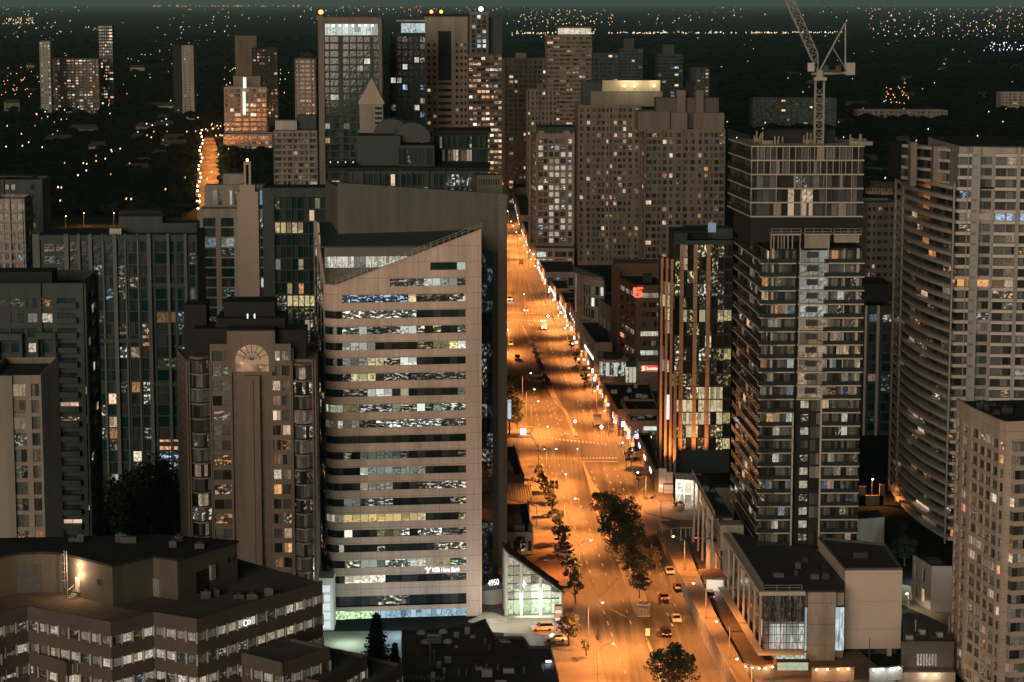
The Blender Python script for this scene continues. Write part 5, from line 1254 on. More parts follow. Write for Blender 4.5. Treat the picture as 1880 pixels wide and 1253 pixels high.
# ---------------- curved apartment tower on the right
def curved_tower():
    D0 = 548; cpx = 1748
    z = zat(1700, 340, (0, D0 + 20)); 
    c = V2(W(cpx, 700, D0)); q = V2(W(1636, 700, D0 + 62)); end = V2(W(1900, 700, D0 - 2))
    mid = (c + q) / 2 + Vector((-4.2, -7))
    arc = []
    for k in range(11):
        t = k / 10; arc.append(q * (1 - t) ** 2 + mid * 2 * t * (1 - t) + c * t * t)
    B = Bld('curved_tower', 'curved grey apartment tower with stacked white balcony bands on the right', 'apartment tower', c); B.wm = mat('curved_stone', (.36, .35, .315), .8, .12, .1, streak=1)
    fh = 2.62; ztop = zat(1700, 330, mid); n = int(ztop / fh); z0 = ztop - n * fh
    dd = (end - c).normalized(); o1 = Vector((dd.y, -dd.x))
    colr = [(.0, .02), (.04, .26), (.32, .40), (.44, .97)]
    ins = [p + (Vector((1.4, .9))) for p in arc]
    zextra = zat(1800, 270, c)
    n2 = int((zextra - z0) / fh)
    for i in range(n2 + 1):
        z_ = z0 + i * fh
        if i <= n:
            sh = 0
            m = MB(); m.prism(arc + [c + dd * .3, c + Vector((3, 6)), q + Vector((6, 1))], z_ - .75, z_, bottom=True); B.many('balcony', mat('band_white', (.62, .58, .50), .8, .1, .3), m)
            if i < n:
                for k in range(10):
                    B.win(ins[k], ins[k + 1], z_ + .1, z_ + fh - .8, 2, room('warm', .75, RN.choice((0., 1.))) if RN.random() < .2 else DARKW, 'glass_home')
        m = MB(); a = c; b = end
        m.wallbox(a, a + (b - a) * .24, z_ - .75, z_, 1.6, .1); m.wallbox(a + (b - a) * .44, b, z_ - .7, z_, 1.6, .6); B.many('balcony', MATS['band_white'], m)
        if i < n2:
            for a0, a1, mu in ((.03, .22, 2), (.25, .41, 2), (.46, .58, 1), (.60, .74, 2), (.76, .88, 2), (.9, 1.0, 1)):
                cc = room('mix', .85) if RN.random() < .26 else DARKW
                if n2 - i == 6 and a0 > .4: cc = (.45, .6, .85, 1.0)
                if n2 - i == 12 and a0 < .4: cc = (1.0, .50, .18, 1.0)
                if n2 - i == 13 and a0 == .6: cc = (1.0, .72, .45, 0.0)
                ol = 1.0 if a0 < .44 else .6
                B.win(c + (end - c) * a0 - o1 * ol, c + (end - c) * a1 - o1 * ol, z_ + .1, z_ + fh - .8, mu, cc, 'glass_home')
    for px, w_, zt_, o in ((1745, 3, ztop + 1, .5), (1770, 2, zextra, .15), (1778, 15, zextra, .1), (1859, 7, zextra, .75)):
        a = along(c, 60, math.degrees(math.atan2(dd.y, dd.x)), px); m = MB(); m.wallbox(a, a + dd * (w_ / 7.6), 0, zt_, 1.6, o); B.many('pier', B.wm, m)
    for k in (0, 2):
        m = MB(); t = arc[k]; m.box(V3(t - Vector((.15, .15)), 0), (.5, 0, 0), (0, .9, 0), (0, 0, ztop)); B.many('pier', B.wm, m)
    m = MB(); m.prism([p + Vector((1.6, 1.2)) for p in arc] + [c + Vector((2, 1.4)), end - o1 * 1.3, end + nb * 50, q + Vector((8, 8))], 0, ztop - .5); B.wall.add(m)
    m = MB(); m.prism([c + Vector((.5, 1.4)), end - o1 * 1.3, end + nb * 40, c + nb * 40], ztop, zextra); B.wall.add(m)
    m = MB(); m.prism([c + Vector((1, 1)), end - o1 * 0, end + nb * 39, c + nb * 39], zextra, zextra + .3); B.add('roof', m, MATS['near_black'])
    # upper left fins, roof screen
    D2 = D0 + 16
    for px0, px1, py in ((1673, 1684, 262), (1714, 1740, 269)):
        a = V2(W(px0, py, D2)); zz = W(px0, py, D2).z; b = along(a, zz, 0, px1); m = MB(); m.wallbox(a, b, ztop - 1, zz, 4, 0); B.add('roof_fin', m, MATS['beige'])
    a = V2(W(1740, 277, D2)); b = V2(W(1870, 277, D2)); zz = W(1740, 277, D2).z; m = MB(); m.wallbox(a, b, zextra, zz, 1, 0); B.add('roof_screen', m, MATS['beige'])
    m = MB(); a = V2(W(1863, 268, D2)); m.wallbox(a, a + Vector((5, 0)), zextra, zz + 1.6, 4, .5); B.add('roof_fin', m, MATS['beige'])
    for i in range(4):
        zz_ = ztop + .4 + i * fh; a = V2(W(1655, 300, D2 + 14)); b = V2(W(1742, 300, D2 - 4)); m = MB(); m.wallbox(a, b, zz_ - .7, zz_, 3, 0); B.add('balcony', m, MATS['band_white'])
        if i < 3:
            for j in range(5): B.win(a + (b - a) * (j / 5) + nb * 1, a + (b - a) * ((j + .9) / 5) + nb * 1, zz_ + .1, zz_ + fh - .8, 2, room('warm', .7) if RN.random() < .15 else DARKW, 'glass_home')
    m = MB(); a = V2(W(1655, 300, D2 + 16)); b = V2(W(1742, 300, D2 - 2)); m.prism([a, b, b + nb * 20, a + nb * 20], ztop - 1, ztop + 7.6); B.add('upper_core', m, MATS['near_black'])
    B.finish(B.wm, MATS['glass_home'])
curved_tower()
# ---------------- front right tower
def right_front():
    z = 53.0; P = lambda x, y: V2(GZ(x, y, z))
    pts = [P(1757, 734), P(1767, 741), P(1781, 750), P(1836, 775), P(1848, 778), P(1900, 776)]
    B = Bld('bay_window_tower', 'pale cream apartment tower with slanted bay windows and black roof in the lower right corner', 'apartment tower', pts[3]); B.wm = panel_mat('cream_brick', (.47, .385, .31), 40, 2.57, .1, rough=.8, var=.1, sc=.1)
    fh = 2.57; n = int((z - 3) / fh); z0 = z - 3 - n * fh; kw = dict(top=3.0, sill=.22, head=.86, rec=.35, pal='warm', matn='glass_home')
    B.facade(pts[0], pts[1], z0, z - 3, n, [(.2, .8)], lit=.1, **kw)
    B.facade(pts[1], pts[2], z0, z - 3, n, [(.25, .78)], litf=lambda i, j: (room('warm', .7) if RN.random() < .2 else None), **kw)
    B.facade(pts[2], pts[3], z0, z - 3, n, [(.08, .30), (.33, .52), (.55, .74), (.77, .96)], litf=lambda i, j: (room('warm', .62, RN.choice((0., 1., 1.))) if RN.random() < (.5 if (n - i) in (4, 9, 10, 14, 15, 17, 18) else .16) else None), mull=4, **kw)
    B.facade(pts[3], pts[4], z0, z - 3, n, [(.02, .7)], lit=.2, **kw)
    B.plain(pts[4], pts[4] + (pts[5] - pts[4]) * .22, 0, z)
    a = pts[4] + (pts[5] - pts[4]) * .22; b = pts[5]; o = Vector((0, -1))
    bay = [a, a + Vector((.5, -1.1)), b + Vector((0, -1.1)), b]
    for i in range(n):
        zf = z0 + i * fh
        for (p, q, m_) in ((bay[0], bay[1], 1), (bay[1], bay[1] + (bay[2] - bay[1]) * .5, 2), (bay[1] + (bay[2] - bay[1]) * .5, bay[2], 2)):
            B.win(p + nb * .2, q + nb * .2, zf + .55, zf + fh - .35, m_, room('warm', .8, 1.0) if (RN.random() < .16 or n - i in (9, 17)) else ((.10, .08, .065, 1.0) if RN.random() < .5 else DARKW), 'glass_home')
        m = MB(); m.prism(bay + [b + nb * .5, a + nb * .5], zf - .35, zf + .55, bottom=True); B.many('bay_band', B.wm, m)
    m = MB(); m.wallbox(a, b, z - 3, z, .35); B.wall.add(m)
    back = [P(1900, 728), P(1757, 731)]
    B.wall.prism(inset(pts + back, .55), 0, z - .9)
    m = MB(); m.prism(inset(pts + back, .3), z - .9, z - .6); B.add('roof', m, MATS['roof_black'])
    m = MB()
    for k in range(5): m.wallbox(pts[k], pts[k + 1], z, z + .35, .5, .2)
    B.add('cornice', m, B.wm)
    B.finish(B.wm, MATS['glass_home'])
right_front()
# ---------------- reflective glass tower at the kerb
def mirror_tower():
    D = 632; p0 = V2(W(1238, 476, D)); z = W(1255, 440, D + 3).z; X = lambda px, o=0: along(p0 + nb * o, 60, 1, px)
    B = Bld('mirror_glass_tower', 'dark mirror glass office tower with three slim piers at the corner of the avenue', 'office tower', p0); B.wm = MATS['teal_dark']
    fh = 3.55; n = int((z - 5) / fh); z0 = z - 1 - n * fh
    def lf(i, j):
        k = n - 1 - i
        if k in (1, 5) : return (.62, .5, .28, 0.0 if RN.random() < .5 else 1.0) if RN.random() < .6 else None
        if k in (11,) and j > 3: return (.75, .62, .34, 1.0)
        if k in (12, 13): return (.80, .66, .38, 1.0) if RN.random() < .8 else None
        if k == 14 and j in (2, 3): return (.85, .75, .42, 1.0)
        if k > 17: return room('gold', .8, RN.choice((0., 1.))) if RN.random() < .34 else None
        return room('gold', .9, 0.0) if RN.random() < .42 else None
    B.facade(X(1240), X(1330), z0, z - 1, n, 8, pf=.04, sill=.02, head=.97, litf=lf, mull=2, rec=.12, top=1, matn='glass_mirror', pr=.0)
    B.facade(X(1330), X(1345), z0, z - 1, n, 1, pf=.1, sill=.1, head=.95, lit=.25, pal='gold', mull=2, rec=.12, top=1, matn='glass_mirror')
    for px in (1252, 1277, 1301):  # orange street reflections in the glass, put into the colour of raised strips
        for k in range(n):
            m = MB(); zz = z0 + k * fh; a = X(px - 3.6); b = X(px + 3.6); m.wallbox(a, b, zz + .06, zz + fh - .06, .5, .35); m.wallbox(X(px - .4), X(px + .4), zz + .06, zz + fh - .06, .3, .45)
            B.many('reflection_strip', mat('copper_glass', (.42, .27, .15), .3, .3, .15, spec=.8), m)
    s0 = X(1240) + ROAD * 20; s0 = V2((X(1214).x, X(1240).y + 14))
    B.wall.prism([X(1241, .6), X(1344, .6), X(1344, 24), X(1241, 24)], 0, z - 1.2)
    # left bay with three slim piers
    zb = zat(1214, 476, p0 - nb * 6)
    q0 = V2(W(1213, 476, D - 2)); q1 = V2(W(1240, 480, D - 8))
    for i in range(int((zb - 4) / fh)):
        for j in range(3):
            B.win(q0 + (q1 - q0) * (j / 3) + nb * 1, q0 + (q1 - q0) * ((j + .98) / 3) + nb * 1, 4 + i * fh + .1, 4 + (i + 1) * fh - .1, 2, room('gold', .6, 1.0) if (RN.random() < .2 or i in (12, 13)) else DARKW, 'glass_mirror')
    m = MB(); m.prism([q0 + nb * 1.4, q1 + nb * 1.4, q1 + nb * 9, q0 + nb * 9], 0, zb - .5); B.wall.add(m)
    for t in (0.02, .36, .70, .99):
        m = MB(); q = q0 + (q1 - q0) * t; m.box(V3(q, 0), (.75, 0, 0), (0, .9, 0), (0, 0, zb if t < .9 else zb * .5)); B.many('pier', MATS['copper_pier'], m)
    for t, px in ((.2, 0), (.6, 0), (0, 1262), (0, 1290)):
        L_ = bpy.data.lights.new('upward_spot', 'SPOT'); L_.energy = 26000; L_.color = (1, .40, .12); L_.spot_size = 1.0; L_.spot_blend = 1; lo = bpy.data.objects.new('upward_spot', L_); COL.objects.link(lo)  # added amber spots to brighten strips and piers, no such fittings there
        q = (q0 + (q1 - q0) * t) if not px else X(px); lo.location = V3(q + Vector((0, -3.5)), 1.5); lo.rotation_euler = (math.pi - .12, 0, 0)
    m = MB(); q = q0 + (q1 - q0) * .5; m.wallbox(q + Vector((0, -.2)), q + Vector((.9, -.3)), zat(1227, 770, q), zat(1227, 725, q), .15, .1); B.add('vertical_sign', m, glow_mat('sign_pale', (.85, .95, 1), 1.1))
    a, b, zz = boxpart(B, 'plant_room', (1238, 428), D + 5, 0, 1262, 14, z - 8, MATS['teal_dark']); boxpart(B, 'plant_room', (1262, 420), D + 14, 0, 1345, 10, z - 1, MATS['grey_green'])
    boxpart(B, 'plant_roof', (1236, 424), D + 4.6, 0, 1300, 12, zz, MATS['near_black'], z1=zz + .5)
    p = V2(W(1300, 410, D + 13.6)); m = MB(); zq = W(1300, 410, D + 13).z; m.wallbox(p, p + Vector((2.2, 0)), zq - 2.6, zq, .3, .1); B.add('roof_window', m, glow_mat('screen_blue', (.25, .42, .6), .35))
    B.finish(B.wm, MATS['glass_mirror'])
mirror_tower()
# ---------------- brown bank office, cinema hall and shops
def bank_office():
    D = 790; zr = 33.0
    c = V2(GZ(1168, 524, zr)); L = V2(GZ(1136, 508, zr)) ; L2 = c + (L - c) * 1.35; R_ = along(c, zr, 3, 1216)
    B = Bld('brown_bank_office', 'brown brick office with a red globe logo and Scotiabank sign', 'office building', c); B.wm = mat('brick_red_brown', (.20, .125, .095), .85, .15, .3, fine=5)
    fh = 3.3; n = 9; z0 = zr - 2.2 - n * fh
    lits = {8: (.38, .32, .24, 1.0), 4: (.75, .68, .55, 1.0), 2: (.62, .72, .62, 1.0), 1: (.75, .7, .6, 0.0), 7: None}
    B.facade(c, R_, z0, zr - 2.2, n, [(.18, .38), (.39, .58), (.59, .78), (.79, .98)], sill=.35, head=.85, rec=.35, top=2.2, litf=lambda i, j: lits.get(i) if not (i == 7 and j) else None, mull=2)
    B.facade(L, c, z0, zr - 2.2, n, [(.05, .34), (.36, .62), (.64, .9)], sill=.35, head=.85, rec=.35, top=2.2, litf=lambda i, j: ((.35, .28, .2, 1.0) if i == 8 else ((.7, .6, .45, 0.) if i in (4, 2) and j else None)), mull=2)
    sh = (L - c).normalized(); B.plain(L + sh * 7 + Vector((-1, 0)), L, 0, zr + 3)
    B.wall.prism(inset([L, c, R_, R_ + nb * 26, L + nb * 24], .6), 0, zr - .8); B.plain(L, L + sh * .1, 0, zr)
    m = MB(); m.prism(inset([L, c, R_, R_ + nb * 26, L + nb * 24], .4), zr - .8, zr - .5); B.add('roof', m, MATS['near_black'])
    tw = MB(); q = V2(GZ(1128, 484, zr + 4)); tw.prism([q, q + Vector((16, 0)), q + Vector((16, 14)), q + nb * 14], 0, zr + 4); B.add('stair_tower', tw, B.wm)
    m = MB(); q = (c + R_) / 2 + nb * 12; m.cb(q.x, q.y, zr - .5, 3, 3, 3); B.add('rooftop_unit', m, MATS['teal_dark'])
    # emblem: globe with an S ribbon, twice
    RED = glow_mat('sign_red', (1.0, .10, .05), 2.2)
    def emblem(p, d_, zc_, r):
        m = MB(); nr = Vector((d_.y, -d_.x)); f = lambda x, z_: V3(p + d_ * (x * r) + nr * .3, zc_ + z_ * r)
        T = [(.95, 1.0), (-.3, 1.0), (-.9, .55), (-.55, .1), (0, 0), (.55, -.1), (.8, -.55), (.2, -1.0), (-1.0, -1.0)]
        for a, b in zip(T[:-1], T[1:]): m.tube(f(*a), f(*b), .20 * r, 6)
        g = [(.62 * math.cos(t), .62 * math.sin(t)) for t in (k * math.pi / 7 for k in range(15))]
        for a, b in zip(g[:-1], g[1:]): m.tube(f(*a), f(*b), .06 * r, 4)
        m.tube(f(-.6, 0), f(.6, 0), .05 * r, 4); m.tube(f(0, -.6), f(0, .6), .05 * r, 4); return m
    d_ = (R_ - c).normalized(); zz = zat(1170, 537, c)
    B.add('emblem', emblem(c + d_ * .9, d_, zz, 1.45), RED)
    d2 = (c - L).normalized(); B.add('emblem', emblem(c - d2 * 1.2, d2, zz, 1.3), RED)
    # base with the named sign and the round glass banking hall
    q0 = V2(W(1171, 668, 770)); q1 = V2(W(1214, 668, 770)); zs = zat(1180, 677, q0); zb = zat(1180, 664, q0)
    m = MB(); m.prism([q0, q1, q1 + nb * 14, q0 + nb * 14], 0, zb); B.add('base', m, MATS['warm_concrete'])
    m = MB(); m.wallbox(q0 + Vector((1, 0)), q1, zs - 1.0, zs + 1.15, .2, .15); B.add('sign_board', m, glow_mat('board_red', (.75, .03, .02), .9))
    m = text_on('Scotiabank', q0 + Vector((2.9, 0)), q1 - Vector((.2, 0)), zs - .35, .95, .4); B.add('sign', m, glow_mat('sign_cream', (1, .9, .75), 1.7))
    B.add('sign_emblem', emblem(q0 + Vector((1.9, 0)), Vector((1, 0)), zs + .05, .6), MATS['sign_cream'])
    B.finish(B.wm, MATS['glass_home'])
    # round glass hall
    c2 = V2(GZ(1125, 708, 0)); zt = zat(1125, 657, c2); R2 = 4.4
    B = Bld('round_glass_hall', 'round glass hall with a flat disc roof in front of the brown bank office', 'building', c2); B.wm = MATS['warm_concrete']
    pts = [c2 + Vector((math.cos(t), math.sin(t))) * R2 for t in (2 * math.pi * k / 20 for k in range(20))]
    for k in range(20):
        a = pts[k]; b = pts[(k + 1) % 20]
        B.win(a, b, 3.8, zt - .9, 1, (.62, .68, .58, 1.0 if k % 2 else 0.0), 'glass_home'); B.wall.wallbox(a, b, 0, 3.8, .3)
    m = MB(); m.tube(V3(c2, zt - .9), V3(c2, zt), R2 + .9, 24); B.add('disc_roof', m, MATS['concrete_pale']); m = MB(); m.tube(V3(c2, zt), V3(c2, zt + 1.5), R2 - 1.2, 20); B.add('roof_drum', m, MATS['roof_dark'])
    m = MB(); a = c2 + Vector((R2 - .4, -.5)); m.wallbox(a, a + Vector((8.6, 0)), zt - 3, zt - .5, 6, 0); B.add('link_roof', m, MATS['teal_dark'])
    for k in range(6): B.win(a + Vector((1.4 * k, .3)), a + Vector((1.4 * k + 1.3, .3)), 1, zt - 3, 1, (.68, .64, .5, 1.0), 'glass_home')
    B.finish(B.wm, MATS['glass_home'])
bank_office()
# ================================================================ ground, roads
def sheet(name, pts, z, m, kind='structure', pix=True):
    g = MB(); g.face([(GZ(p[0], p[1], z) if pix else Vector((p[0], p[1], z))) for p in pts])
    if (g.v[1] - g.v[0]).cross(g.v[2] - g.v[1]).z < 0 and len(pts) <= 4: g.f[0] = tuple(reversed(g.f[0]))
    return build(name, g, m, kind=kind)
def strip(name, left, right, z, m, zf=None, kind='structure'):
    g = MB(); n = len(left)
    zl = zf or [z] * n
    A = [GZ(p[0], p[1], zl[i]) for i, p in enumerate(left)]; B_ = [GZ(p[0], p[1], zl[i]) for i, p in enumerate(right)]
    for i in range(n - 1):
        q = [A[i], B_[i], B_[i + 1], A[i + 1]]
        if (q[1] - q[0]).cross(q[2] - q[1]).z < 0: q = q[::-1]
        g.face(q)
    return build(name, g, m, kind=kind)
g = MB(); g.face([(-70000, 60, 0), (70000, 60, 0), (70000, 90000, 0), (-70000, 90000, 0)])
build('ground', g, mat('ground_dark', (.022, .03, .026), .95, .5, .012, fine=.08, spec=.02), kind='structure')
def road_mat(name, col):
    m = mat(name, col, .75, .30, .06, fine=1.6, bump=.15); t = m.node_tree; n = t.nodes; L = t.links; p = n['Principled BSDF']
    src = p.inputs['Base Color'].links[0].from_socket          # long wheel tracks and patches along the lanes
    g = n.new('ShaderNodeNewGeometry'); mp = n.new('ShaderNodeMapping'); mp.inputs['Rotation'].default_value = (0, 0, -.05); mp.inputs['Scale'].default_value = (.75, .012, 1)
    L.new(g.outputs['Position'], mp.inputs[0]); w = n.new('ShaderNodeTexNoise'); w.inputs['Scale'].default_value = 1; w.inputs['Detail'].default_value = 5; L.new(mp.outputs[0], w.inputs['Vector'])
    mr = n.new('ShaderNodeMapRange'); L.new(w.outputs[0], mr.inputs[0]); mr.inputs[1].default_value = .35; mr.inputs[2].default_value = .65; mr.inputs[3].default_value = .55; mr.inputs[4].default_value = 1.35
    v = n.new('ShaderNodeVectorMath'); v.operation = 'SCALE'; L.new(src, v.inputs[0]); L.new(mr.outputs[0], v.inputs['Scale']); L.new(v.outputs[0], p.inputs['Base Color'])
    return m
ASPH = road_mat('asphalt', (.10, .095, .085)); mat('paving', (.17, .155, .135), .85, .25, .3, fine=2.5); mat('kerb', (.34, .31, .27), .8, .15, .5)
mat('paint_white', (.62, .60, .54), .7, .25, .8, fine=4); mat('brick_paving', (.17, .12, .09), .85, .25, .3, fine=2.5); mat('stone_wall', (.30, .285, .26), .9, .35, .6, fine=1.2, bump=.4)
RK = [(1330, 1258), (1283, 1160), (1250, 1083), (1207, 986), (1186, 940), (1173, 913), (1145, 842), (1120, 791), (1077, 720), (1064, 684), (1039, 638), (1013, 579), (990, 530), (968, 480), (950, 435), (938, 395), (931, 350), (922, 300), (912, 255), (905, 215)]
LK = [(1115, 1258), (1090, 1160), (1068, 1083), (1039, 986), (1027, 940), (1020, 913), (1001, 842), (971, 791), (955, 720), (946, 684), (929, 638), (908, 579), (893, 530), (879, 480), (869, 435), (862, 395), (864, 350), (866, 300), (866, 255), (868, 215)]
strip('avenue_road', LK, RK, .02, ASPH)
def kx(K, y):
    for (x0, y0), (x1, y1) in zip(K[:-1], K[1:]):
        if y1 <= y <= y0: return x0 + (x1 - x0) * (y - y0) / (y1 - y0)
    return K[0][0] if y > K[0][1] else K[-1][0]
sheet('side_street', [(1183, 932), (1213, 951), (1275, 962), (1270, 985), (1207, 986), (1190, 950)], .024, ASPH)
sheet('cross_street', [(880, 815), (972, 797), (1003, 847), (880, 862)], .016, ASPH)
sheet('cross_street', [(1120, 790), (1150, 800), (1290, 790), (1290, 830), (1146, 842)], .016, ASPH)
# pavements with a real kerb step
def pavement(pts, m='paving', z=.14, name='pavement'):
    g = MB(); P = [V2(GZ(x, y, z)) for x, y in pts]
    a = sum(P[i - 1].x * P[i].y - P[i].x * P[i - 1].y for i in range(len(P)))
    if a < 0: P = P[::-1]
    g.prism(P, 0, z); return build(name, g, MATS[m], kind='structure')
pavement([(972, 796), (955, 720), (946, 684), (929, 638), (908, 579), (879, 480), (862, 395), (840, 395), (850, 480), (870, 579), (900, 640), (915, 700), (905, 797)])
pavement([(1001, 848), (1020, 913), (1039, 986), (1068, 1083), (1090, 1160), (1115, 1258), (925, 1258), (925, 1160), (895, 1160), (870, 1100), (870, 862), (960, 852)], 'paving')
pavement([(1120, 789), (1077, 720), (1064, 684), (1039, 638), (1013, 579), (990, 530), (968, 480), (950, 435), (938, 395), (931, 350), (945, 350), (955, 395), (975, 435), (995, 480), (1025, 530), (1044, 579), (1080, 650), (1106, 700), (1125, 760), (1160, 792)], 'paving')
pavement([(1146, 844), (1173, 913), (1183, 938), (1192, 944), (1215, 948), (1275, 960), (1300, 930), (1290, 870), (1240, 850)], 'paving')
sheet('forecourt', [(885, 1133), (925, 1132), (1032, 1128), (1052, 1150), (1040, 1168), (925, 1162), (885, 1160)], .16, mat('forecourt_pale', (.36, .34, .29), .8, .15, .2))
sheet('parking_court', [(925, 1163), (1040, 1169), (1066, 1185), (1072, 1215), (1000, 1215), (925, 1190)], .165, mat('asphalt_wet', (.085, .085, .08), .55, .3, .2))
sheet('parking_court', [(590, 1160), (740, 1158), (760, 1260), (590, 1260)], .02, mat('court_green', (.16, .175, .155), .8, .3, .1))
sheet('gravel_yard', [(720, 1215), (860, 1215), (860, 1300), (720, 1300)], .03, mat('gravel_yard', (.17, .14, .10), .9, .4, .4))
sheet('teal_lawn', [(120, 900), (340, 900), (340, 1030), (120, 1030)], .02, mat('lawn', (.03, .06, .035), .95, .4, .2))
pavement([(930, 1020), (985, 985), (1015, 980), (1040, 1060), (1020, 1080)], 'brick_paving', .17, 'brick_paving')
# markings
def mark(name, quads, z=.028, m='paint_white'):
    g = MB()
    for q in quads:
        P = [GZ(x, y, z) for x, y in q]
        if (P[1] - P[0]).cross(P[2] - P[1]).z < 0: P = P[::-1]
        g.face(P)
    return build(name, g, MATS[m], kind='structure')
def dashes(x0, y0, x1, y1, wd=.14, on=3.0, off=6.0):
    a = GZ(x0, y0, .028); b = GZ(x1, y1, .028); d = (b - a); L = d.length; d.normalize(); s = Vector((d.y, -d.x, 0)) * wd; g = MB(); t = 0
    while t < L:
        p = a + d * t; q = a + d * min(L, t + on); g.face([p - s, q - s, q + s, p + s]); t += on + off
    build('lane_marking', g, MATS['paint_white'], kind='structure')
for a in ((1031, 898, 1153, 1252), (1052, 889, 1123, 1084), (1143, 1100, 1160, 1150), (1012, 765, 1003, 735), (980, 742, 992, 785), (988, 740, 968, 690), (1012, 740, 1032, 800), (1008, 855, 1024, 893), (1025, 852, 1046, 890),
          (1086, 865, 1100, 905), (1108, 860, 1130, 905), (1128, 860, 1150, 910), (1150, 910, 1175, 965), (1205, 1035, 1250, 1135), (1192, 1050, 1235, 1150), (1000, 560, 962, 470), (985, 560, 950, 470), (1012, 640, 1050, 720), (1032, 650, 1068, 722), (1060, 735, 1105, 812), (1080, 745, 1120, 812), (1195, 1000, 1222, 1060)):
    dashes(*a)
def crosswalk(xa, ya, xb, yb, n, h=3.2):
    a = GZ(xa, ya, .03); b = GZ(xb, yb, .03); d = (b - a) / n; u = Vector((ROAD.x, ROAD.y, 0)) * h; g = MB()
    for i in range(n): p = a + d * i; q = p + d * .55; g.face([p, q, q + u, p + u])
    build('crosswalk', g, MATS['paint_white'], kind='structure')
crosswalk(972, 803, 1118, 818, 21, 2.8); crosswalk(994, 844, 1136, 843, 24, 2.6); crosswalk(900, 588, 1015, 591, 20, 2.6); crosswalk(900, 575, 1008, 577, 20, 2.4)
mark('stop_line', [[(1060, 846), (1134, 847), (1134.5, 848.5), (1060, 847.5)], [(972, 799), (1020, 803), (1020, 804), (972, 800)]], .03)
for (x, y) in ((1029, 771), (1040, 795), (1071, 848), (1082, 875), (975, 596), (983, 621)):   # turn arrows
    mark('turn_arrow', [[(x - 3, y), (x + 4, y + .7), (x + 4, y + 1.8), (x - 3, y + 1.2)], [(x - 3.5, y - 1.5), (x - 2, y - 1.2), (x - 2, y + 2.4), (x - 3.5, y + 2)]], .03)
for (x, y, w_, h) in ((1125, 990, 30, 14), (1245, 1130, 22, 20), (1000, 700, 20, 10), (1100, 740, 26, 16), (1150, 880, 16, 12)):
    k = w_ * .36; mark('road_patch', [[(x, y), (x + w_, y), (x + w_ + h * .35, y + h), (x + h * .35, y + h)]], .024, 'asphalt_wet')
# medians
def median(L_, R2, z=.2, m='kerb', name='median'): return pavement(L_ + R2[::-1], m, z, name)
median([(1069, 850), (1080, 885), (1090, 926), (1112, 985), (1138, 1041), (1153, 1088), (1163, 1120), (1170, 1131)], [(1072, 850), (1088, 885), (1118, 925), (1140, 975), (1165, 1035), (1182, 1075), (1190, 1110), (1194, 1131)], .22)
median([(1186, 1172), (1197, 1208), (1215, 1262)], [(1189, 1172), (1204, 1208), (1238, 1262)])
median([(972, 632), (985, 665), (1000, 704), (1012, 728), (1036, 757), (1054, 801)], [(978, 632), (996, 665), (1012, 704), (1022, 728), (1041, 757), (1061, 801)])
median([(958, 598), (972, 632)], [(960, 598), (979, 632)])
median([(1055, 843), (1069, 850)], [(1057, 843), (1072, 850)])
# planter boxes with shrubs on the far median
def leafclump(mb, c, r, n, s, rng, flat=.8):
    for _ in range(n):
        while True:
            v = Vector((rng.uniform(-1, 1), rng.uniform(-1, 1), rng.uniform(-1, 1)))
            if v.length < 1: break
        v = v.normalized() * (v.length ** .5)
        p = c + Vector((v.x * r, v.y * r, v.z * r * flat)); a = Vector((rng.uniform(-1, 1), rng.uniform(-1, 1), rng.uniform(-.7, .7))).normalized(); b = a.orthogonal().normalized(); b = (b * math.cos(rng.random() * 6) + a.cross(b) * math.sin(rng.random() * 6))
        ss = s * rng.uniform(.6, 1.4); mb.face([p - a * ss, p + b * ss * .6, p + a * ss, p - b * ss * .6])
mat('leaf', (.045, .055, .022), .7, .45, .5, fine=2); mat('leaf_dark', (.018, .03, .018), .75, .4, .5, fine=2); mat('bark', (.10, .075, .055), .9, .3, 2)
for i in range(9):
    t = i / 8; x = 977 + (1009 - 977) * t; y = 638 + (712 - 638) * t; c = GZ(x, y, .22)
    R0 = empty('street_planter', c, 'dark long planter of shrubs in the row on the far central median', 'planter', 'planters on the far central median'); m = MB()
    m.box(Vector((-.9, -2.6, 0)), (1.8, 0, 0), (0, 5.2, 0), (0, 0, .8)); o = build('planter_box', m, mat('planter_dark', (.05, .045, .04), .8, .2, .5), R0, local=True)
    m = MB(); rg = random.Random(i)
    for k in range(5): leafclump(m, Vector((0, -2 + k, 1.1)), .75, 36, .22, rg)
    build('shrub', m, MATS['leaf_dark'], R0, local=True); R0.rotation_euler = (0, 0, .05)
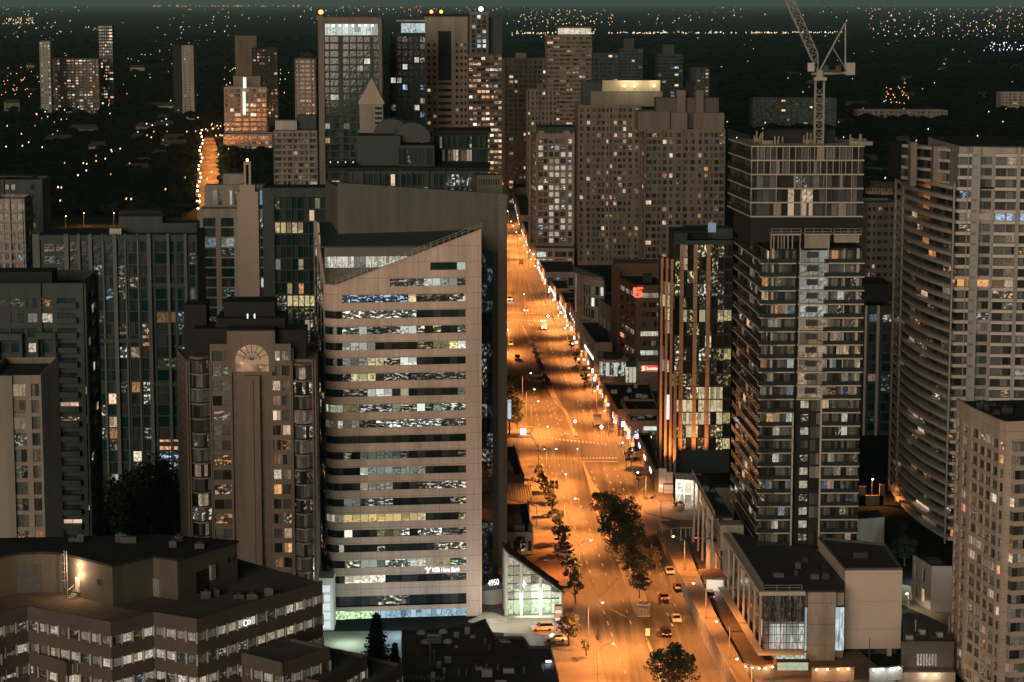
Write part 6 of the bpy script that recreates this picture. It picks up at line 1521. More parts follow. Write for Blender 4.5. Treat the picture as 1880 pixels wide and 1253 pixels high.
# ---------------- trees
TREES = {}
def tree_proto(key, h, cr, seed, n=60, leaf=.34, per=26, mm='leaf', columnar=1.0):
    if key in TREES: return TREES[key]
    rg = random.Random(seed); tr = MB(); cr_ = MB(); th = h * .34
    tr.tube((0, 0, 0), (0.05, 0, th), h * .02 + .05, 7, h * .014 + .04)
    tips = []
    for k in range(9):
        a = k * 2.4 + rg.uniform(-.3, .3); el = rg.uniform(.5, 1.25); L = h * rg.uniform(.28, .5); st = Vector((0.05, 0, th * rg.uniform(.7, 1.1)))
        e_ = st + Vector((math.cos(a) * math.cos(el) * columnar, math.sin(a) * math.cos(el) * columnar, math.sin(el))) * L; tr.tube(st, e_, h * .009 + .03, 5, .03); tips.append(e_)
        e2 = e_ + Vector((rg.uniform(-1, 1), rg.uniform(-1, 1), rg.uniform(0, 1))) * L * .4; tr.tube(e_, e2, .05, 4, .02); tips.append(e2)
    for k in range(n):
        while True:
            v = Vector((rg.uniform(-1, 1), rg.uniform(-1, 1), rg.uniform(-1, 1)))
            if .25 < v.length < 1: break
        wdt = 1.0 - .35 * max(0, v.z)
        c = Vector((v.x * cr * wdt, v.y * cr * wdt, h * .66 + v.z * h * .36))
        leafclump(cr_, c, cr * rg.uniform(.16, .34), per, leaf, rg)
    TREES[key] = (h, tr, cr_, mm); return TREES[key]
PROT = {}
def tree(px, py, key, label, group=None, s=1.0, z=0.2, name='street_tree', cat='tree', rz=None, pos=None):
    h, tr, cr_, mm = TREES[key]; loc = pos if pos is not None else GZ(px, py, z)
    if key not in PROT:
        R0 = empty(name, loc, label, cat, group); build('trunk', tr, MATS['bark'], R0, local=True); build('crown', cr_, MATS[mm], R0, local=True); PROT[key] = R0; o = R0
    else:
        o = copy_tree(PROT[key], loc=loc, label=label); o.name = name
        if group: o['group'] = group
        elif 'group' in o: del o['group']
    o.rotation_euler = (0, 0, RN.uniform(0, 6) if rz is None else rz); o.scale = (s, s, s * RN.uniform(.93, 1.07)); return o
tree_proto('big', 10.5, 4.6, 3, 74, .25, 52); tree_proto('big2', 9.5, 3.6, 8, 60, .24, 46); tree_proto('dusk', 10, 4.4, 21, 64, .25, 48, 'leaf_dark')
tree_proto('small', 5.5, 1.7, 5, 30, .22, 20); tree_proto('small2', 6.2, 2.0, 15, 34, .24, 20, 'leaf_dark'); tree_proto('thin', 5.5, 1.5, 30, 14, .2, 12)
ML = ['tall broad tree at the far tip of the tree row on the central median', 'wide dark tree second from the far tip of the median tree row', 'dense tree in the middle of the median row, leaning over the left lanes', 'tree in the middle of the median row, over the right lanes', 'round tree behind the bare trunks of the median row', 'tree with thin bare trunks near the front of the median row', 'frontmost tree of the median row, by the rounded kerb']
for (x, y, k, s), lb in zip(((1108, 964, 'big2', 1.0), (1141, 990, 'big', 1.05), (1126, 1012, 'dusk', 1.0), (1158, 1028, 'big2', .95), (1146, 1048, 'big', .9), (1162, 1074, 'dusk', .85), (1174, 1098, 'big2', .62)), ML): tree(x, y, k, lb, None, s, name='median_tree')
tree(1236, 1282, 'big', 'large leafy tree at the bottom edge on the near median', None, 1.05, name='median_tree', rz=1.0)
for i, (x, y, k, s) in enumerate(((990, 885, 'small', .9), (995, 900, 'small2', .8), (1001, 915, 'small', .9), (1008, 930, 'small2', .8), (1014, 945, 'small', .9), (1021, 975, 'small2', 1.0), (1026, 995, 'small', 1.05), (1031, 1010, 'small2', 1.05), (1036, 1022, 'small', .9))):
    tree(x, y, k, 'young street tree in the dark row along the left pavement', 'young trees along the left pavement', s)
tree(1047, 1075, 'small2', 'young tree beside the glass atrium, farther of the two at the kerb', None, 1.15); tree(1056, 1108, 'small', 'young tree beside the glass atrium, nearer of the two at the kerb', None, 1.2)
tree(1044, 1186, 'big2', 'broad tree over the white cars, behind the dental sign', None, .72); tree(1076, 1205, 'thin', 'thin low tree right beside the dental sign', None, .7)
for i, (x, y) in enumerate(((1049, 645), (1057, 668), (1064, 685), (1073, 706), (1078, 714))): tree(x, y, 'small2' if i % 2 else 'small', 'small dark tree on the right pavement across from the planters', 'small trees on the right pavement', .7)
tree(1158, 862, 'small2', 'dark round tree on the corner right of the crosswalk', None, 1.1); tree(1172, 893, 'thin', 'thin bare young tree right of the crosswalk, farther one', None, .8); tree(1182, 916, 'thin', 'thin bare young tree right of the crosswalk, nearer one', None, .8)
for i, (x, y) in enumerate(((938, 745), (945, 765), (938, 775), (950, 790), (935, 725), (952, 770))): tree(x, y, 'small2', 'dark tree beside the glass slot tower at the far left pavement', 'trees at the far left pavement', 1.1)
tree(955, 1020, 'small2', 'shrubby tree on the restaurant roof terrace edge', None, .8)
# conifers
def conifer_proto():
    rg = random.Random(2); tr = MB(); cr_ = MB(); h = 11.0; tr.tube((0, 0, 0), (0, 0, h * .95), .22, 6, .04)
    for k in range(26):
        z = 1.2 + k * (h - 1.6) / 26; r = (1 - (z / h)) * 3.3 + .25
        for j in range(int(6 + r * 4)):
            a = rg.uniform(0, 6.28); rr = r * rg.uniform(.6, 1.05); p = Vector((math.cos(a) * rr, math.sin(a) * rr, z - rr * .22))
            for q in range(3):
                leafclump(cr_, Vector((p.x * (q + 1) / 3, p.y * (q + 1) / 3, z - rr * .2 * (q + 1) / 3)), .42, 5, .26, rg, .5)
    TREES['fir'] = (h, tr, cr_, 'leaf_dark')
conifer_proto()
tree(692, 1222, 'fir', 'dark conifer in front of the bank tower lobby', None, 1.0, 0.1, name='conifer'); tree(725, 1240, 'fir', 'smaller dark conifer at the right of the lobby conifer', None, .6, .1, name='conifer')
for i, (x, y, s) in enumerate(((185, 1005, 1.3), (215, 1000, 1.5), (250, 995, 1.7), (280, 1000, 1.9), (303, 990, 1.8), (165, 1020, 1.0), (235, 1020, 1.4), (320, 1000, 1.4))): tree(x, y, 'dusk' if i % 2 else 'fir', 'dark tree in the unlit garden below the ribbed glass tower', 'trees in the garden below the ribbed tower', s, 0.05, name='garden_tree')
tree(1722, 1110, 'small2', 'floodlit tree in front of the small white house', None, 1.3, .1); tree(1742, 1105, 'big2', 'dark tree between the small white house and the cream tower', None, .7, .1); tree(1640, 1010, 'dusk', 'dark tree below the curved balconies', None, .8, .1); tree(1660, 1040, 'dusk', 'dark tree left of the small white house', None, .7, .1)
tree(1206, 1050, 'thin', 'thin pale tree lit orange by the median trees', None, 1.1)
# ---------------- retaining wall, raised pavement, lower drive
def terrace():
    base = [(1204, 978), (1207, 986), (1250, 1083), (1283, 1160), (1328, 1253), (1352, 1302)]
    hs = [.6, 1.3, 3.0, 3.9, 4.6, 5.0]
    A = [GZ(x, y, 0) for x, y in base]
    m = MB()
    for i in range(5):
        p, q = A[i], A[i + 1]; t = Vector((.55, 0, 0)); h0, h1 = hs[i], hs[i + 1]
        m.face([p, q, q + Vector((0, 0, h1)), p + Vector((0, 0, h0))]); m.face([p + Vector((0, 0, h0)), q + Vector((0, 0, h1)), q + t + Vector((0, 0, h1)), p + t + Vector((0, 0, h0))])
        m.face([q + t, p + t, p + t + Vector((0, 0, h0)), q + t + Vector((0, 0, h1))])
    tag(build('retaining_wall', m, MATS['stone_wall']), 'rough grey stone retaining wall rising along the right lanes', 'wall')
    R2 = [(1230, 960), (1262, 995), (1275, 1035), (1311, 1121), (1362, 1215), (1400, 1290)]
    g = MB()
    for i in range(5):
        p = A[i] + Vector((.56, 0, hs[i] - .02)); q = A[i + 1] + Vector((.56, 0, hs[i + 1] - .02)); r = GZ(*R2[i + 1], hs[i + 1]); s = GZ(*R2[i], hs[i]); r.z -= .02; s.z -= .02; g.face([p, q, r, s])
        g.face([q * 1, r * 1, V3(r, 0), V3(q, 0)] if i == 4 else [s, r, V3(r, 0), V3(s, 0)])
    build('raised_pavement', g, mat('raised_paving', (.30, .25, .19), .85, .2, .3), kind='structure')
    g = MB(); P = [GZ(x, y, 1.2) for x, y in ((1232, 962), (1277, 1037), (1313, 1122), (1364, 1216), (1395, 1300), (1700, 1300), (1560, 1180), (1410, 1180), (1330, 1000), (1300, 955))]; g.prism([V2(p) for p in P], 0, 1.2); build('lower_drive', g, mat('drive', (.13, .11, .09), .85, .35, .15, fine=.7), kind='structure')
    # railing of the lower drive
    m = MB(); a = GZ(1325, 1050, 1.2); b = GZ(1428, 1225, 1.2)
    for h in (.6, 1.2): m.tube(a + Vector((0, 0, h)), b + Vector((0, 0, h)), .07, 4)
    for k in range(34): p = a + (b - a) * (k / 33); m.tube(p, p + Vector((0, 0, 1.2)), .06, 4)
    m.box(a - Vector((.2, 0, 0)), b - a, (.4, 0, 0), (0, 0, .35)); tag(build('ramp_railing', m, MATS['warm_concrete']), 'long pale ramp railing between the lower drive and the podium columns', 'railing')
terrace()
# ================================================================ street lamps
SODIUM = glow_mat('sodium', (1.0, .60, .25), 30); COOLG = glow_mat('lamp_cool', (.8, .92, 1.0), 18)
def lamp_light(kind, e, spot=True, col=(1.0, .315, .07), soft=.25):
    if kind in LD: return LD[kind]
    L = bpy.data.lights.new('lamp_light', 'SPOT' if spot else 'POINT'); L.energy = e; L.color = col; L.shadow_soft_size = soft
    if spot: L.spot_size = math.radians(168 if kind == 'farl' else 158); L.spot_blend = .5
    LD[kind] = L; return L
LD = {}; PL = {}
def street_lamp(hx, hy, bx_, by_, label, group=None, h=9.6, kind='road', e=9000, lit=True, z=.14, gm=None, col=(1.0, .315, .07)):
    """base seen at bx_,by_; head reaches towards hx"""
    b = GZ(bx_, by_, z); dc = b.y * CT + (CH - b.z - h) * ST
    hd = Vector(((hx - CX) / F * dc, b.y, b.z + h)); rel = hd - b
    R0 = empty('street_lamp', b, label, 'street lamp', group)
    m = MB(); m.tube((0, 0, 0), (0, 0, h - 1.0), .13, 7, .09); m.tube((0, 0, 0), (0, 0, .5), .22, 7); build('pole', m, MATS['metal_pale'], R0, local=True)
    m = MB(); m.tube((0, 0, h - 1.1), (rel.x * .5, 0, h - .25), .06, 5); m.tube((rel.x * .5, 0, h - .25), (rel.x, 0, h), .05, 5); build('arm', m, MATS['metal_pale'], R0, local=True)
    s = 1 if rel.x >= 0 else -1
    m = MB(); m.box((rel.x - .35, -.17, h - .02), (.8, 0, 0), (0, .34, 0), (0, 0, .16)); build('lamp_head', m, MATS['metal_pale'], R0, local=True)
    if lit:
        m = MB(); m.ball((rel.x, -.02, h - .06), .25, 8, 5, .8); build('lens', m, gm or SODIUM, R0, local=True)
        L = lamp_light(kind, e, col=col); lo = bpy.data.objects.new('lamp_light', L); COL.objects.link(lo); lo.parent = R0; lo.location = (rel.x, 0, h - .45)
    return R0
LW = [(974.5, 688, 959, 740, 'tall lamp left of the far planters, its arm over the dark lanes'), (981, 715, 966, 772, 'left kerb lamp next nearer than the one by the far planters'), (988, 732, 975, 795, 'left kerb lamp just before the far crosswalk of the junction'),
      (1006, 777, 989, 846, 'left kerb lamp with its head over the junction, farther of two'), (1021, 818, 1003, 890, 'left kerb lamp with its head over the junction, nearer of two'), (1039, 868, 1018, 940, 'left kerb lamp by the white parked van'),
      (1056, 913, 1036, 988, 'left kerb lamp across from the first median trees'), (1085, 993, 1063, 1070, 'left kerb lamp across from the thickest median trees'), (1106, 1111, 1080, 1194, 'left kerb lamp on a tall pole by the dental sign'), (1126, 1190, 1098, 1275, 'nearest left kerb lamp, its pole running out of the bottom edge')]
for a in LW: street_lamp(*a[:4], a[4], h=9.8, kind='road', e=54000)
LR = [(1092, 717, 1095, 762), (1110, 749, 1117, 800), (1127.6, 780, 1140, 822), (1143, 816, 1150, 862), (1171, 869, 1186, 920), (1081, 689, 1087, 722), (1062, 662, 1067, 692), (1051, 634, 1056, 662), (1037, 606.5, 1042, 632), (1025, 584, 1033, 608)]
for i, (hx, hy, x, y) in enumerate(LR):
    street_lamp(hx, hy, x, y, ['right kerb lamp beside the round glass hall', 'right kerb lamp above the delivery truck', 'right kerb lamp nearest behind the junction', 'right kerb lamp at the corner of the junction', 'right kerb lamp in front of the mirror glass tower', 'right kerb lamp by the dark trees below the round hall sign', 'right kerb lamp beside the row of lit shopfronts', 'right kerb lamp left of the lit shopfronts', 'right kerb lamp next to the ambulance', 'right kerb lamp at the far crosswalk corner'][i], h=7.6 if i < 5 else 6.2, kind='kerb', e=28000)
FARL = [(kx(LK, y) + 3, y - 24) for y in (640, 600, 566, 535, 508, 484, 462, 442, 424, 405, 375, 345)] + [(1015, 561), (1007.5, 546), (1000, 530), (982, 497), (975, 485), (968, 471), (962, 459), (955, 446), (948, 434), (942, 422), (938, 414), (932, 395), (936, 347), (962, 550), (893, 470), (886, 440), (905, 520), (915, 560), (880, 400), (880, 430), (895, 500), (878, 350), (930, 320), (912, 285), (900, 260)]  # left kerb ones are hidden from view, added to light the far lanes
for i, (x, y) in enumerate(FARL):
    b = (x + 2, y + (y - 6) / CH * 6.5)
    street_lamp(x, y, b[0], b[1], 'small orange street lamp in the dense far row along the avenue, left kerb ones added', 'far street lamps along the avenue', h=8.5, kind='farl', e=52000)
LT = [(1236, 986, 1257, 1046, 3.2, 'lamp over the raised pavement, farthest of the row by the retaining wall', True), (1273, 1063, 1296, 1137, 3.8, 'lamp over the raised pavement by the orange canopy', True), (1315, 1149, 1339, 1212, 4.4, 'lamp over the raised pavement by the lower drive railing', True), (1353, 1223, 1380, 1285, 4.8, 'lamp at the near end of the raised pavement by the hoarding', True), (1198, 876, 1213, 968, .1, 'unlit dark lamp post at the mouth of the side street', False), (1066, 1158, 1081, 1194, .14, 'dark bare utility pole standing by the kerb near the dental sign', False)]
for hx, hy, x, y, z, lb, lit in LT[:5]: street_lamp(hx, hy, x, y, lb, h=7.6, kind='terr', e=22000, lit=lit, z=z)
# lamps away from the avenue
street_lamp(1602, 873, 1600, 925, 'orange lamp glowing between the balcony tower and the curved tower', h=6.5, kind='alley', e=9000)
street_lamp(1665, 1094, 1668, 1125, 'small lamp at the bend of the drive right of the cream box', h=4.2, kind='yard', e=1500, col=(1, .75, .5))
for x, y, lb in ((121, 401, 'orange lamp behind the ribbed glass tower, left of three'), (154, 395, 'orange lamp behind the ribbed glass tower, middle of three'), (209, 395, 'orange lamp behind the ribbed glass tower, right of three')):
    street_lamp(x, y, x, y + 20, lb, h=7.5, kind='back', e=9000)
# ================================================================ vehicles
def car_proto(kind):
    L, Wd, H = {'sedan': (4.6, 1.85, 1.42), 'suv': (4.7, 1.92, 1.75), 'van': (5.2, 2.0, 2.05)}[kind]
    pro = {'sedan': [(-L / 2, .35), (-L / 2, .82), (-L * .40, .95), (-L * .22, 1.0), (L * .20, .98), (L * .42, .88), (L / 2, .70), (L / 2, .35)],
           'suv': [(-L / 2, .4), (-L / 2, 1.05), (-L * .46, 1.12), (L * .16, 1.12), (L * .40, 1.02), (L / 2, .85), (L / 2, .4)],
           'van': [(-L / 2, .4), (-L / 2, 1.2), (L * .2, 1.2), (L * .42, 1.0), (L / 2, .85), (L / 2, .4)]}[kind]
    cab = {'sedan': (-L * .40, -L * .20, L * .06, L * .24), 'suv': (-L * .48, -L * .42, L * .08, L * .22), 'van': (-L * .49, -L * .46, L * .12, L * .27)}[kind]
    zb = pro[2][1] - .03
    body = MB(); n = len(pro); hw = Wd / 2
    Lf = [Vector((-hw * (1 if z < .9 else .96), y, z)) for y, z in pro]; Rt = [Vector((hw * (1 if z < .9 else .96), y, z)) for y, z in pro]
    body.face(Lf[::-1]); body.face(Rt)
    for k in range(n): j = (k + 1) % n; body.face([Lf[k], Lf[j], Rt[j], Rt[k]])
    cw = hw * .80; b0, t0, t1, b1 = cab
    roof = [Vector((-cw, t0, H)), Vector((cw, t0, H)), Vector((cw, t1, H)), Vector((-cw, t1, H))]
    body.face(roof[::1]); m2 = MB(); bs = [Vector((-hw * .93, b0, zb)), Vector((hw * .93, b0, zb)), Vector((hw * .93, b1, zb)), Vector((-hw * .93, b1, zb))]
    for k in range(4): j = (k + 1) % 4; body.tube(bs[k], roof[k], .045, 4); m2.face([bs[k], bs[j], roof[j], roof[k]])
    body.box((-cw - .02, t0 - .02, H - .03), (2 * cw + .04, 0, 0), (0, t1 - t0 + .04, 0), (0, 0, .06))
    wh = []
    for sx in (-1, 1):
        for sy in (-.31, .31): m = MB(); m.tube((sx * (hw - .2), sy * L, .34), (sx * (hw + .02), sy * L, .34), .34, 12); wh.append(m)
    hl = []; tl = []
    for sx in (-1, 1):
        m = MB(); m.box((sx * hw * .72 - .2, L / 2 - .03, .62), (.4, 0, 0), (0, .06, 0), (0, 0, .16)); hl.append(m)
        m = MB(); m.box((sx * hw * .78 - .17, -L / 2 - .03, .72), (.34, 0, 0), (0, .06, 0), (0, 0, .2)); tl.append(m)
    pl = MB(); pl.box((-.28, -L / 2 - .03, .6), (.56, 0, 0), (0, .04, 0), (0, 0, .16))
    return body, m2, wh, hl, tl, pl
mat('car_glass', (.01, .012, .012), .08, .1, 1, spec=.8)
TAIL = glow_mat('tail_red', (1, .06, .02), 5); TAILO = mat('tail_off', (.25, .01, .01), .3, .1, 1); HEAD = glow_mat('head_white', (1, .93, .8), 25); HEADO = mat('head_off', (.5, .5, .48), .2, .1, 1)
CP = {}
def car(px, py, kind, paint, label, heading=0.0, tail=True, head=False, z=.03, name='car', cat='car', group=None):
    """heading 0 drives away from the viewer, pi comes towards"""
    if kind not in CP: CP[kind] = car_proto(kind)
    body, gl, wh, hl, tl, pl = CP[kind]; R0 = empty(name, GZ(px, py, z), label, cat, group)
    build('body', body, mat('paint_' + paint[0], paint[1], .25, .06, 1, metal=.1, spec=.6), R0, local=True); build('window_glass', gl, MATS['car_glass'], R0, local=True)
    for w_ in wh: build('wheel', w_, MATS['rubber'], R0, local=True)
    for w_ in hl: build('headlight', w_, HEAD if head else HEADO, R0, local=True)
    for w_ in tl: build('taillight', w_, TAIL if tail else TAILO, R0, local=True)
    build('number_plate', pl, MATS['white_paint'], R0, local=True)
    if head:
        for sx in (-.6, .6):
            L = bpy.data.lights.new('headlight_beam', 'SPOT'); L.energy = 900; L.spot_size = 1.0; L.spot_blend = .8; L.color = (1, .9, .75); lo = bpy.data.objects.new('headlight_beam', L); COL.objects.link(lo); lo.parent = R0
            lo.location = (sx, 2.5, .7); lo.rotation_euler = (math.radians(84), 0, 0)
    R0.rotation_euler = (0, 0, heading - math.atan2(ROAD.x, ROAD.y)); return R0
WH = ('white', (.72, .70, .66)); SI = ('silver', (.42, .42, .40)); BK = ('black', (.02, .02, .022)); RD = ('red', (.32, .03, .02)); GR = ('grey', (.15, .15, .15)); BR = ('brown', (.14, .06, .03))
car(1229, 1052, 'sedan', SI, 'silver car by the retaining wall, farthest in the right lanes'); car(1245, 1082, 'sedan', BR, 'dark brown car close to the retaining wall'); car(1219, 1101, 'sedan', RD, 'red car with glowing tail lights in the right lanes')
car(1241, 1140, 'sedan', WH, 'white car in the right lanes, behind the red one'); car(1222, 1166, 'suv', BK, 'black car nearest the viewer in the right lanes'); car(1184, 1070, 'sedan', WH, 'white car half hidden by the front median trees')
car(1017, 893, 'van', WH, 'white parked van by the young trees on the left kerb', tail=False); car(995, 1158, 'suv', WH, 'white suv parked across the forecourt of the glass atrium', heading=math.pi * .53, tail=False, z=.18); car(1019, 1177, 'sedan', WH, 'white sedan parked on the court in front of the broad tree', heading=math.pi * .53, tail=False, z=.18)
car(950, 660, 'suv', BK, 'dark car at the left end of the dark lanes'); car(937, 634, 'van', WH, 'white van at the edge of the slab tower', tail=False); car(965, 572, 'sedan', SI, 'car with bright headlights waiting at the far crosswalk', heading=math.pi, head=True, tail=False)
car(936, 552, 'suv', WH, 'vehicle with bright headlights beside the slab tower edge', heading=math.pi, head=True, tail=False); car(957, 484, 'sedan', BK, 'lone dark car on the far avenue', tail=False)
for i, (x, y) in enumerate(((1035, 1013), (1033, 1005), (1037, 1022))): car(x, y, 'sedan', (GR, WH, SI)[i], ['grey car parked under the left row of young trees', 'white car parked under the left row of young trees', 'silver car parked nearest under the left row of young trees'][i], tail=False, heading=.9, z=.18)
car(1281, 990, 'sedan', BK, 'black car on the lower drive with white lights', z=1.23); car(1302, 1098, 'suv', GR, 'grey pickup on the lower drive under the orange canopy', z=1.23)
# delivery truck and ambulance
def truck(px, py, label, name, cat, boxcol, L=7.2, Wd=2.5, H=3.1, heading=0.0, stripe=False, tail=True):
    R0 = empty(name, GZ(px, py, .03), label, cat); m = MB(); m.box((-Wd / 2, -L / 2, .75), (Wd, 0, 0), (0, L * .74, 0), (0, 0, H - .75)); build('cargo_box', m, mat('truck_' + boxcol[0], boxcol[1], .6, .1, 1), R0, local=True)
    m = MB(); m.box((-Wd / 2 + .1, L * .25, .6), (Wd - .2, 0, 0), (0, L * .25, 0), (0, 0, 1.5)); build('cab', m, MATS['white_paint'], R0, local=True)
    m = MB(); m.box((-Wd / 2 + .2, L * .27, 1.5), (Wd - .4, 0, 0), (0, L * .2, 0), (0, 0, .65)); build('windscreen', m, MATS['car_glass'], R0, local=True)
    m = MB(); m.box((-.5, -L / 2 + .2, .45), (1.0, 0, 0), (0, L * .9, 0), (0, 0, .3)); m.box((-Wd / 2, -L / 2 - .15, .4), (Wd, 0, 0), (0, .15, 0), (0, 0, .3)); build('chassis', m, MATS['black'], R0, local=True)
    m = MB(); m.box((-Wd / 2 + .15, -L / 2 - .04, .9), (Wd - .3, 0, 0), (0, .04, 0), (0, 0, H - 1.15)); build('rear_door', m, mat('door_panel', (.42, .38, .33), .6, .1, 1), R0, local=True)
    for sx in (-1, 1):
        for y in (-L * .3, L * .34): m = MB(); m.tube((sx * (Wd / 2 - .3), y, .45), (sx * Wd / 2, y, .45), .45, 12); build('wheel', m, MATS['rubber'], R0, local=True)
        m = MB(); m.box((sx * (Wd / 2 - .25) - .15, -L / 2 - .2, .5), (.3, 0, 0), (0, .06, 0), (0, 0, .2)); build('taillight', m, TAIL if tail else TAILO, R0, local=True)
        m = MB(); m.box((sx * (Wd / 2 - .35) - .2, L / 2 - .02, .8), (.4, 0, 0), (0, .06, 0), (0, 0, .25)); build('headlight', m, HEAD if not tail else HEADO, R0, local=True)
    if stripe:
        m = MB(); m.box((-Wd / 2 - .02, -L / 2 - .05, 1.7), (Wd + .04, 0, 0), (0, L * .74 + .1, 0), (0, 0, .4)); build('red_stripe', m, mat('stripe_red', (.6, .03, .02), .5, .1, 1), R0, local=True)
        for x in (-.8, 0, .8): m = MB(); m.box((x - .2, -L / 2 + .1, H), (.4, 0, 0), (0, .25, 0), (0, 0, .15)); build('roof_light', m, MATS['head_white'], R0, local=True)
    R0.rotation_euler = (0, 0, heading + .047); return R0
truck(1096, 780, 'white box delivery truck parked at the right kerb before the junction', 'delivery_truck', 'truck', ('cream', (.55, .5, .43)))
truck(998, 604, 'red and white ambulance on the avenue past the far crosswalk', 'ambulance', 'ambulance', ('white', (.68, .66, .62)), 6.6, 2.3, 2.7, heading=math.pi, stripe=True, tail=False)
# ---------------- people
def person(px, py, z, label, top, legs, head=(.45, .30, .22)):
    R0 = empty('person', GZ(px, py, z), label, 'person'); V = [(0, 0, .95), (0, 0, 1.2), (0, 0, 1.42), (0, 0, 1.52), (0, .01, 1.66), (-.1, 0, .92), (-.12, .12, .5), (-.12, .22, .06), (-.12, .36, .04), (.1, 0, .92), (.12, -.08, .5), (.12, -.2, .06), (.12, -.06, .03), (-.2, 0, 1.40), (-.26, -.1, 1.12), (-.25, -.02, .88), (.2, 0, 1.40), (.26, .1, 1.12), (.25, .2, .90)]
    R_ = [.16, .15, .15, .06, .105, .09, .065, .045, .04, .09, .065, .045, .04, .06, .045, .035, .06, .045, .035]
    E = [(0, 1), (1, 2), (2, 3), (3, 4), (0, 5), (5, 6), (6, 7), (7, 8), (0, 9), (9, 10), (10, 11), (11, 12), (2, 13), (13, 14), (14, 15), (2, 16), (16, 17), (17, 18)]
    me = bpy.data.meshes.new('body'); me.from_pydata(V, E, []); o = bpy.data.objects.new('body', me); COL.objects.link(o); o.parent = R0
    md = o.modifiers.new('s', 'SKIN'); 
    for v, r in zip(me.skin_vertices[0].data if me.skin_vertices else [], R_): v.radius = (r, r)
    if not me.skin_vertices:
        pass
    sb = o.modifiers.new('b', 'SUBSURF'); sb.levels = sb.render_levels = 1
    m = bpy.data.materials.new('cloth'); m.use_nodes = True; t = m.node_tree; p = t.nodes['Principled BSDF']; tcd = t.nodes.new('ShaderNodeTexCoord'); s = t.nodes.new('ShaderNodeSeparateXYZ'); t.links.new(tcd.outputs['Object'], s.inputs[0])
    r = t.nodes.new('ShaderNodeValToRGB'); mr = t.nodes.new('ShaderNodeMath'); mr.operation = 'DIVIDE'; mr.inputs[1].default_value = 2.0; t.links.new(s.outputs[2], mr.inputs[0]); t.links.new(mr.outputs[0], r.inputs[0]); r.color_ramp.interpolation = 'CONSTANT'
    e = r.color_ramp.elements; e[0].position = 0; e[0].color = list(legs) + [1]; e[1].position = .46; e[1].color = list(top) + [1]; k = e.new(.745); k.color = list(head) + [1]; k = e.new(.85); k.color = (.03, .02, .015, 1)
    t.links.new(r.outputs[0], p.inputs['Base Color']); p.inputs['Roughness'].default_value = .9; me.materials.append(m)
    return R0
person(977, 886, .16, 'person in a white top and dark trousers walking on the left plaza', (.6, .6, .58), (.02, .02, .025))
person(1191, 786, .16, 'small dark person on the flat roof terrace near the truck', (.03, .03, .03), (.03, .03, .03)) if False else None
# three people on the inner edge by the wall
# ================================================================ shops and small buildings right of the avenue
def shop(name, label, far, near, z, rpx, wm, cat='shop building', rm='near_black', lit=.5, pal='cool', depth_v=None, nfl=1, cols=None, zb=0.0, front=True, flit=None, par=.7, ncol=5, k=1.0):
    """street wall from the far to the near top corner (seen at height z), reaching right to column rpx"""
    a = V2(GZ(far[0], far[1], z)); b = V2(GZ(near[0], near[1], z)); c = along(b, z, 2.0, rpx); d = Vector((c.x, a.y)) if depth_v is None else a + (c - b)
    B = Bld(name, label, cat, b); B.wm = MATS[wm]; fh = (z - par) / nfl; L = (b - a).length; n = cols or max(2, int(L / 3.2))
    B.facade(a, b, 0, z - par, nfl, n, .25, .12, .72, lit=lit, pal=pal, litk=k, top=par, mull=2, rec=.25, matn='glass_home')
    if front: B.facade(b, c, 0, z - par, nfl, ncol, .4, .25, .75, lit=lit * .3 if flit is None else flit, pal=pal, litk=k, top=par, mull=2, rec=.25, matn='glass_home')
    else: B.plain(b, c, 0, z)
    poly = [a, b, c, d]; B.plain(c, d, 0, z); B.plain(d, a, 0, z)
    B.wall.prism(inset(poly, .5), 0, z - par - .1)
    m = MB(); m.prism(inset(poly, .38), z - par - .1, z - par + .1); B.add('roof', m, MATS[rm])
    B.poly = poly; B.z = z; return B
def rooftop(B, n, seed, s=1.0, m='metal_pale'):
    rg = random.Random(seed); a, b, c, d = B.poly[:4]
    for i in range(n):
        u, v = rg.uniform(.12, .85), rg.uniform(.12, .85); p = a + (b - a) * u + (d - a) * v * .9; mb = MB(); w_ = rg.uniform(.8, 2.2) * s; mb.cb(p.x, p.y, B.z - .6, w_, rg.uniform(.8, 2) * s, rg.uniform(.6, 1.4) * s)
        if rg.random() < .5: mb.tube((p.x, p.y, B.z), (p.x, p.y, B.z + 1.3 * s), .16 * s, 8)
        B.add('rooftop_unit', mb, MATS[m])
def signs(B, a, b, z, n, cols, w_=1.6, h=.8, name='shop_sign', out_=.3):
    for i in range(n):
        t = (i + .2) / n; p = a + (b - a) * t; q = p + (b - a).normalized() * w_; m = MB(); m.wallbox(p, q, z, z + h, .15, out_)
        B.add(name, m, glow_mat('neon%d' % cols[i % len(cols)], [(.8, .92, 1), (1, .95, .8), (1, .35, .12), (.4, .6, 1), (1, .1, .06)][cols[i % len(cols)]], 2.4))
B = shop('arcade_shops', 'row of narrow shops with bluish signs below the cinema sign pier', (1042, 547), (1063, 588), 8.0, 1082, 'brown_stone', lit=.6, k=1.1); signs(B, B.poly[0], B.poly[1], 3.6, 8, [0, 0, 1, 3]); B.finish(B.wm, MATS['glass_home'])
B = shop('gabled_shops', 'stepped roofed shops with bright white signs in front of the brown bank office', (1064, 590), (1091, 629), 10.5, 1124, 'beige', lit=.4, ncol=1); signs(B, B.poly[0] + (B.poly[1] - B.poly[0]) * .4, B.poly[1], 4.0, 8, [0, 0, 1, 0], 1.8, 1.1)
m = MB(); a, b = B.poly[0], B.poly[1]
for k in range(9): p = a + (b - a) * (k / 9); q = a + (b - a) * ((k + .96) / 9); m.prism([p - Vector((.8, 0)), q - Vector((1.6, 0)), q, p], B.z, [B.z + .2, B.z + .9, B.z + .9, B.z + .2])
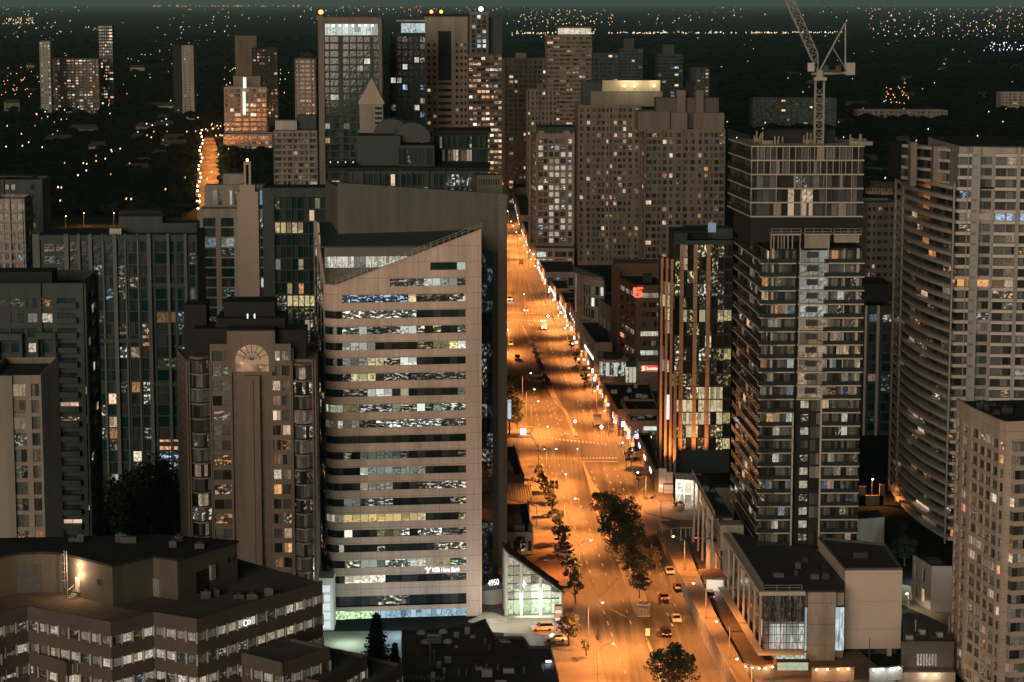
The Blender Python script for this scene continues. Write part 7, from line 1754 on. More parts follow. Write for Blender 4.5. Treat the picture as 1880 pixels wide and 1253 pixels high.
B.add('stepped_cornice', m, MATS['beige']); B.finish(B.wm, MATS['glass_home'])
B = shop('cinema_hall', 'big cinema box with up-lit pilasters behind the shops', (1083, 537), (1126, 568), 19, 1142, 'beige', lit=0, cat='cinema', front=False)
a, b = B.poly[0], B.poly[1]
for k in range(6):
    p = a + (b - a) * (k / 6); m = MB(); m.wallbox(p, p + (b - a) * .03, 0, 15 - (0 if k < 3 else 1.5), .9, .8); B.add('pilaster', m, MATS['pale_stone'])
    L = bpy.data.lights.new('upward_spot', 'SPOT'); L.energy = 900; L.color = (1, .8, .55); L.spot_size = 1.4; lo = bpy.data.objects.new('upward_spot', L); COL.objects.link(lo); lo.location = V3(p + (b - a) * .08 - Vector((2.4, 0)), 8.5); lo.rotation_euler = (math.pi, 0.25, 0)
B.finish(B.wm, MATS['glass_home'])
def curved_cinema():
    z = 26.0; P = [V2(GZ(x, y, z)) for x, y in ((1056, 496), (1060, 503), (1070, 508.5), (1084, 512), (1109, 515))]; B = Bld('curved_cinema_front', 'curved pale building with vertical sign pier and layered cornice', 'cinema', P[2]); B.wm = MATS['pale_stone']
    back = [P[4] + nb * 24, P[0] + nb * 14]
    for k in range(4): B.facade(P[k], P[k + 1], 2, z - 2, 5, 1 if k == 0 else 3, pf=.25, sill=.1, head=.85, lit=.16 if k != 0 else 0, pal='cool', top=2, mull=2, matn='glass_teal')
    B.wall.prism(inset(P + back, .6), 0, z - .5); m = MB()
    for i in range(3): m.prism([p + Vector((-.3 - .25 * i, -.4 - .25 * i)) for p in P] + [P[4] + nb, P[0] + nb * 2], z + .35 * i, z + .35 * i + .25, bottom=True)
    B.add('cornice', m, MATS['pale_stone']); m = MB(); m.prism(inset(P + back, .9), z, z + .3); B.add('roof', m, MATS['near_black'])
    q = V2(GZ(1057, 510, 24)); zb = zat(1057, 572, q); m = MB(); m.wallbox(q - Vector((.2, 1.5)), q + Vector((1.7, -1.5)), zb, 25.5, 1.5, .2); B.add('sign_pier', m, MATS['white_paint'])
    m = MB(); m.wallbox(q + Vector((.25, -1.5)), q + Vector((1.2, -1.5)), zb + 2, 20, .1, .32); B.add('sign_strip', m, mat('sign_grey', (.3, .26, .22), .6, .5, 1.5))
    B.finish(B.wm, MATS['glass_teal'])
curved_cinema()
B = shop('long_brown_shop', 'low dark roofed shop below the round glass hall, orange lit end wall', (1107, 703), (1134, 752), 8, 1210, 'copper_pier', lit=.3, pal='warm', ncol=6, flit=0.1); rooftop(B, 9, 3); signs(B, B.poly[0] + (B.poly[1] - B.poly[0]) * .7, B.poly[1], 3.2, 3, [0, 0]); B.finish(mat('orange_render', (.34, .22, .14), .8, .15, .3), MATS['glass_home'])
B = shop('middle_shop', 'flat roofed shop with long blank orange lit wall above a lower roof', (1141, 733), (1152, 752), 9.5, 1210, 'orange_render', lit=.1, ncol=1, front=False); B.finish(B.wm, MATS['glass_home'])
B = shop('bright_front_shop', 'shop with a bright white street front and pale sign board by the junction', (1150, 752), (1158, 773), 8.0, 1211, 'orange_render', lit=1, pal='cool', ncol=3, k=1.4, flit=.4); rooftop(B, 5, 9)
b, c = B.poly[1], B.poly[2]; B.add('sign', text_on('OUTDOOR LIVING', b + (c - b) * .45, b + (c - b) * .92, 5.3, .9, .25), glow_mat('neon0', (.8, .92, 1), 2.4)) if False else None
m = MB(); m.wallbox(b + (c - b) * .45, b + (c - b) * .9, 5.2, 6.3, .15, .2); B.add('sign_board', m, glow_mat('board_pale', (.7, .82, .8), .9)); signs(B, B.poly[0], B.poly[1], 2.8, 4, [0, 1, 0, 0], 2.0, 1.4); B.finish(B.wm, MATS['glass_home'])
B = shop('corner_shop', 'black roofed corner shop with a slanted bluish sign, left of the mirror glass tower', (1172, 795), (1203, 862), 6.2, 1214, 'brown_dark', lit=.4, pal='orange', ncol=1); signs(B, B.poly[0], B.poly[1], 3.2, 3, [0, 0, 1], 5, .9); B.finish(B.wm, MATS['glass_home'])
B = shop('dome_front_shop', 'small shop with a lit half round fanlight under the bright front shop', (1160, 790), (1163, 798), 4.4, 1205, 'brown_dark', lit=.5, ncol=3); m = MB(); c = (B.poly[1] + B.poly[2]) / 2 - Vector((2, .3)); m.face([V3(c, 3.6) + Vector((1.3 * math.cos(t), 0, 1.0 * math.sin(t))) for t in (k * math.pi / 8 for k in range(9))]); B.add('fanlight', m, glow_mat('neon0', (.8, .92, 1), 2.4)); signs(B, B.poly[1], B.poly[1] + Vector((6, 0)), 3.2, 2, [0, 1], 1.6, .7); B.finish(B.wm, MATS['glass_home'])
# shops farther along the avenue
for i, (f, n_, z, r, lb) in enumerate((((990, 478), (1003, 500), 8, 1056, 'grey flat roofed shop below the white grid tower'), ((1010, 513), (1021, 530), 7, 1044, 'small shop with a bright billboard on the far right pavement'), ((1028, 535), (1040, 556), 8, 1058, 'dark shop just left of the curved cinema'), ((958, 405), (975, 445), 9, 985, 'narrow shop row left of the white grid tower'), ((945, 355), (955, 395), 10, 980, 'shop row farther along the right pavement'), ((936, 310), (944, 345), 14, 975, 'brown block at the far bend of the avenue'))):
    B = shop('far_shop', lb, f, n_, z, r, ['concrete', 'beige', 'brown_stone', 'beige', 'brown_stone', 'brown_stone'][i], lit=.65, k=1.6, ncol=4, flit=.15); signs(B, B.poly[0], B.poly[1], 3, 8, [0, 1, 3, 2, 0, 1, 4], 2.2, 1.1); B.finish(B.wm, MATS['glass_home'])
bb = V2(W(1010, 517, 1085)); R0 = MB(); R0.wallbox(bb, bb + Vector((5.6, 0)), W(1010, 531, 1085).z, W(1010, 517, 1085).z, .3, 0); r_ = empty('billboard', V3(bb, 0), 'bright white billboard standing on the far right pavement', 'billboard'); build('panel', R0, glow_mat('board_pale', (.7, .82, .8), .9), r_); R0 = MB(); R0.tube(V3(bb + Vector((2.8, .4)), 0), V3(bb + Vector((2.8, .4)), W(1010, 531, 1085).z), .25); build('post', R0, MATS['metal_dark'], r_)
# left pavement buildings behind the slab tower
for i, (f, n_, z, l, lb) in enumerate((((930, 900), (978, 985), 5, 0, 'x'),)): pass
def low_restaurant():
    z = 5.5; P = [V2(GZ(x, y, z)) for x, y in ((928, 978), (979, 977), (970, 920), (928, 920))]; B = Bld('low_restaurant', 'low black roofed restaurant with a white parapet on the left plaza', 'restaurant', P[0]); B.wm = MATS['white_paint']
    B.facade(P[0], P[1], 0, z - .8, 1, 4, .5, .2, .7, lit=.5, pal='warm', top=.8, matn='glass_home'); B.facade(P[1], P[2], 0, z - .8, 1, 6, .3, .2, .7, lit=.6, pal='orange', top=.8, matn='glass_home'); B.wall.prism(inset(P, .5), 0, z - .9); m = MB(); m.prism(inset(P, .38), z - .9, z - .7); B.add('roof', m, MATS['near_black'])
    m = MB(); q = (P[0] + P[1]) / 2 + nb * 5; m.cb(q.x, q.y, z - .7, 2.6, 1.6, 1.3); B.add('rooftop_unit', m, MATS['metal_pale']); m = MB(); m.cb(q.x + 2.6, q.y + 1, z - .7, 1, 3, 1.0); B.add('rooftop_duct', m, MATS['metal_pale']); B.finish(B.wm, MATS['glass_home'])
    z = 5; P = [V2(GZ(x, y, z)) for x, y in ((925, 915), (985, 930), (975, 890), (925, 888))]; B = Bld('terrace_restaurant', 'brick restaurant with a pergola roof on the left plaza near the walker', 'restaurant', P[0]); B.wm = MATS['brown_stone']
    m = MB()
    for k in range(12): p = P[0] + (P[1] - P[0]) * (k / 12); q = P[3] + (P[2] - P[3]) * (k / 12); m.tube(V3(p, z), V3(q, z), .09, 4)
    for a, b in ((0, 1), (3, 2)): m.tube(V3(P[a], z), V3(P[b], z), .12, 4)
    for p in P: m.tube(V3(p, 0), V3(p, z), .12, 5)
    B.add('pergola', m, MATS['balcony_edge']); B.wall.wallbox(P[3], P[2], 0, z - .3, .4); B.finish(B.wm, MATS['glass_home'])
    z = 6; P = [V2(GZ(x, y, z)) for x, y in ((925, 870), (962, 872), (944, 815), (925, 815))]; B = Bld('black_roof_shop', 'narrow black roofed shop against the slab tower pillar', 'shop building', P[0]); B.wm = MATS['brown_dark']
    B.plain(P[0], P[1], 0, z); B.facade(P[1], P[2], 0, z - .8, 1, 7, .3, .2, .7, lit=.3, pal='warm', top=.8, matn='glass_home'); B.wall.prism(inset(P, .5), 0, z - .9); m = MB(); m.prism(inset(P, .38), z - .9, z - .7); B.add('roof', m, MATS['near_black']); B.finish(B.wm, MATS['glass_home'])
low_restaurant()
def atrium():
    D = DG(1131); a = V2(GZ(929, 1131)); b = V2(GZ(1031, 1128)); B = Bld('glass_atrium', 'lit glass atrium with a steep sloping roof between the bank tower and the street', 'atrium', a); B.wm = MATS['concrete_pale']
    d = (b - a).normalized(); n_ = Vector((-d.y, d.x)); L = (b - a).length; zt = lambda t: zat(930, 1012, a) + (zat(1030, 1088, b) - zat(930, 1012, a)) * t
    bays = [(0, .26), (.28, .61), (.63, .985)]
    for (t0, t1) in bays:
        hs = [0.2, 3.6, 5.2, 7.0, 8.8, 10.8, 13]
        for k in range(6):
            z0, z1 = hs[k] + .06, hs[k + 1] - .12
            ts = [t0, (t0 + t1) / 2, t1]
            for u0, u1 in zip(ts[:-1], ts[1:]):
                za, zb = min(z1, zt(u0) - .3), min(z1, zt(u1) - .3)
                if zb <= z0 + .1: continue
                c = (.45, .62, .34, 1) if k == 0 else ((.75, .78, .62, 1) if k == 1 and t0 > .6 else (.42, .38, .29, 1.0))
                B.win(a + d * L * u0, a + d * L * u1, z0, z1, 1, c, 'glass_home', zz=(z0, z0, zb, za))
    m = MB()
    for t in (0, .27, .62, .99): p = a + d * L * t; m.tube(V3(p - n_ * .15, 0), V3(p - n_ * .15, zt(t)), .38, 8)
    B.add('column', m, MATS['concrete_pale'])
    m = MB()
    for h in (3.6, 5.2, 7.0, 8.8, 10.8):
        t = min(1, (zt(0) - h) / (zt(0) - zt(1))); m.wallbox(a, a + d * L * max(t, .05), h - .1, h + .05, .15, .05)
    B.add('transom', m, MATS['metal_dark'])
    m = MB(); q = [a - n_ * .5, b - n_ * .5 + d * .4, b + n_ * 8 + d * .4, a + n_ * 8]; zz = [zt(0), zt(1), zt(1) + .0, zt(0)]; m.prism(q, [z - .25 for z in zz], zz, bottom=True); B.add('sloping_roof', m, mat('tile_brown', (.24, .165, .115), .6, .2, .4))
    m = MB()
    for o in (-.5, 2.5, 5.2, 8): m.tube(V3(a + n_ * o, zt(0) + .15), V3(b + n_ * o + d * .4, zt(1) + .15), .17, 5)
    B.add('roof_rib', m, MATS['black']); B.wall.wallbox(b, b + n_ * 8, 0, zt(1) - .3, .3); B.wall.prism([a + n_ * 5, b + n_ * 5, b + n_ * 7.8, a + n_ * 7.8], 0, [zt(0) - .6, zt(1) - .6, zt(1) - .6, zt(0) - .6])
    L_ = bpy.data.lights.new('atrium_light', 'AREA'); L_.size = 8; L_.energy = 900; L_.color = (.85, 1, .75); lo = bpy.data.objects.new('atrium_light', L_); COL.objects.link(lo); lo.location = V3((a + b) / 2 - n_ * 1.2, 4); lo.rotation_euler = (math.radians(65), 0, 0)
    B.finish(B.wm, MATS['glass_home'])
    st = MB(); c = V2(GZ(897, 1138))
    for k in range(5):
        r = 4.6 - .5 * k; pts = [c + Vector((math.cos(t) * r, math.sin(t) * r)) for t in (math.radians(200 + j * 12) for j in range(15))]; st.prism(pts + [c + Vector((1, 3)), c + Vector((-1, 3))], 0, .18 + .16 * k)
    tag(build('curved_steps', st, MATS['concrete_pale']), 'curved fan of pale steps before the white entrance wall', 'steps')
atrium()
# added fill points before the bank tower and entrance wall, its left annex
m = MB(); p = V2(GZ(586, 1158)); R0 = empty('lobby_annex', V3(p, 0), 'small white lit annex between the office block and bank tower', 'annex')
for k in range(5): mm = MB(); mm.wallbox(p + Vector((0, 0)), p + Vector((2.3, 0)), .5 + k * 1.9, 1.9 + k * 1.9, .2, .1); build('window', mm, glow_mat('annex_white', (.7, .78, .85), .8), R0)
m.prism([p + Vector((-.5, .2)), p + Vector((3, .2)), p + Vector((3, 6)), p + Vector((-.5, 6))], 0, 11); build('wall', m, MATS['white_paint'], R0)
for (x, y, e, c) in ((906, 1150, 1900, (1, .93, .8)), (975, 1142, 1500, (.95, 1, .85)), (1010, 1142, 350, (.95, 1, .85)), (640, 1178, 2600, (.8, 1, .75)), (740, 1165, 2200, (.55, .75, 1)), (872, 1175, 700, (.5, .65, 1))):
    L_ = bpy.data.lights.new('front_fill_light', 'POINT'); L_.energy = e; L_.color = c; L_.shadow_soft_size = .6; lo = bpy.data.objects.new('front_fill_light', L_); COL.objects.link(lo); lo.location = GZ(x, y, 0) + Vector((0, -2.0, 3.0 if x < 800 else 5))
# ---------------- low flat roof at the bottom centre
def low_roof():
    z = 7.0; P = [V2(GZ(x, y, z)) for x, y in ((742, 1275), (737, 1158), (829, 1151), (869, 1145), (890, 1137), (909, 1170), (962, 1169), (973, 1187), (1011, 1187), (1024, 1238), (1030, 1275))][::-1]
    B = Bld('low_commercial_roof', 'low commercial building with a cluttered dark flat roof at the bottom centre', 'commercial building', P[5]); B.wm = MATS['brown_dark']
    m = MB(); m.prism(P, 0, z - .5); B.wall = m
    m = MB(); m.prism(inset(P, .3), z - .5, z - .35); B.add('roof', m, mat('tar_roof', (.055, .06, .055), .8, .55, .25, fine=1.5))
    m = MB()
    for i in range(len(P)): m.wallbox(P[i], P[(i + 1) % len(P)], z - .5, z + .1, .35, .01)
    B.add('parapet', m, MATS['roof_mid'])
    G = lambda x, y: GZ(x, y, z - .35)
    for x, y in ((773, 1164), (814, 1162), (822, 1180), (781, 1181)):
        m = MB(); m.ball(G(x, y), .95, 12, 8, .8); B.add('skylight_dome', m, MATS['white_paint'], smooth=True)
    def bxp(x, y, sx, sy, h, nm='rooftop_unit', mt='metal_pale'):
        q = G(x, y); m = MB(); m.cb(q.x, q.y, q.z, sx, sy, h); B.add(nm, m, MATS[mt]); return q
    q = bxp(797, 1180, 2.8, 1.6, 1.5); m = MB(); m.tube((q.x - 1.2, q.y - .9, q.z + 1.6), (q.x + 1.2, q.y - .9, q.z + 1.6), .35, 8); B.add('duct', m, MATS['metal_pale'])
    bxp(838, 1170, 1.0, .9, .9); bxp(858, 1162, 1.0, 2.2, .9, 'duct'); bxp(868, 1172, .9, .4, .5, 'duct')
    for x, y, h in ((790, 1222, 4.0), (797, 1224, 3.2)): m = MB(); q = G(x, y); m.tube(q, q + Vector((0, 0, h)), .18, 8); B.add('flue', m, MATS['metal_pale'])
    for x, y, sx, sy, h in ((822, 1217, 1.2, 1.0, 1.1), (894, 1242, 1.9, 1.3, 1.3), (934, 1236, 2.0, .7, .9), (806, 1226, .9, 1.2, 1.0), (795, 1248, .8, 3.5, .9), (920, 1252, 2.0, .4, .3), (816, 1236, .6, .6, .9), (880, 1230, 1.2, .7, .5), (838, 1190, .6, .5, .5)): bxp(x, y, sx, sy, h)
    for x, y in ((873, 1229), (893, 1229), (914, 1230), (842, 1240), (856, 1240), (962, 1236), (890, 1183), (898, 1194)):
        m = MB(); q = G(x, y); m.tube(q, q + Vector((0, 0, 1.0)), .09, 6); m.tube(q + Vector((0, 0, 1.0)), q + Vector((.3, -.1, .95)), .09, 6); B.add('vent_pipe', m, MATS['metal_pale'])
    m = MB(); q = G(920, 1180); m.box(q, (1.8, -.2, 0), (-.5, 1.6, 0), (0, 0, .25)); B.add('skylight', m, MATS['concrete_pale'])
    m = MB(); q = G(1007, 1220); m.cb(q.x, q.y, q.z + .4, .9, .3, .25); B.add('flood_lamp', m, COOLG)
    for x0, y0, x1, y1 in ((745, 1205, 905, 1200), (820, 1222, 985, 1216), (900, 1205, 905, 1175), (985, 1185, 1000, 1240)): m = MB(); m.tube(G(x0, y0) + Vector((0, 0, .15)), G(x1, y1) + Vector((0, 0, .15)), .07, 5); B.add('conduit', m, MATS['metal_dark'])
    for j in range(16): m = MB(); q = G(740 + j * 5, 1248 + (j % 3)); m.cb(q.x, q.y, q.z, .28, .28, .5 + .3 * (j % 2)); B.add('small_vent', m, MATS['metal_pale'])
    B.finish(B.wm, MATS['glass_home'])
low_roof()
def pylon(x0, x1, y0, y1, D, label, rows, name='pylon_sign', frame=True):
    a = V2(W(x0, y0, D)); zt = W(x0, y0, D).z; zb = W(x0, y1, D).z; b = along(a, zt, 3, x1); R0 = empty(name, V3((a + b) / 2, 0), label, 'sign'); d = b - a
    m = MB(); m.wallbox(a - d * .05, b + d * .05, zb - .2, zt + .2, .6, -.05); m.wallbox(a + d * .3, a + d * .7, 0, zb, .4, -.2); build('frame', m, MATS['metal_dark'], R0)
    H = zt - zb; y = zt
    for (fr, col, txt, tcol) in rows:
        h = H * fr; m = MB(); m.wallbox(a, b, y - h + .05, y - .05, .1, .04); build('panel', m, glow_mat('pan%d_%d_%d' % tuple(int(c * 99) for c in col), col, .75), R0)
        if txt: build('lettering', text_on(txt, a + d * .06, b - d * .06, y - h * .72, h * .42, .12), glow_mat('let%d_%d_%d' % tuple(int(c * 99) for c in tcol), tcol, .9), R0)
        y -= h
pylon(1031, 1060, 1188, 1217, 468, 'lit street sign with blue DENTAL and orange CONVENIENCE panels', [(.24, (.06, .12, .2), 'DENTAL', (.9, .95, 1)), (.16, (.10, .2, .3), 'Clinic', (.8, .9, 1)), (.22, (.75, .72, .62), None, None), (.24, (.8, .38, .08), 'CONVENIENCE', (1, .9, .7)), (.14, (.6, .55, .5), None, None)])
pylon(1019, 1031, 1113, 1141, 474, 'narrow orange and white sign stack by the atrium corner', [(.25, (.6, .25, .1), None, None), (.25, (.85, .8, .7), None, None), (.25, (.6, .2, .08), None, None), (.25, (.8, .75, .65), None, None)])
pylon(998, 1008, 1028, 1052, 530, 'vertical orange lettered sign behind the atrium roof', [(.35, (.2, .3, .3), None, None), (.65, (.55, .14, .05), None, None)])
pylon(932, 938.5, 734, 770, 690, 'tall narrow white pylon sign beside the slab tower edge', [(.14, (.4, .6, .9), None, None), (.86, (.65, .78, .82), None, None)])
pylon(1101, 1106, 664, 690, 800, 'vertical white sign beside the round glass hall', [(1, (.8, .92, 1.0), None, None)])
pylon(983, 1034, 1240, 1262, 455, 'orange and pale blue billboard at the bottom edge', [(1, (.55, .72, .82), None, None)], 'billboard')
pylon(1219, 1236, 890, 926, 605, 'stacked brown panel sign at the corner by the side street', [(.3, (.34, .25, .18), None, None), (.35, (.22, .16, .12), None, None), (.35, (.30, .2, .13), None, None)])
# billboard and hoarding with string lights at the podium foot
def hoarding():
    mat('white_panel', (.3, .3, .27), .7, .3, .5)
    D = 436; a = V2(W(1427, 1214, D)); b = V2(W(1484, 1213, D)); zt = W(1427, 1214, D).z; zb = W(1427, 1246, D).z; R0 = empty('site_billboard', V3((a + b) / 2, 0), 'pale green backlit billboard with rounded graphics at the podium foot', 'billboard'); d = b - a
    m = MB(); m.wallbox(a, b, zb, zt, .2, 0); build('panel', m, glow_mat('green_panel', (.42, .52, .34), .75), R0); m = MB(); m.wallbox(a - d * .03, b + d * .03, zt, zt + .25, 1.6, 1.0)
    for t in (-.02, 1.0): m.wallbox(a + d * t, a + d * (t + .02), zb - .3, zt, .3, .05)
    build('frame', m, MATS['black'], R0); m = MB()
    for (t, r) in ((.25, .9), (.45, .9), (.72, .9)):
        c = a + d * t - nb * .05; 
        for k in range(14): m.tube(V3(c, (zt + zb) / 2) + Vector((r * math.cos(k * .45), 0, r * .8 * math.sin(k * .45))), V3(c, (zt + zb) / 2) + Vector((r * math.cos(k * .45 + .45), 0, r * .8 * math.sin(k * .45 + .45))), .06, 4)
    build('graphic', m, glow_mat('green_dark', (.2, .34, .2), .6), R0); m = MB(); m.face([V3(a + d * .38 - nb * .06, zb + .1), V3(a + d * .62 - nb * .06, zb + .1), V3(a + d * .5 - nb * .06, zb + 1.4)]); build('graphic', m, glow_mat('green_pale', (.75, .82, .7), .8), R0)
    for t in (0, 1): m = MB(); q = a + d * t; m.tube(V3(q, 0), V3(q, zb), .2); build('post', m, MATS['metal_dark'], R0)
    for nm, lb, pts, z0, h, mt in (('construction_hoarding', 'curved lit hoarding with bulbs at the near end of the raised pavement', [(1350, 1238), (1375, 1246), (1400, 1248), (1424, 1243)], 1.2, 2.4, 'orange_render'), ('construction_hoarding', 'orange lit hoarding with hanging bulbs right of the green billboard', [(1490, 1252), (1530, 1251), (1568, 1250)], 1.2, 2.6, 'orange_render'), ('construction_hoarding', 'white lit hoarding with hanging bulbs below the cream box', [(1596, 1252), (1630, 1251), (1657, 1248)], 1.2, 2.6, 'white_panel')):
        R1 = empty(nm, GZ(pts[1][0], pts[1][1], z0), lb, 'hoarding'); P = [GZ(x, y, z0) for x, y in pts]; m = MB()
        for p, q in zip(P[:-1], P[1:]): m.wallbox(p, q, z0, z0 + h, .12, 0); m.wallbox(p, q, z0 + h, z0 + h + .15, .9, .4)
        build('panel', m, MATS[mt], R1)
        for p, q in zip(P[:-1], P[1:]):
            for t in (.2, .7): w_ = p + (q - p) * t + Vector((0, -.7, h - .1)); m = MB(); m.ball(w_, .17, 6, 4); build('bulb', m, glow_mat('bulb_warm', (1, .8, .5), 14) if mt != 'white_panel' else COOLG, R1)
            L_ = bpy.data.lights.new('bulb_light', 'POINT'); L_.energy = 160; L_.color = (1, .7, .4) if mt != 'white_panel' else (.95, 1, .95); lo = bpy.data.objects.new('bulb_light', L_); COL.objects.link(lo); lo.location = (p + q) / 2 + Vector((0, -1.2, h - .2))
hoarding()
def podium_bits():
    # canopies over the lower drive
    for nm, lb, c4, z, th, mt in (('entrance_canopy', 'flat orange lit canopy over a white kiosk on the lower drive', ((1282, 1045), (1324, 1044), (1332, 1060), (1291, 1061)), 5.0, .4, 'orange_render'), ('entrance_canopy', 'small orange lit canopy beside the parking entrance', ((1249, 955), (1268, 955), (1273, 968), (1249, 968)), 5.0, .4, 'orange_render'), ('entrance_canopy', 'long curved brown canopy at the mouth of the side street', ((1213, 958), (1245, 955), (1262, 966), (1232, 970)), 4.2, .4, 'brown_stone')):
        P = [V2(GZ(x, y, z)) for x, y in c4][::-1]; R0 = empty(nm, V3((P[0] + P[2]) / 2, 1.2), lb, 'canopy'); m = MB(); m.prism(P, z - th, z, bottom=True); build('canopy_roof', m, MATS[mt], R0)
        for p in P: m = MB(); c = (P[0] + P[2]) / 2; q = p + (c - p) * .12; m.tube(V3(q, 1.2), V3(q, z - th), .14, 6); build('post', m, MATS['concrete_pale'], R0)
        if 'kiosk' in lb:
            m = MB(); c = (P[0] + P[2]) / 2; m.cb(c.x + .5, c.y, 1.2, 3.6, 1.6, 2.4); build('kiosk', m, MATS['white_paint'], R0)
            L_ = bpy.data.lights.new('kiosk_light', 'POINT'); L_.energy = 500; L_.color = (1, .9, .75); lo = bpy.data.objects.new('kiosk_light', L_); COL.objects.link(lo); lo.location = (c.x - .5, c.y - 2.4, 3.8)
    for (x, y, w_, h, lb) in ((1325, 963, 5.5, 9.5, 'square brown concrete tower stub beside the podium columns, upper one'), (1322, 1052, 5, 7.5, 'square brown concrete tower stub on the lower drive, lower one')):
        c = GZ(x, y, 1.2); R0 = empty('vent_tower', c, lb, 'vent tower'); m = MB(); m.cb(c.x, c.y, 1.2, w_, 4, h); build('shaft', m, MATS['warm_concrete'], R0); m = MB(); m.cb(c.x, c.y, 1.2 + h, w_ - .8, 3.2, .1); build('grille', m, MATS['near_black'], R0); m = MB(); m.cb(c.x - w_ / 2 - .4, c.y - 1.6, 1.2, .8, 1, h + .7); build('corner_pier', m, MATS['balcony_edge'], R0)
    # white lit corner cafe
    z = 8; P = [V2(GZ(x, y, z)) for x, y in ((1241, 880), (1243, 886), (1279, 884), (1292, 905))]
    a = V2(GZ(1240, 926)); b = V2(GZ(1292, 930)); B = Bld('white_corner_cafe', 'brightly lit white cafe cube at the foot of the mirror glass tower', 'cafe', a); B.wm = MATS['white_paint']
    B.facade(a, b, 0, 6.0, 2, [(.08, .28), (.34, .72), (.78, .95)], sill=.1, head=.9, litf=lambda i, j: (.9, .84, .66, 1.0), top=.6, matn='glass_home', rec=.4); B.wall.prism([a + nb * .6, b + nb * .6, b + nb * 9, a + nb * 9], 0, 6.5); B.wall.wallbox(a + nb * 9, a, 0, 6.6, .4)
    B.finish(B.wm, MATS['glass_home'])
    for dx in (0, 2.2, 4.4):
        L_ = bpy.data.lights.new('cafe_light', 'POINT'); L_.energy = 420; L_.color = (1, .95, .8); lo = bpy.data.objects.new('cafe_light', L_); COL.objects.link(lo); lo.location = (a.x + dx, a.y - 2.2, 4.5)
    c = GZ(1246, 935, .15); R0 = empty('plaza_planter', c, 'round white planter with red brown shrubs before the white cafe', 'planter'); m = MB(); m.tube(c, c + Vector((0, 0, .9)), 1.3, 12, 1.7); build('bowl', m, MATS['concrete_pale'], R0); m = MB(); leafclump(m, c + Vector((0, 0, 1.3)), 1.5, 160, .25, random.Random(4), .5); build('shrub', m, mat('leaf_red', (.12, .06, .03), .8, .4, .5), R0)
    # white posts left of the cafe (tower foot), green wall panels
    for k, px in enumerate((1209, 1221)):
        c = V2(GZ(px, 905)); R0 = empty('stone_pylon', V3(c, 0), ['tall white stone slab at the foot of the three slim piers, farther one', 'tall white stone slab at the foot of the three slim piers, nearer one'][k], 'pylon'); m = MB(); m.wallbox(c, c + Vector((2.0, -.4)), 0, 6.5 - k, 1.2, 0); build('slab', m, MATS['white_paint'], R0); m = MB(); m.wallbox(c + Vector((.2, 0)), c + Vector((1.4, -.3)), 1.5, 2.1, .1, .15); build('sign_plate', m, MATS['sign_pale'], R0)
podium_bits()
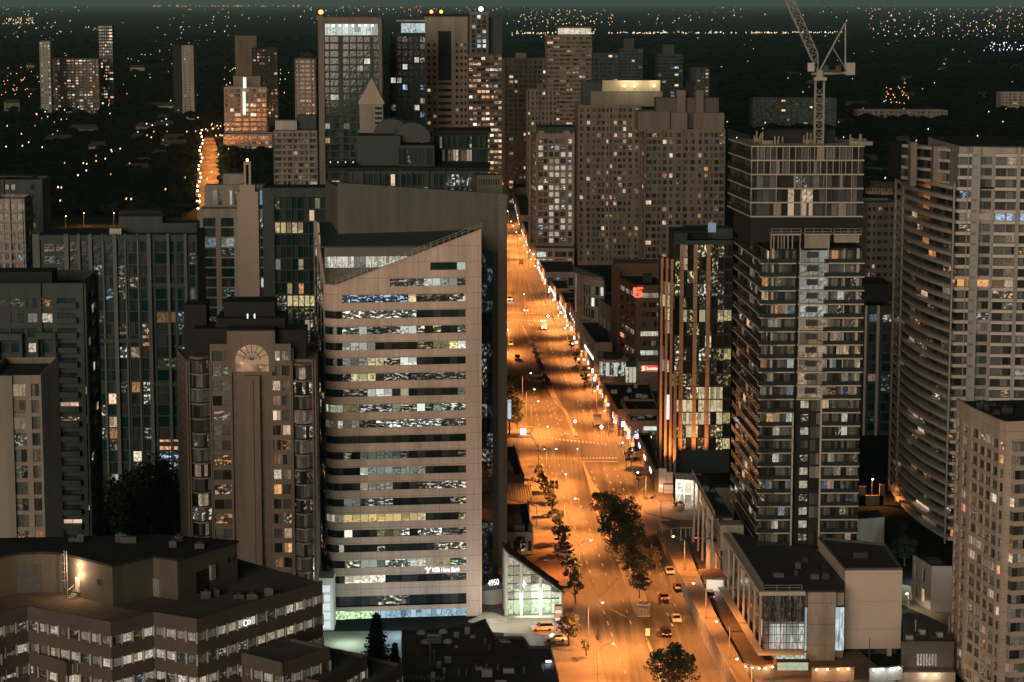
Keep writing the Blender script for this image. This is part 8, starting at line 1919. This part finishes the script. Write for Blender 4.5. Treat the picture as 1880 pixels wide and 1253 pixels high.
# ---------------- right edge: house, low building, mid towers between
def right_bits():
    z = 10; a = V2(GZ(1711, 1040, z)); b = V2(GZ(1757, 1040, z)); c = V2(GZ(1676, 1019, z)); B = Bld('small_white_house', 'small white floodlit building with a flat dark roof by the cream tower', 'building', a); B.wm = MATS['white_paint']
    B.facade(c, a, .2, z - 1, 2, [(.12, .26), (.5, .66)], sill=.2, head=.85, lit=.1, top=1, matn='glass_home'); B.plain(a, b, 0, z); B.wall.prism(inset([c, a, b, b + (c - a)], .5), 0, z - .8); m = MB(); m.prism(inset([c, a, b, b + (c - a)], .35), z - .8, z - .6); B.add('roof', m, MATS['roof_dark']); m = MB(); q = b + (c - a) * .5 - Vector((3, 0)); m.cb(q.x, q.y, z - .6, 3, 3, 1); B.add('rooftop_unit', m, MATS['teal_dark']); B.finish(B.wm, MATS['glass_home'])
    for i, (x, y, s) in enumerate(((1733, 1085, 1), (1690, 1070, .7))):
        p = GZ(x, y, 0); R0 = empty('flood_light', p, ['bright floodlight in the tree by the small white house', 'white wall light on the small white house'][i], 'light'); m = MB(); m.tube(p, p + Vector((0, 0, 2.2)), .08); build('post', m, MATS['metal_dark'], R0); m = MB(); m.ball(p + Vector((0, 0, 2.4)), .35 * s, 8, 5); build('lens', m, COOLG, R0)
        L_ = bpy.data.lights.new('flood', 'POINT'); L_.energy = 2200 * s; L_.color = (.9, .98, .9); lo = bpy.data.objects.new('flood', L_); COL.objects.link(lo); lo.location = p + Vector((0, -1.5, 3.2))
    sheet('drive', [(1650, 1072), (1690, 1080), (1760, 1130), (1760, 1160), (1700, 1130), (1655, 1110)], .03, mat('pale_drive', (.30, .27, .23), .8, .2, .2))
    z = 8; P = [V2(GZ(x, y, z)) for x, y in ((1655, 1178), (1752, 1178), (1752, 1150), (1702, 1125), (1655, 1120))]
    B = Bld('dark_annex', 'low dark building with a lit window row and two entrance lamps', 'building', P[0]); B.wm = mat('annex_dark', (.075, .07, .06), .85, .2, .3)
    B.facade(P[0], P[1], 2.6, z - .6, 1, [(.30, .345), (.36, .40), (.415, .455), (.47, .51), (.525, .565), (.58, .62), (.635, .68)], sill=.12, head=.62, litf=lambda i, j: (.34, .31, .26, 1), top=.6, matn='glass_home', mull=1); m = MB(); m.wallbox(P[0] - Vector((1, 2)), P[1] - nb * 2, 0, 2.5, 2.0, 0); B.add('stone_base', m, MATS['warm_concrete'])
    B.wall.prism(inset(P, .5), 0, z - .7); m = MB(); m.prism(inset(P, .3), z - .7, z - .5); B.add('roof', m, MATS['roof_mid'])
    for k in range(5): q = P[0] + (P[1] - P[0]) * (.2 + .15 * k) + nb * (3 + k % 3 * 2); m = MB(); m.cb(q.x, q.y, z - .5, 1.4, 1, .9); B.add('rooftop_unit', m, MATS['metal_dark' if k % 2 else 'metal_pale'])
    for t in (.42, .62):
        q = P[0] + (P[1] - P[0]) * t - nb * 2.3; m = MB(); m.ball(V3(q, 2.1), .2, 6, 4); B.add('entrance_lamp', m, MATS['bulb_warm']); L_ = bpy.data.lights.new('entrance_light', 'POINT'); L_.energy = 200; L_.color = (1, .7, .45); lo = bpy.data.objects.new('entrance_light', L_); COL.objects.link(lo); lo.location = V3(q - nb * .8, 2.2)
    B.finish(B.wm, MATS['glass_home'])
    for i, (x, y0, y1, D) in enumerate(((1679, 1138, 1232, 440), (1740, 1130, 1232, 440), (1595, 1172, 1262, 432))):
        p = V2(W(x, y1, D)); zt = W(x, y0, D).z; R0 = empty('utility_pole', V3(p, 0), ['slim pale pole in front of the low dark annex, left one', 'slim pale pole at the right end of the low dark annex', 'dark pole in front of the hoardings below the cream box'][i], 'pole'); m = MB(); m.tube(V3(p, 0), V3(p, zt), .12, 6, .08); build('pole', m, MATS['metal_dark' if i == 2 else 'metal_pale'], R0)
    p = V2(W(1098, 1160, 462)); R0 = empty('utility_pole', V3(p, 0), 'tall dark wooden utility pole by the left kerb at the bottom', 'pole'); m = MB(); m.tube(V3(p, 0), V3(p, W(1098, 1155, 462).z), .17, 7, .12); build('pole', m, MATS['black'], R0)
    # dark tower with pale edge piers between the balcony and curved towers
    B = tower('dark_pier_tower', 'dark slim tower with two tall pale edge piers behind the balcony tower', (1590, 562), 690, 0, 1642, 20, 3.0, [(.12, .45), (.60, .9)], wm='grey_green', gm='glass_teal', lit=.12, pal='cool', sill=.1, head=.85, ph=2, fin=False)
    boxpart(B, 'slab_roof', (1585, 522), 700, 0, 1640, 18, B.z, MATS['near_black'])
    for x0, x1 in ((1588, 1592), (1610, 1615)): a = along(B.poly[0], B.z, 0, x0); b = along(B.poly[0], B.z, 0, x1); m = MB(); m.wallbox(a, b, 0, B.z + .2, .8, .7); B.add('edge_pier', m, MATS['concrete_pale'])
    B.finish(B.wm, B.gm)
    tower('plain_brown_tower', 'plain brown tower with few lit windows behind the dark pier tower', (1592, 372), 850, 0, 1652, 20, 3.0, 6, pf=.5, wm='brown_dark', gm='glass_dark', lit=.08, pal='warm', sill=.3, head=.75)
    # floodlit orange yard wall
    for k, (x0, x1, y0, y1, lb) in enumerate(((1577, 1590, 894, 920, 'orange lit concrete frame in the alley, left of the lamp'), (1615, 1625, 890, 922, 'orange lit concrete post in the alley, right of the lamp'), (1577, 1622, 910, 924, 'low orange lit wall behind the alley lamp'))):
        D = DG(928); a = V2(W(x0, y0, D)); b = V2(W(x1, y0, D)); m = MB(); m.wallbox(a, b, 0, max(1.2, W(x0, y0, D).z), .5, 0); tag(build('alley_wall', m, MATS['warm_concrete']), lb, 'wall')
    # townhouses in the gap at the right
    for i, (x, y, w_) in enumerate(((1588, 318, 30), (1620, 320, 34), (1590, 345, 26), (1618, 346, 26), (1640, 346, 20))):
        D = DG(y + 12); a = V2(W(x, y, D)); b = V2(W(x + w_, y, D)); z = W(x, y, D).z; R0 = empty('townhouse', V3(a, 0), ['dark gabled townhouse, back row left, in the gap right of the balcony tower', 'dark gabled townhouse, back row right, in the gap right of the balcony tower', 'orange lit townhouse, front row left, in the gap right of the balcony tower', 'orange lit townhouse, front row middle, in the gap right of the balcony tower', 'orange lit townhouse, front row right, in the gap right of the balcony tower'][i], 'house')
        m = MB(); m.prism([a, b, b + nb * 10, a + nb * 10], 0, z); build('wall', m, MATS['brown_stone'], R0); m = MB(); k = 4
        m.face([V3(a - nb, z), V3(b - nb, z), V3(b + nb * 5, z + 4), V3(a + nb * 5, z + 4)]); m.face([V3(b + nb * 11, z), V3(a + nb * 11, z), V3(a + nb * 5, z + 4), V3(b + nb * 5, z + 4)]); m.face([V3(a - nb, z), V3(a + nb * 5, z + 4), V3(a + nb * 11, z)]); m.face([V3(b - nb, z), V3(b + nb * 11, z), V3(b + nb * 5, z + 4)])
        for j in range(2): q = a + (b - a) * (.2 + .5 * j); r = q + (b - a) * .2; m.face([V3(q - nb * 1.2, z - 1), V3(r - nb * 1.2, z - 1), V3((q + r) / 2 - nb * 1.2, z + 2.4)])
        build('roof', m, MATS['roof_dark'], R0)
        for j in range(4): q = a + (b - a) * (.12 + .22 * j) - nb * .1; m = MB(); m.face([V3(q, 2), V3(q + (b - a) * .09, 2), V3(q + (b - a) * .09, 3.6), V3(q, 3.6)], None, room('orange', 1.0, 1.0) if RN.random() < .6 else DARKW); build('window', m, MATS['glass_home'], R0)
    L_ = bpy.data.lights.new('yard_light', 'POINT'); L_.energy = 30000; L_.color = (1, .5, .2); lo = bpy.data.objects.new('yard_light', L_); COL.objects.link(lo); lo.location = GZ(1610, 375, 0) + Vector((0, 0, 9))
right_bits()

# ---------------- traffic signals, shelter, wires, small street things
def signal(px, py, h, label, lamps, arm=0.0, name='traffic_signal'):
    b = GZ(px, py, .14); R0 = empty(name, b, label, 'traffic light'); m = MB(); m.tube((0, 0, 0), (0, 0, h), .1, 6, .07)
    if arm: m.tube((0, 0, h - .3), (arm, 0, h), .06, 5)
    build('pole', m, MATS['metal_pale'], R0, local=True); m = MB(); m.box((arm - .2, -.2, h - 1.0), (.4, 0, 0), (0, .3, 0), (0, 0, 1.1)); build('signal_box', m, mat('signal_yellow', (.4, .26, .05), .6, .1, 1), R0, local=True)
    for i, c in enumerate(lamps):
        m = MB(); m.ball((arm, -.24, h - .1 - .33 * i), .15 if c[0] != 'C' else .42, 8, 5); build('signal_lens', m, {'G': glow_mat('sig_green', (.3, 1, .7), 8), 'R': glow_mat('sig_red', (1, .1, .05), 8), 'C': COOLG, 'D': MATS['black']}[c[0]], R0, local=True)
signal(1056, 801, 4.6, 'signal on the nose of the far median with a bright cool light', ['C'])
signal(1127, 812, 5.0, 'signal with an arm at the right kerb before the far crosswalk', ['D', 'R', 'D'], -3.2)
signal(1060, 846, 4.2, 'signal on the median strip at the near crosswalk', ['D', 'D', 'G'])
signal(1104, 815, 5.2, 'signal with a bright cool light behind the delivery truck', ['C'])
signal(989, 852, 5.0, 'signal at the left corner of the near crosswalk', ['D', 'D', 'G'], 1.6)
signal(1147, 846, 5.0, 'signal at the right corner of the near crosswalk', ['R', 'D', 'D'], -1.6)
signal(963, 600, 6.0, 'signal on the far median at the far junction', ['R', 'D', 'D'])
signal(1016, 603, 5.0, 'pair of bright signals at the right kerb of the far junction', ['C', 'D'], -2.2)
R0 = empty('bus_shelter', GZ(966, 800, .15), 'small glass shelter with a bright lit advert on the left pavement', 'bus shelter'); m = MB()
for x in (-1.8, 1.8):
    for y in (-.6, .6): m.tube((x, y, 0), (x, y, 2.5), .06, 4)
m.box((-2, -.8, 2.5), (4, 0, 0), (0, 1.6, 0), (0, 0, .12)); build('frame', m, MATS['metal_pale'], R0, local=True); m = MB(); m.box((-1.7, -.75, .4), (1.6, 0, 0), (0, .1, 0), (0, 0, 1.9)); build('advert_panel', m, glow_mat('advert', (.75, .9, 1), 3), R0, local=True)
R0 = empty('sign_box', GZ(1189, 1178, .2), 'small white sign box on a post at the near median tip', 'sign'); m = MB(); m.tube((0, 0, 0), (0, 0, 1.2), .06, 5); build('post', m, MATS['metal_dark'], R0, local=True); m = MB(); m.box((-.45, -.1, 1.2), (.9, 0, 0), (0, .2, 0), (0, 0, 1.5)); build('panel', m, MATS['white_paint'], R0, local=True)
R0 = empty('planter_box', GZ(1181, 1112, .22), 'long pale planter at the front end of the median trees', 'planter'); m = MB(); m.box((-1.5, -.4, 0), (3.0, 0, 0), (0, .8, 0), (0, 0, .5)); build('box', m, MATS['concrete_pale'], R0, local=True); m = MB(); leafclump(m, Vector((0, 0, .6)), .9, 70, .16, random.Random(9), .4); build('shrub', m, MATS['leaf'], R0, local=True)
for i, (x, y) in enumerate(((1174, 1125), (1181, 1127), (1187, 1127), (1192, 1122))):
    R0 = empty('bollard', GZ(x, y, .22), 'short pale bollard on the rounded front tip of the tree median', 'bollard', 'bollards on the front tip of the tree median'); m = MB(); m.tube((0, 0, 0), (0, 0, 1.0), .1, 6); build('post', m, MATS['metal_pale'], R0, local=True)
def wire(a, b, sag, label):
    m = MB(); n = 10; P = [a + (b - a) * (k / n) - Vector((0, 0, sag * 4 * (k / n) * (1 - k / n))) for k in range(n + 1)]
    for p, q in zip(P[:-1], P[1:]): m.tube(p, q, .03, 4)
    tag(build('overhead_wire', m, MATS['black']), label, 'wire')
wt = V3(V2(W(1098, 1160, 462)), 8.8); wire(wt, GZ(1189, 1060, 0) + Vector((0, 0, 9)), 1.0, 'dark overhead wire crossing the lanes from the tall wooden pole'); wire(wt, GZ(1040, 1010, 0) + Vector((0, 0, 9)), .8, 'dark overhead wire running along the left kerb'); wire(wt + Vector((0, 0, -.8)), GZ(1230, 1240, 0) + Vector((0, 0, 9)), .9, 'dark overhead wire to the tree at the bottom edge')
for i, (x, y, t_, l_, lb) in enumerate(((1243, 1056, (.25, .22, .2), (.03, .03, .04), 'person walking at the foot of the retaining wall, farther one'), (1250, 1070, (.05, .05, .06), (.03, .03, .03), 'person in dark clothes at the foot of the retaining wall'), (1100, 695, (.5, .45, .4), (.03, .03, .05), 'person in a pale top on the right pavement by the shops'), (960, 1055, (.3, .05, .04), (.04, .04, .05), 'person in a red top on the brick plaza'))): person(x, y, .16, lb, t_, l_)
# extra clutter on the bigger near roofs
def clutter(x0, x1, y0, y1, z, n, seed, label, quad=None):
    rg2 = random.Random(seed)
    for i in range(n):
        p = GZ(rg2.uniform(x0, x1), rg2.uniform(y0, y1), z); R0 = empty('rooftop_unit', p, label, 'rooftop unit', label); m = MB(); a, b, h = rg2.uniform(.8, 2.4), rg2.uniform(.8, 2.0), rg2.uniform(.5, 1.3); m.cb(0, 0, 0, a, b, h); build('casing', m, MATS[rg2.choice(('metal_dark', 'roof_mid', 'metal_dark'))], R0, local=True)
        m = MB(); m.tube((0, 0, h), (0, 0, h + .25), min(a, b) * .35, 10); build('fan', m, MATS['metal_dark'], R0, local=True)
clutter(1415, 1520, 1030, 1065, ZP + .06, 7, 1, 'small unit on the dark podium roof below the balcony tower')
clutter(1290, 1325, 885, 925, 17.0, 4, 2, 'small unit on the black roof of the column podium')
clutter(350, 540, 1085, 1100, 42.75, 6, 3, 'small unit on the dark roof of the brown office block')
clutter(60, 380, 992, 1008, 48.86, 7, 4, 'small unit on the black penthouse roof of the brown office block')
clutter(1800, 1875, 738, 765, 52.4, 5, 5, 'small unit on the black roof of the cream bay window tower')

rg3 = random.Random(77)
for i in range(60):
    y = 345 + 490 * (i / 60) ** .9 if i < 60 else 0; x = kx(RK, y) + (y - 6) * rg3.uniform(.030, .040); b = GZ(x, y, rg3.uniform(2.5, 4.5)); R0 = empty('shop_sign', b, 'tiny lit shop sign among the many along the right pavement of the avenue', 'shop sign', 'small lit shop signs along the right pavement')
    c = rg3.choice((0, 0, 1, 1, 2, 3, 4)); m = MB(); w_ = rg3.uniform(.4, 1.0); m.cb(0, 0, 0, w_, .5, rg3.uniform(.5, 1.5)); build('panel', m, glow_mat('neon%d' % c, [(.8, .92, 1), (1, .95, .8), (1, .35, .12), (.4, .6, 1), (1, .1, .06)][c], 2.4), R0, local=True); m = MB(); m.tube((0, 0, -b.z), (0, 0, 0), .05, 4); build('post', m, MATS['metal_dark'], R0, local=True)
# ================================================================ distant avenue on the left, woods, far lights, haze
AL = [(366, 392), (358, 350), (364, 320), (370, 290), (374, 262), (378, 236)]; AR = [(412, 392), (412, 350), (409, 320), (404, 290), (396, 262), (386, 236)]
strip('distant_avenue_road', AL, AR, .03, road_mat('asphalt_far', (.13, .12, .10)))
for i in range(20):
    t = i / 19.0; y = 385 - 145 * t ** .8; x = 364 + 7 * math.sin(i * 1.3) * .4 + 8 * t
    b = GZ(x, y + (y - 6) / CH * 8, .1); R0 = empty('street_lamp', b, 'tiny orange lamp in the curving row along the distant left avenue', 'street lamp', 'lamps along the distant left avenue')
    m = MB(); m.tube((0, 0, 0), (0, 0, 8), .12, 5); build('pole', m, MATS['metal_pale'], R0, local=True); m = MB(); m.ball((0, 0, 8.1), .6, 6, 4); build('lens', m, SODIUM, R0, local=True)
    if True:
        L = lamp_light('avenue2', 26000, spot=False, soft=.5); lo = bpy.data.objects.new('lamp_light', L); COL.objects.link(lo); lo.parent = R0; lo.location = (9, 0, 12)
rg = random.Random(5)
def woods():
    """far-off wood: thousands of crowns that read as one mass"""
    m = MB()
    def crown(x, y, h, r):
        i = len(m.v); n = 6; rings = [(.0, .35), (.55, .95), (.85, .8), (1.0, .25)]
        for (a, b) in rings:
            for k in range(n):
                t = 6.283 * k / n + a * 2; q = r * b * rg.uniform(.75, 1.25); m.v.append(Vector((x + math.cos(t) * q, y + math.sin(t) * q, h * (.25 + .75 * a) * rg.uniform(.92, 1.08))))
        for a in range(3):
            for k in range(n): j = (k + 1) % n; m.f.append((i + a * n + k, i + a * n + j, i + (a + 1) * n + j, i + (a + 1) * n + k)); m.uv.append([(0, 0)] * 4); m.c.append((0, 0, 0, 1))
        m.f.append(tuple(i + 3 * n + k for k in range(n))); m.uv.append([(0, 0)] * n); m.c.append((0, 0, 0, 1))
    N = 0
    while N < 9000:
        py = 70 + 330 * rg.random() ** 1.5; px = rg.uniform(-60, 1940)
        if 340 < px < 415 and py > 225: continue
        if 850 < px < 960: continue
        if 560 < px < 1340 and rg.random() < .7: continue
        p = GZ(px, py); v = math.sin(p.x * .004 + 1) * math.sin(p.y * .003) + rg.uniform(-.6, .9)
        if v < -.2: continue
        s = 1 + p.y / 5000; crown(p.x, p.y, rg.uniform(7, 12), rg.uniform(4, 8) * s); N += 1
    for _ in range(500):
        py = 240 + 150 * rg.random(); px = kx([(q[0], q[1]) for q in AR], py) + rg.uniform(3, 30) if rg.random() < .6 else kx([(q[0], q[1]) for q in AL], py) - rg.uniform(10, 45)
        p = GZ(px, py); crown(p.x, p.y, rg.uniform(8, 13), rg.uniform(3, 5.5))
    build('distant_woods', m, mat('wood_mass', (.006, .012, .009), 1.0, .5, .03, fine=.4, spec=.0), kind='stuff')
woods()
def far_lights():
    groups = {}
    def dot(px, py, key, s=1.0, z=15):
        p = GZ(px, py, z); r = max(.5, p.y / F * .75 * s); m = groups.setdefault(key, MB()); i = len(m.v)
        m.v += [p + Vector(q) for q in ((r, 0, 0), (0, r, 0), (-r, 0, 0), (0, -r, 0), (.35 * r, 0, r * 1.5), (-.35 * r, 0, -r * 1.5))]
        for k in range(4): j = (k + 1) % 4; m.f += [(i + k, i + j, i + 4), (i + j, i + k, i + 5)]; m.uv += [[(0, 0)] * 3] * 2; m.c += [(0, 0, 0, 1)] * 2
    def rk(): return rg.choices(['amber', 'warm', 'white', 'blue', 'dim'], [4, 4, 2.2, .6, 5])[0]
    for _ in range(700):
        py = 11 + 60 * rg.random() ** 1.3; px = rg.uniform(0, 1880)
        if math.sin(px * .021) + math.sin(px * .0083 + py * .11) + rg.uniform(-1.2, .9) < 0: continue
        dot(px, py, rk(), rg.uniform(.6, 1.1))
    for _ in range(430):
        py = 70 + 300 * rg.random() ** 1.25; px = rg.choice((rg.uniform(0, 500), rg.uniform(1300, 1880), rg.uniform(0, 360)))
        if math.sin(px * .03 + py * .05) + rg.uniform(-1, 1) < .1: continue
        dot(px, py, rk(), rg.uniform(.4, .8))
    for k in range(70): dot(280 + 270 * rg.random(), 11 + rg.uniform(-1, 1.5) + k * .0, 'amber', rg.uniform(.7, 1.7))
    for k in range(40): dot(555 + 380 * rg.random(), 15 + rg.uniform(-3, 7), 'amber', rg.uniform(.7, 1.3))
    for k in range(190): x = 940 + 610 * rg.random(); dot(x, 61 + rg.uniform(-1.5, 1.5) - (x - 940) * .002, rg.choice(('amber', 'warm', 'warm', 'white')), rg.uniform(.7, 1.2))
    for k in range(60): dot(0 + 62 * rg.random(), 33 + 12 * rg.random(), rk(), .9)
    for k in range(150): dot(1595 + 285 * rg.random(), 17 + 52 * rg.random() ** 1.2, rk(), rg.uniform(.7, 1.2))
    for k in range(70): dot(950 + 180 * rg.random(), 18 + 28 * rg.random(), rg.choice(('amber', 'warm')), rg.uniform(.7, 1.1))
    for k in range(30): dot(1800 + 80 * rg.random(), 78 + 16 * rg.random(), rg.choice(('blue', 'white')), 1.2)
    for k in range(30): dot(0 + 90 * rg.random(), 130 + 50 * rg.random(), 'amber', .9)
    for k in range(40): dot(340 + 150 * rg.random(), 225 + 25 * rg.random(), rg.choice(('amber', 'warm')), .8)
    for k in range(150): x = 872 + 50 * rg.random(); dot(x, 190 + 110 * rg.random(), rg.choice(('amber', 'warm', 'warm', 'white')), rg.uniform(.7, 1.2), 5)
    for k in range(60): dot(410 + 120 * rg.random(), 120 + 60 * rg.random(), 'warm', .6)
    for k in range(26): dot(1625 + 45 * rg.random(), 160 + 30 * rg.random(), 'amber', .9)
    cols = {'amber': ((1, .42, .13), 2.6), 'warm': ((1, .75, .45), 2.6), 'white': ((.9, 1, .85), 2.4), 'blue': ((.5, .72, 1), 2.2), 'dim': ((1, .55, .28), .9)}
    for k, m in groups.items(): build('distant_lights', m, glow_mat('far_' + k, *cols[k]), kind='stuff')
far_lights()
# low houses in the dark suburb
hs = {}
for i in range(46):
    px = rg.choice((rg.uniform(0, 340), rg.uniform(1340, 1880))); py = rg.uniform(120, 330); p = GZ(px, py); w_ = rg.uniform(12, 30); h = rg.uniform(6, 10)
    R0 = empty('suburban_house', p, 'low dim house among the dark far woods', 'house', 'low houses among the far woods'); m = MB(); m.bx(p.x - w_ / 2, p.y, 0, p.x + w_ / 2, p.y + 12, h); build('wall', m, MATS['brown_stone' if i % 2 else 'pale_stone'], R0)
    m = MB(); m.prism([V2((p.x - w_ / 2 - 1, p.y - 1)), V2((p.x + w_ / 2 + 1, p.y - 1)), V2((p.x + w_ / 2 + 1, p.y + 13)), V2((p.x - w_ / 2 - 1, p.y + 13))], h, h + .3); m.face([(p.x - w_ / 2 - 1, p.y - 1, h + .3), (p.x + w_ / 2 + 1, p.y - 1, h + .3), (p.x + w_ / 2 - 2, p.y + 6, h + 4), (p.x - w_ / 2 + 2, p.y + 6, h + 4)]); build('roof', m, MATS['roof_dark'], R0)
    for j in range(3): m = MB(); x = p.x - w_ * .35 + w_ * .3 * j; m.face([(x, p.y - .1, 2.5), (x + 1.8, p.y - .1, 2.5), (x + 1.8, p.y - .1, 4.6), (x, p.y - .1, 4.6)], None, room('warm', 1.2, 1.0) if rg.random() < .45 else DARKW); build('window', m, MATS['glass_home'], R0)
# night haze
HAZE = True
if HAZE:
    m = MB(); m.bx(-72000, -200, -3, 72000, 91000, 230); hz = build('haze', m, bpy.data.materials.new('haze_air'), kind='stuff')
    hm = hz.data.materials[0]; hm.use_nodes = True; t = hm.node_tree; t.nodes.clear(); o_ = t.nodes.new('ShaderNodeOutputMaterial'); v = t.nodes.new('ShaderNodeVolumePrincipled'); v.inputs['Color'].default_value = (.5, .85, .85, 1); v.inputs['Density'].default_value = 2.0e-5; v.inputs['Anisotropy'].default_value = 0.0
    t.links.new(v.outputs[0], o_.inputs['Volume']);
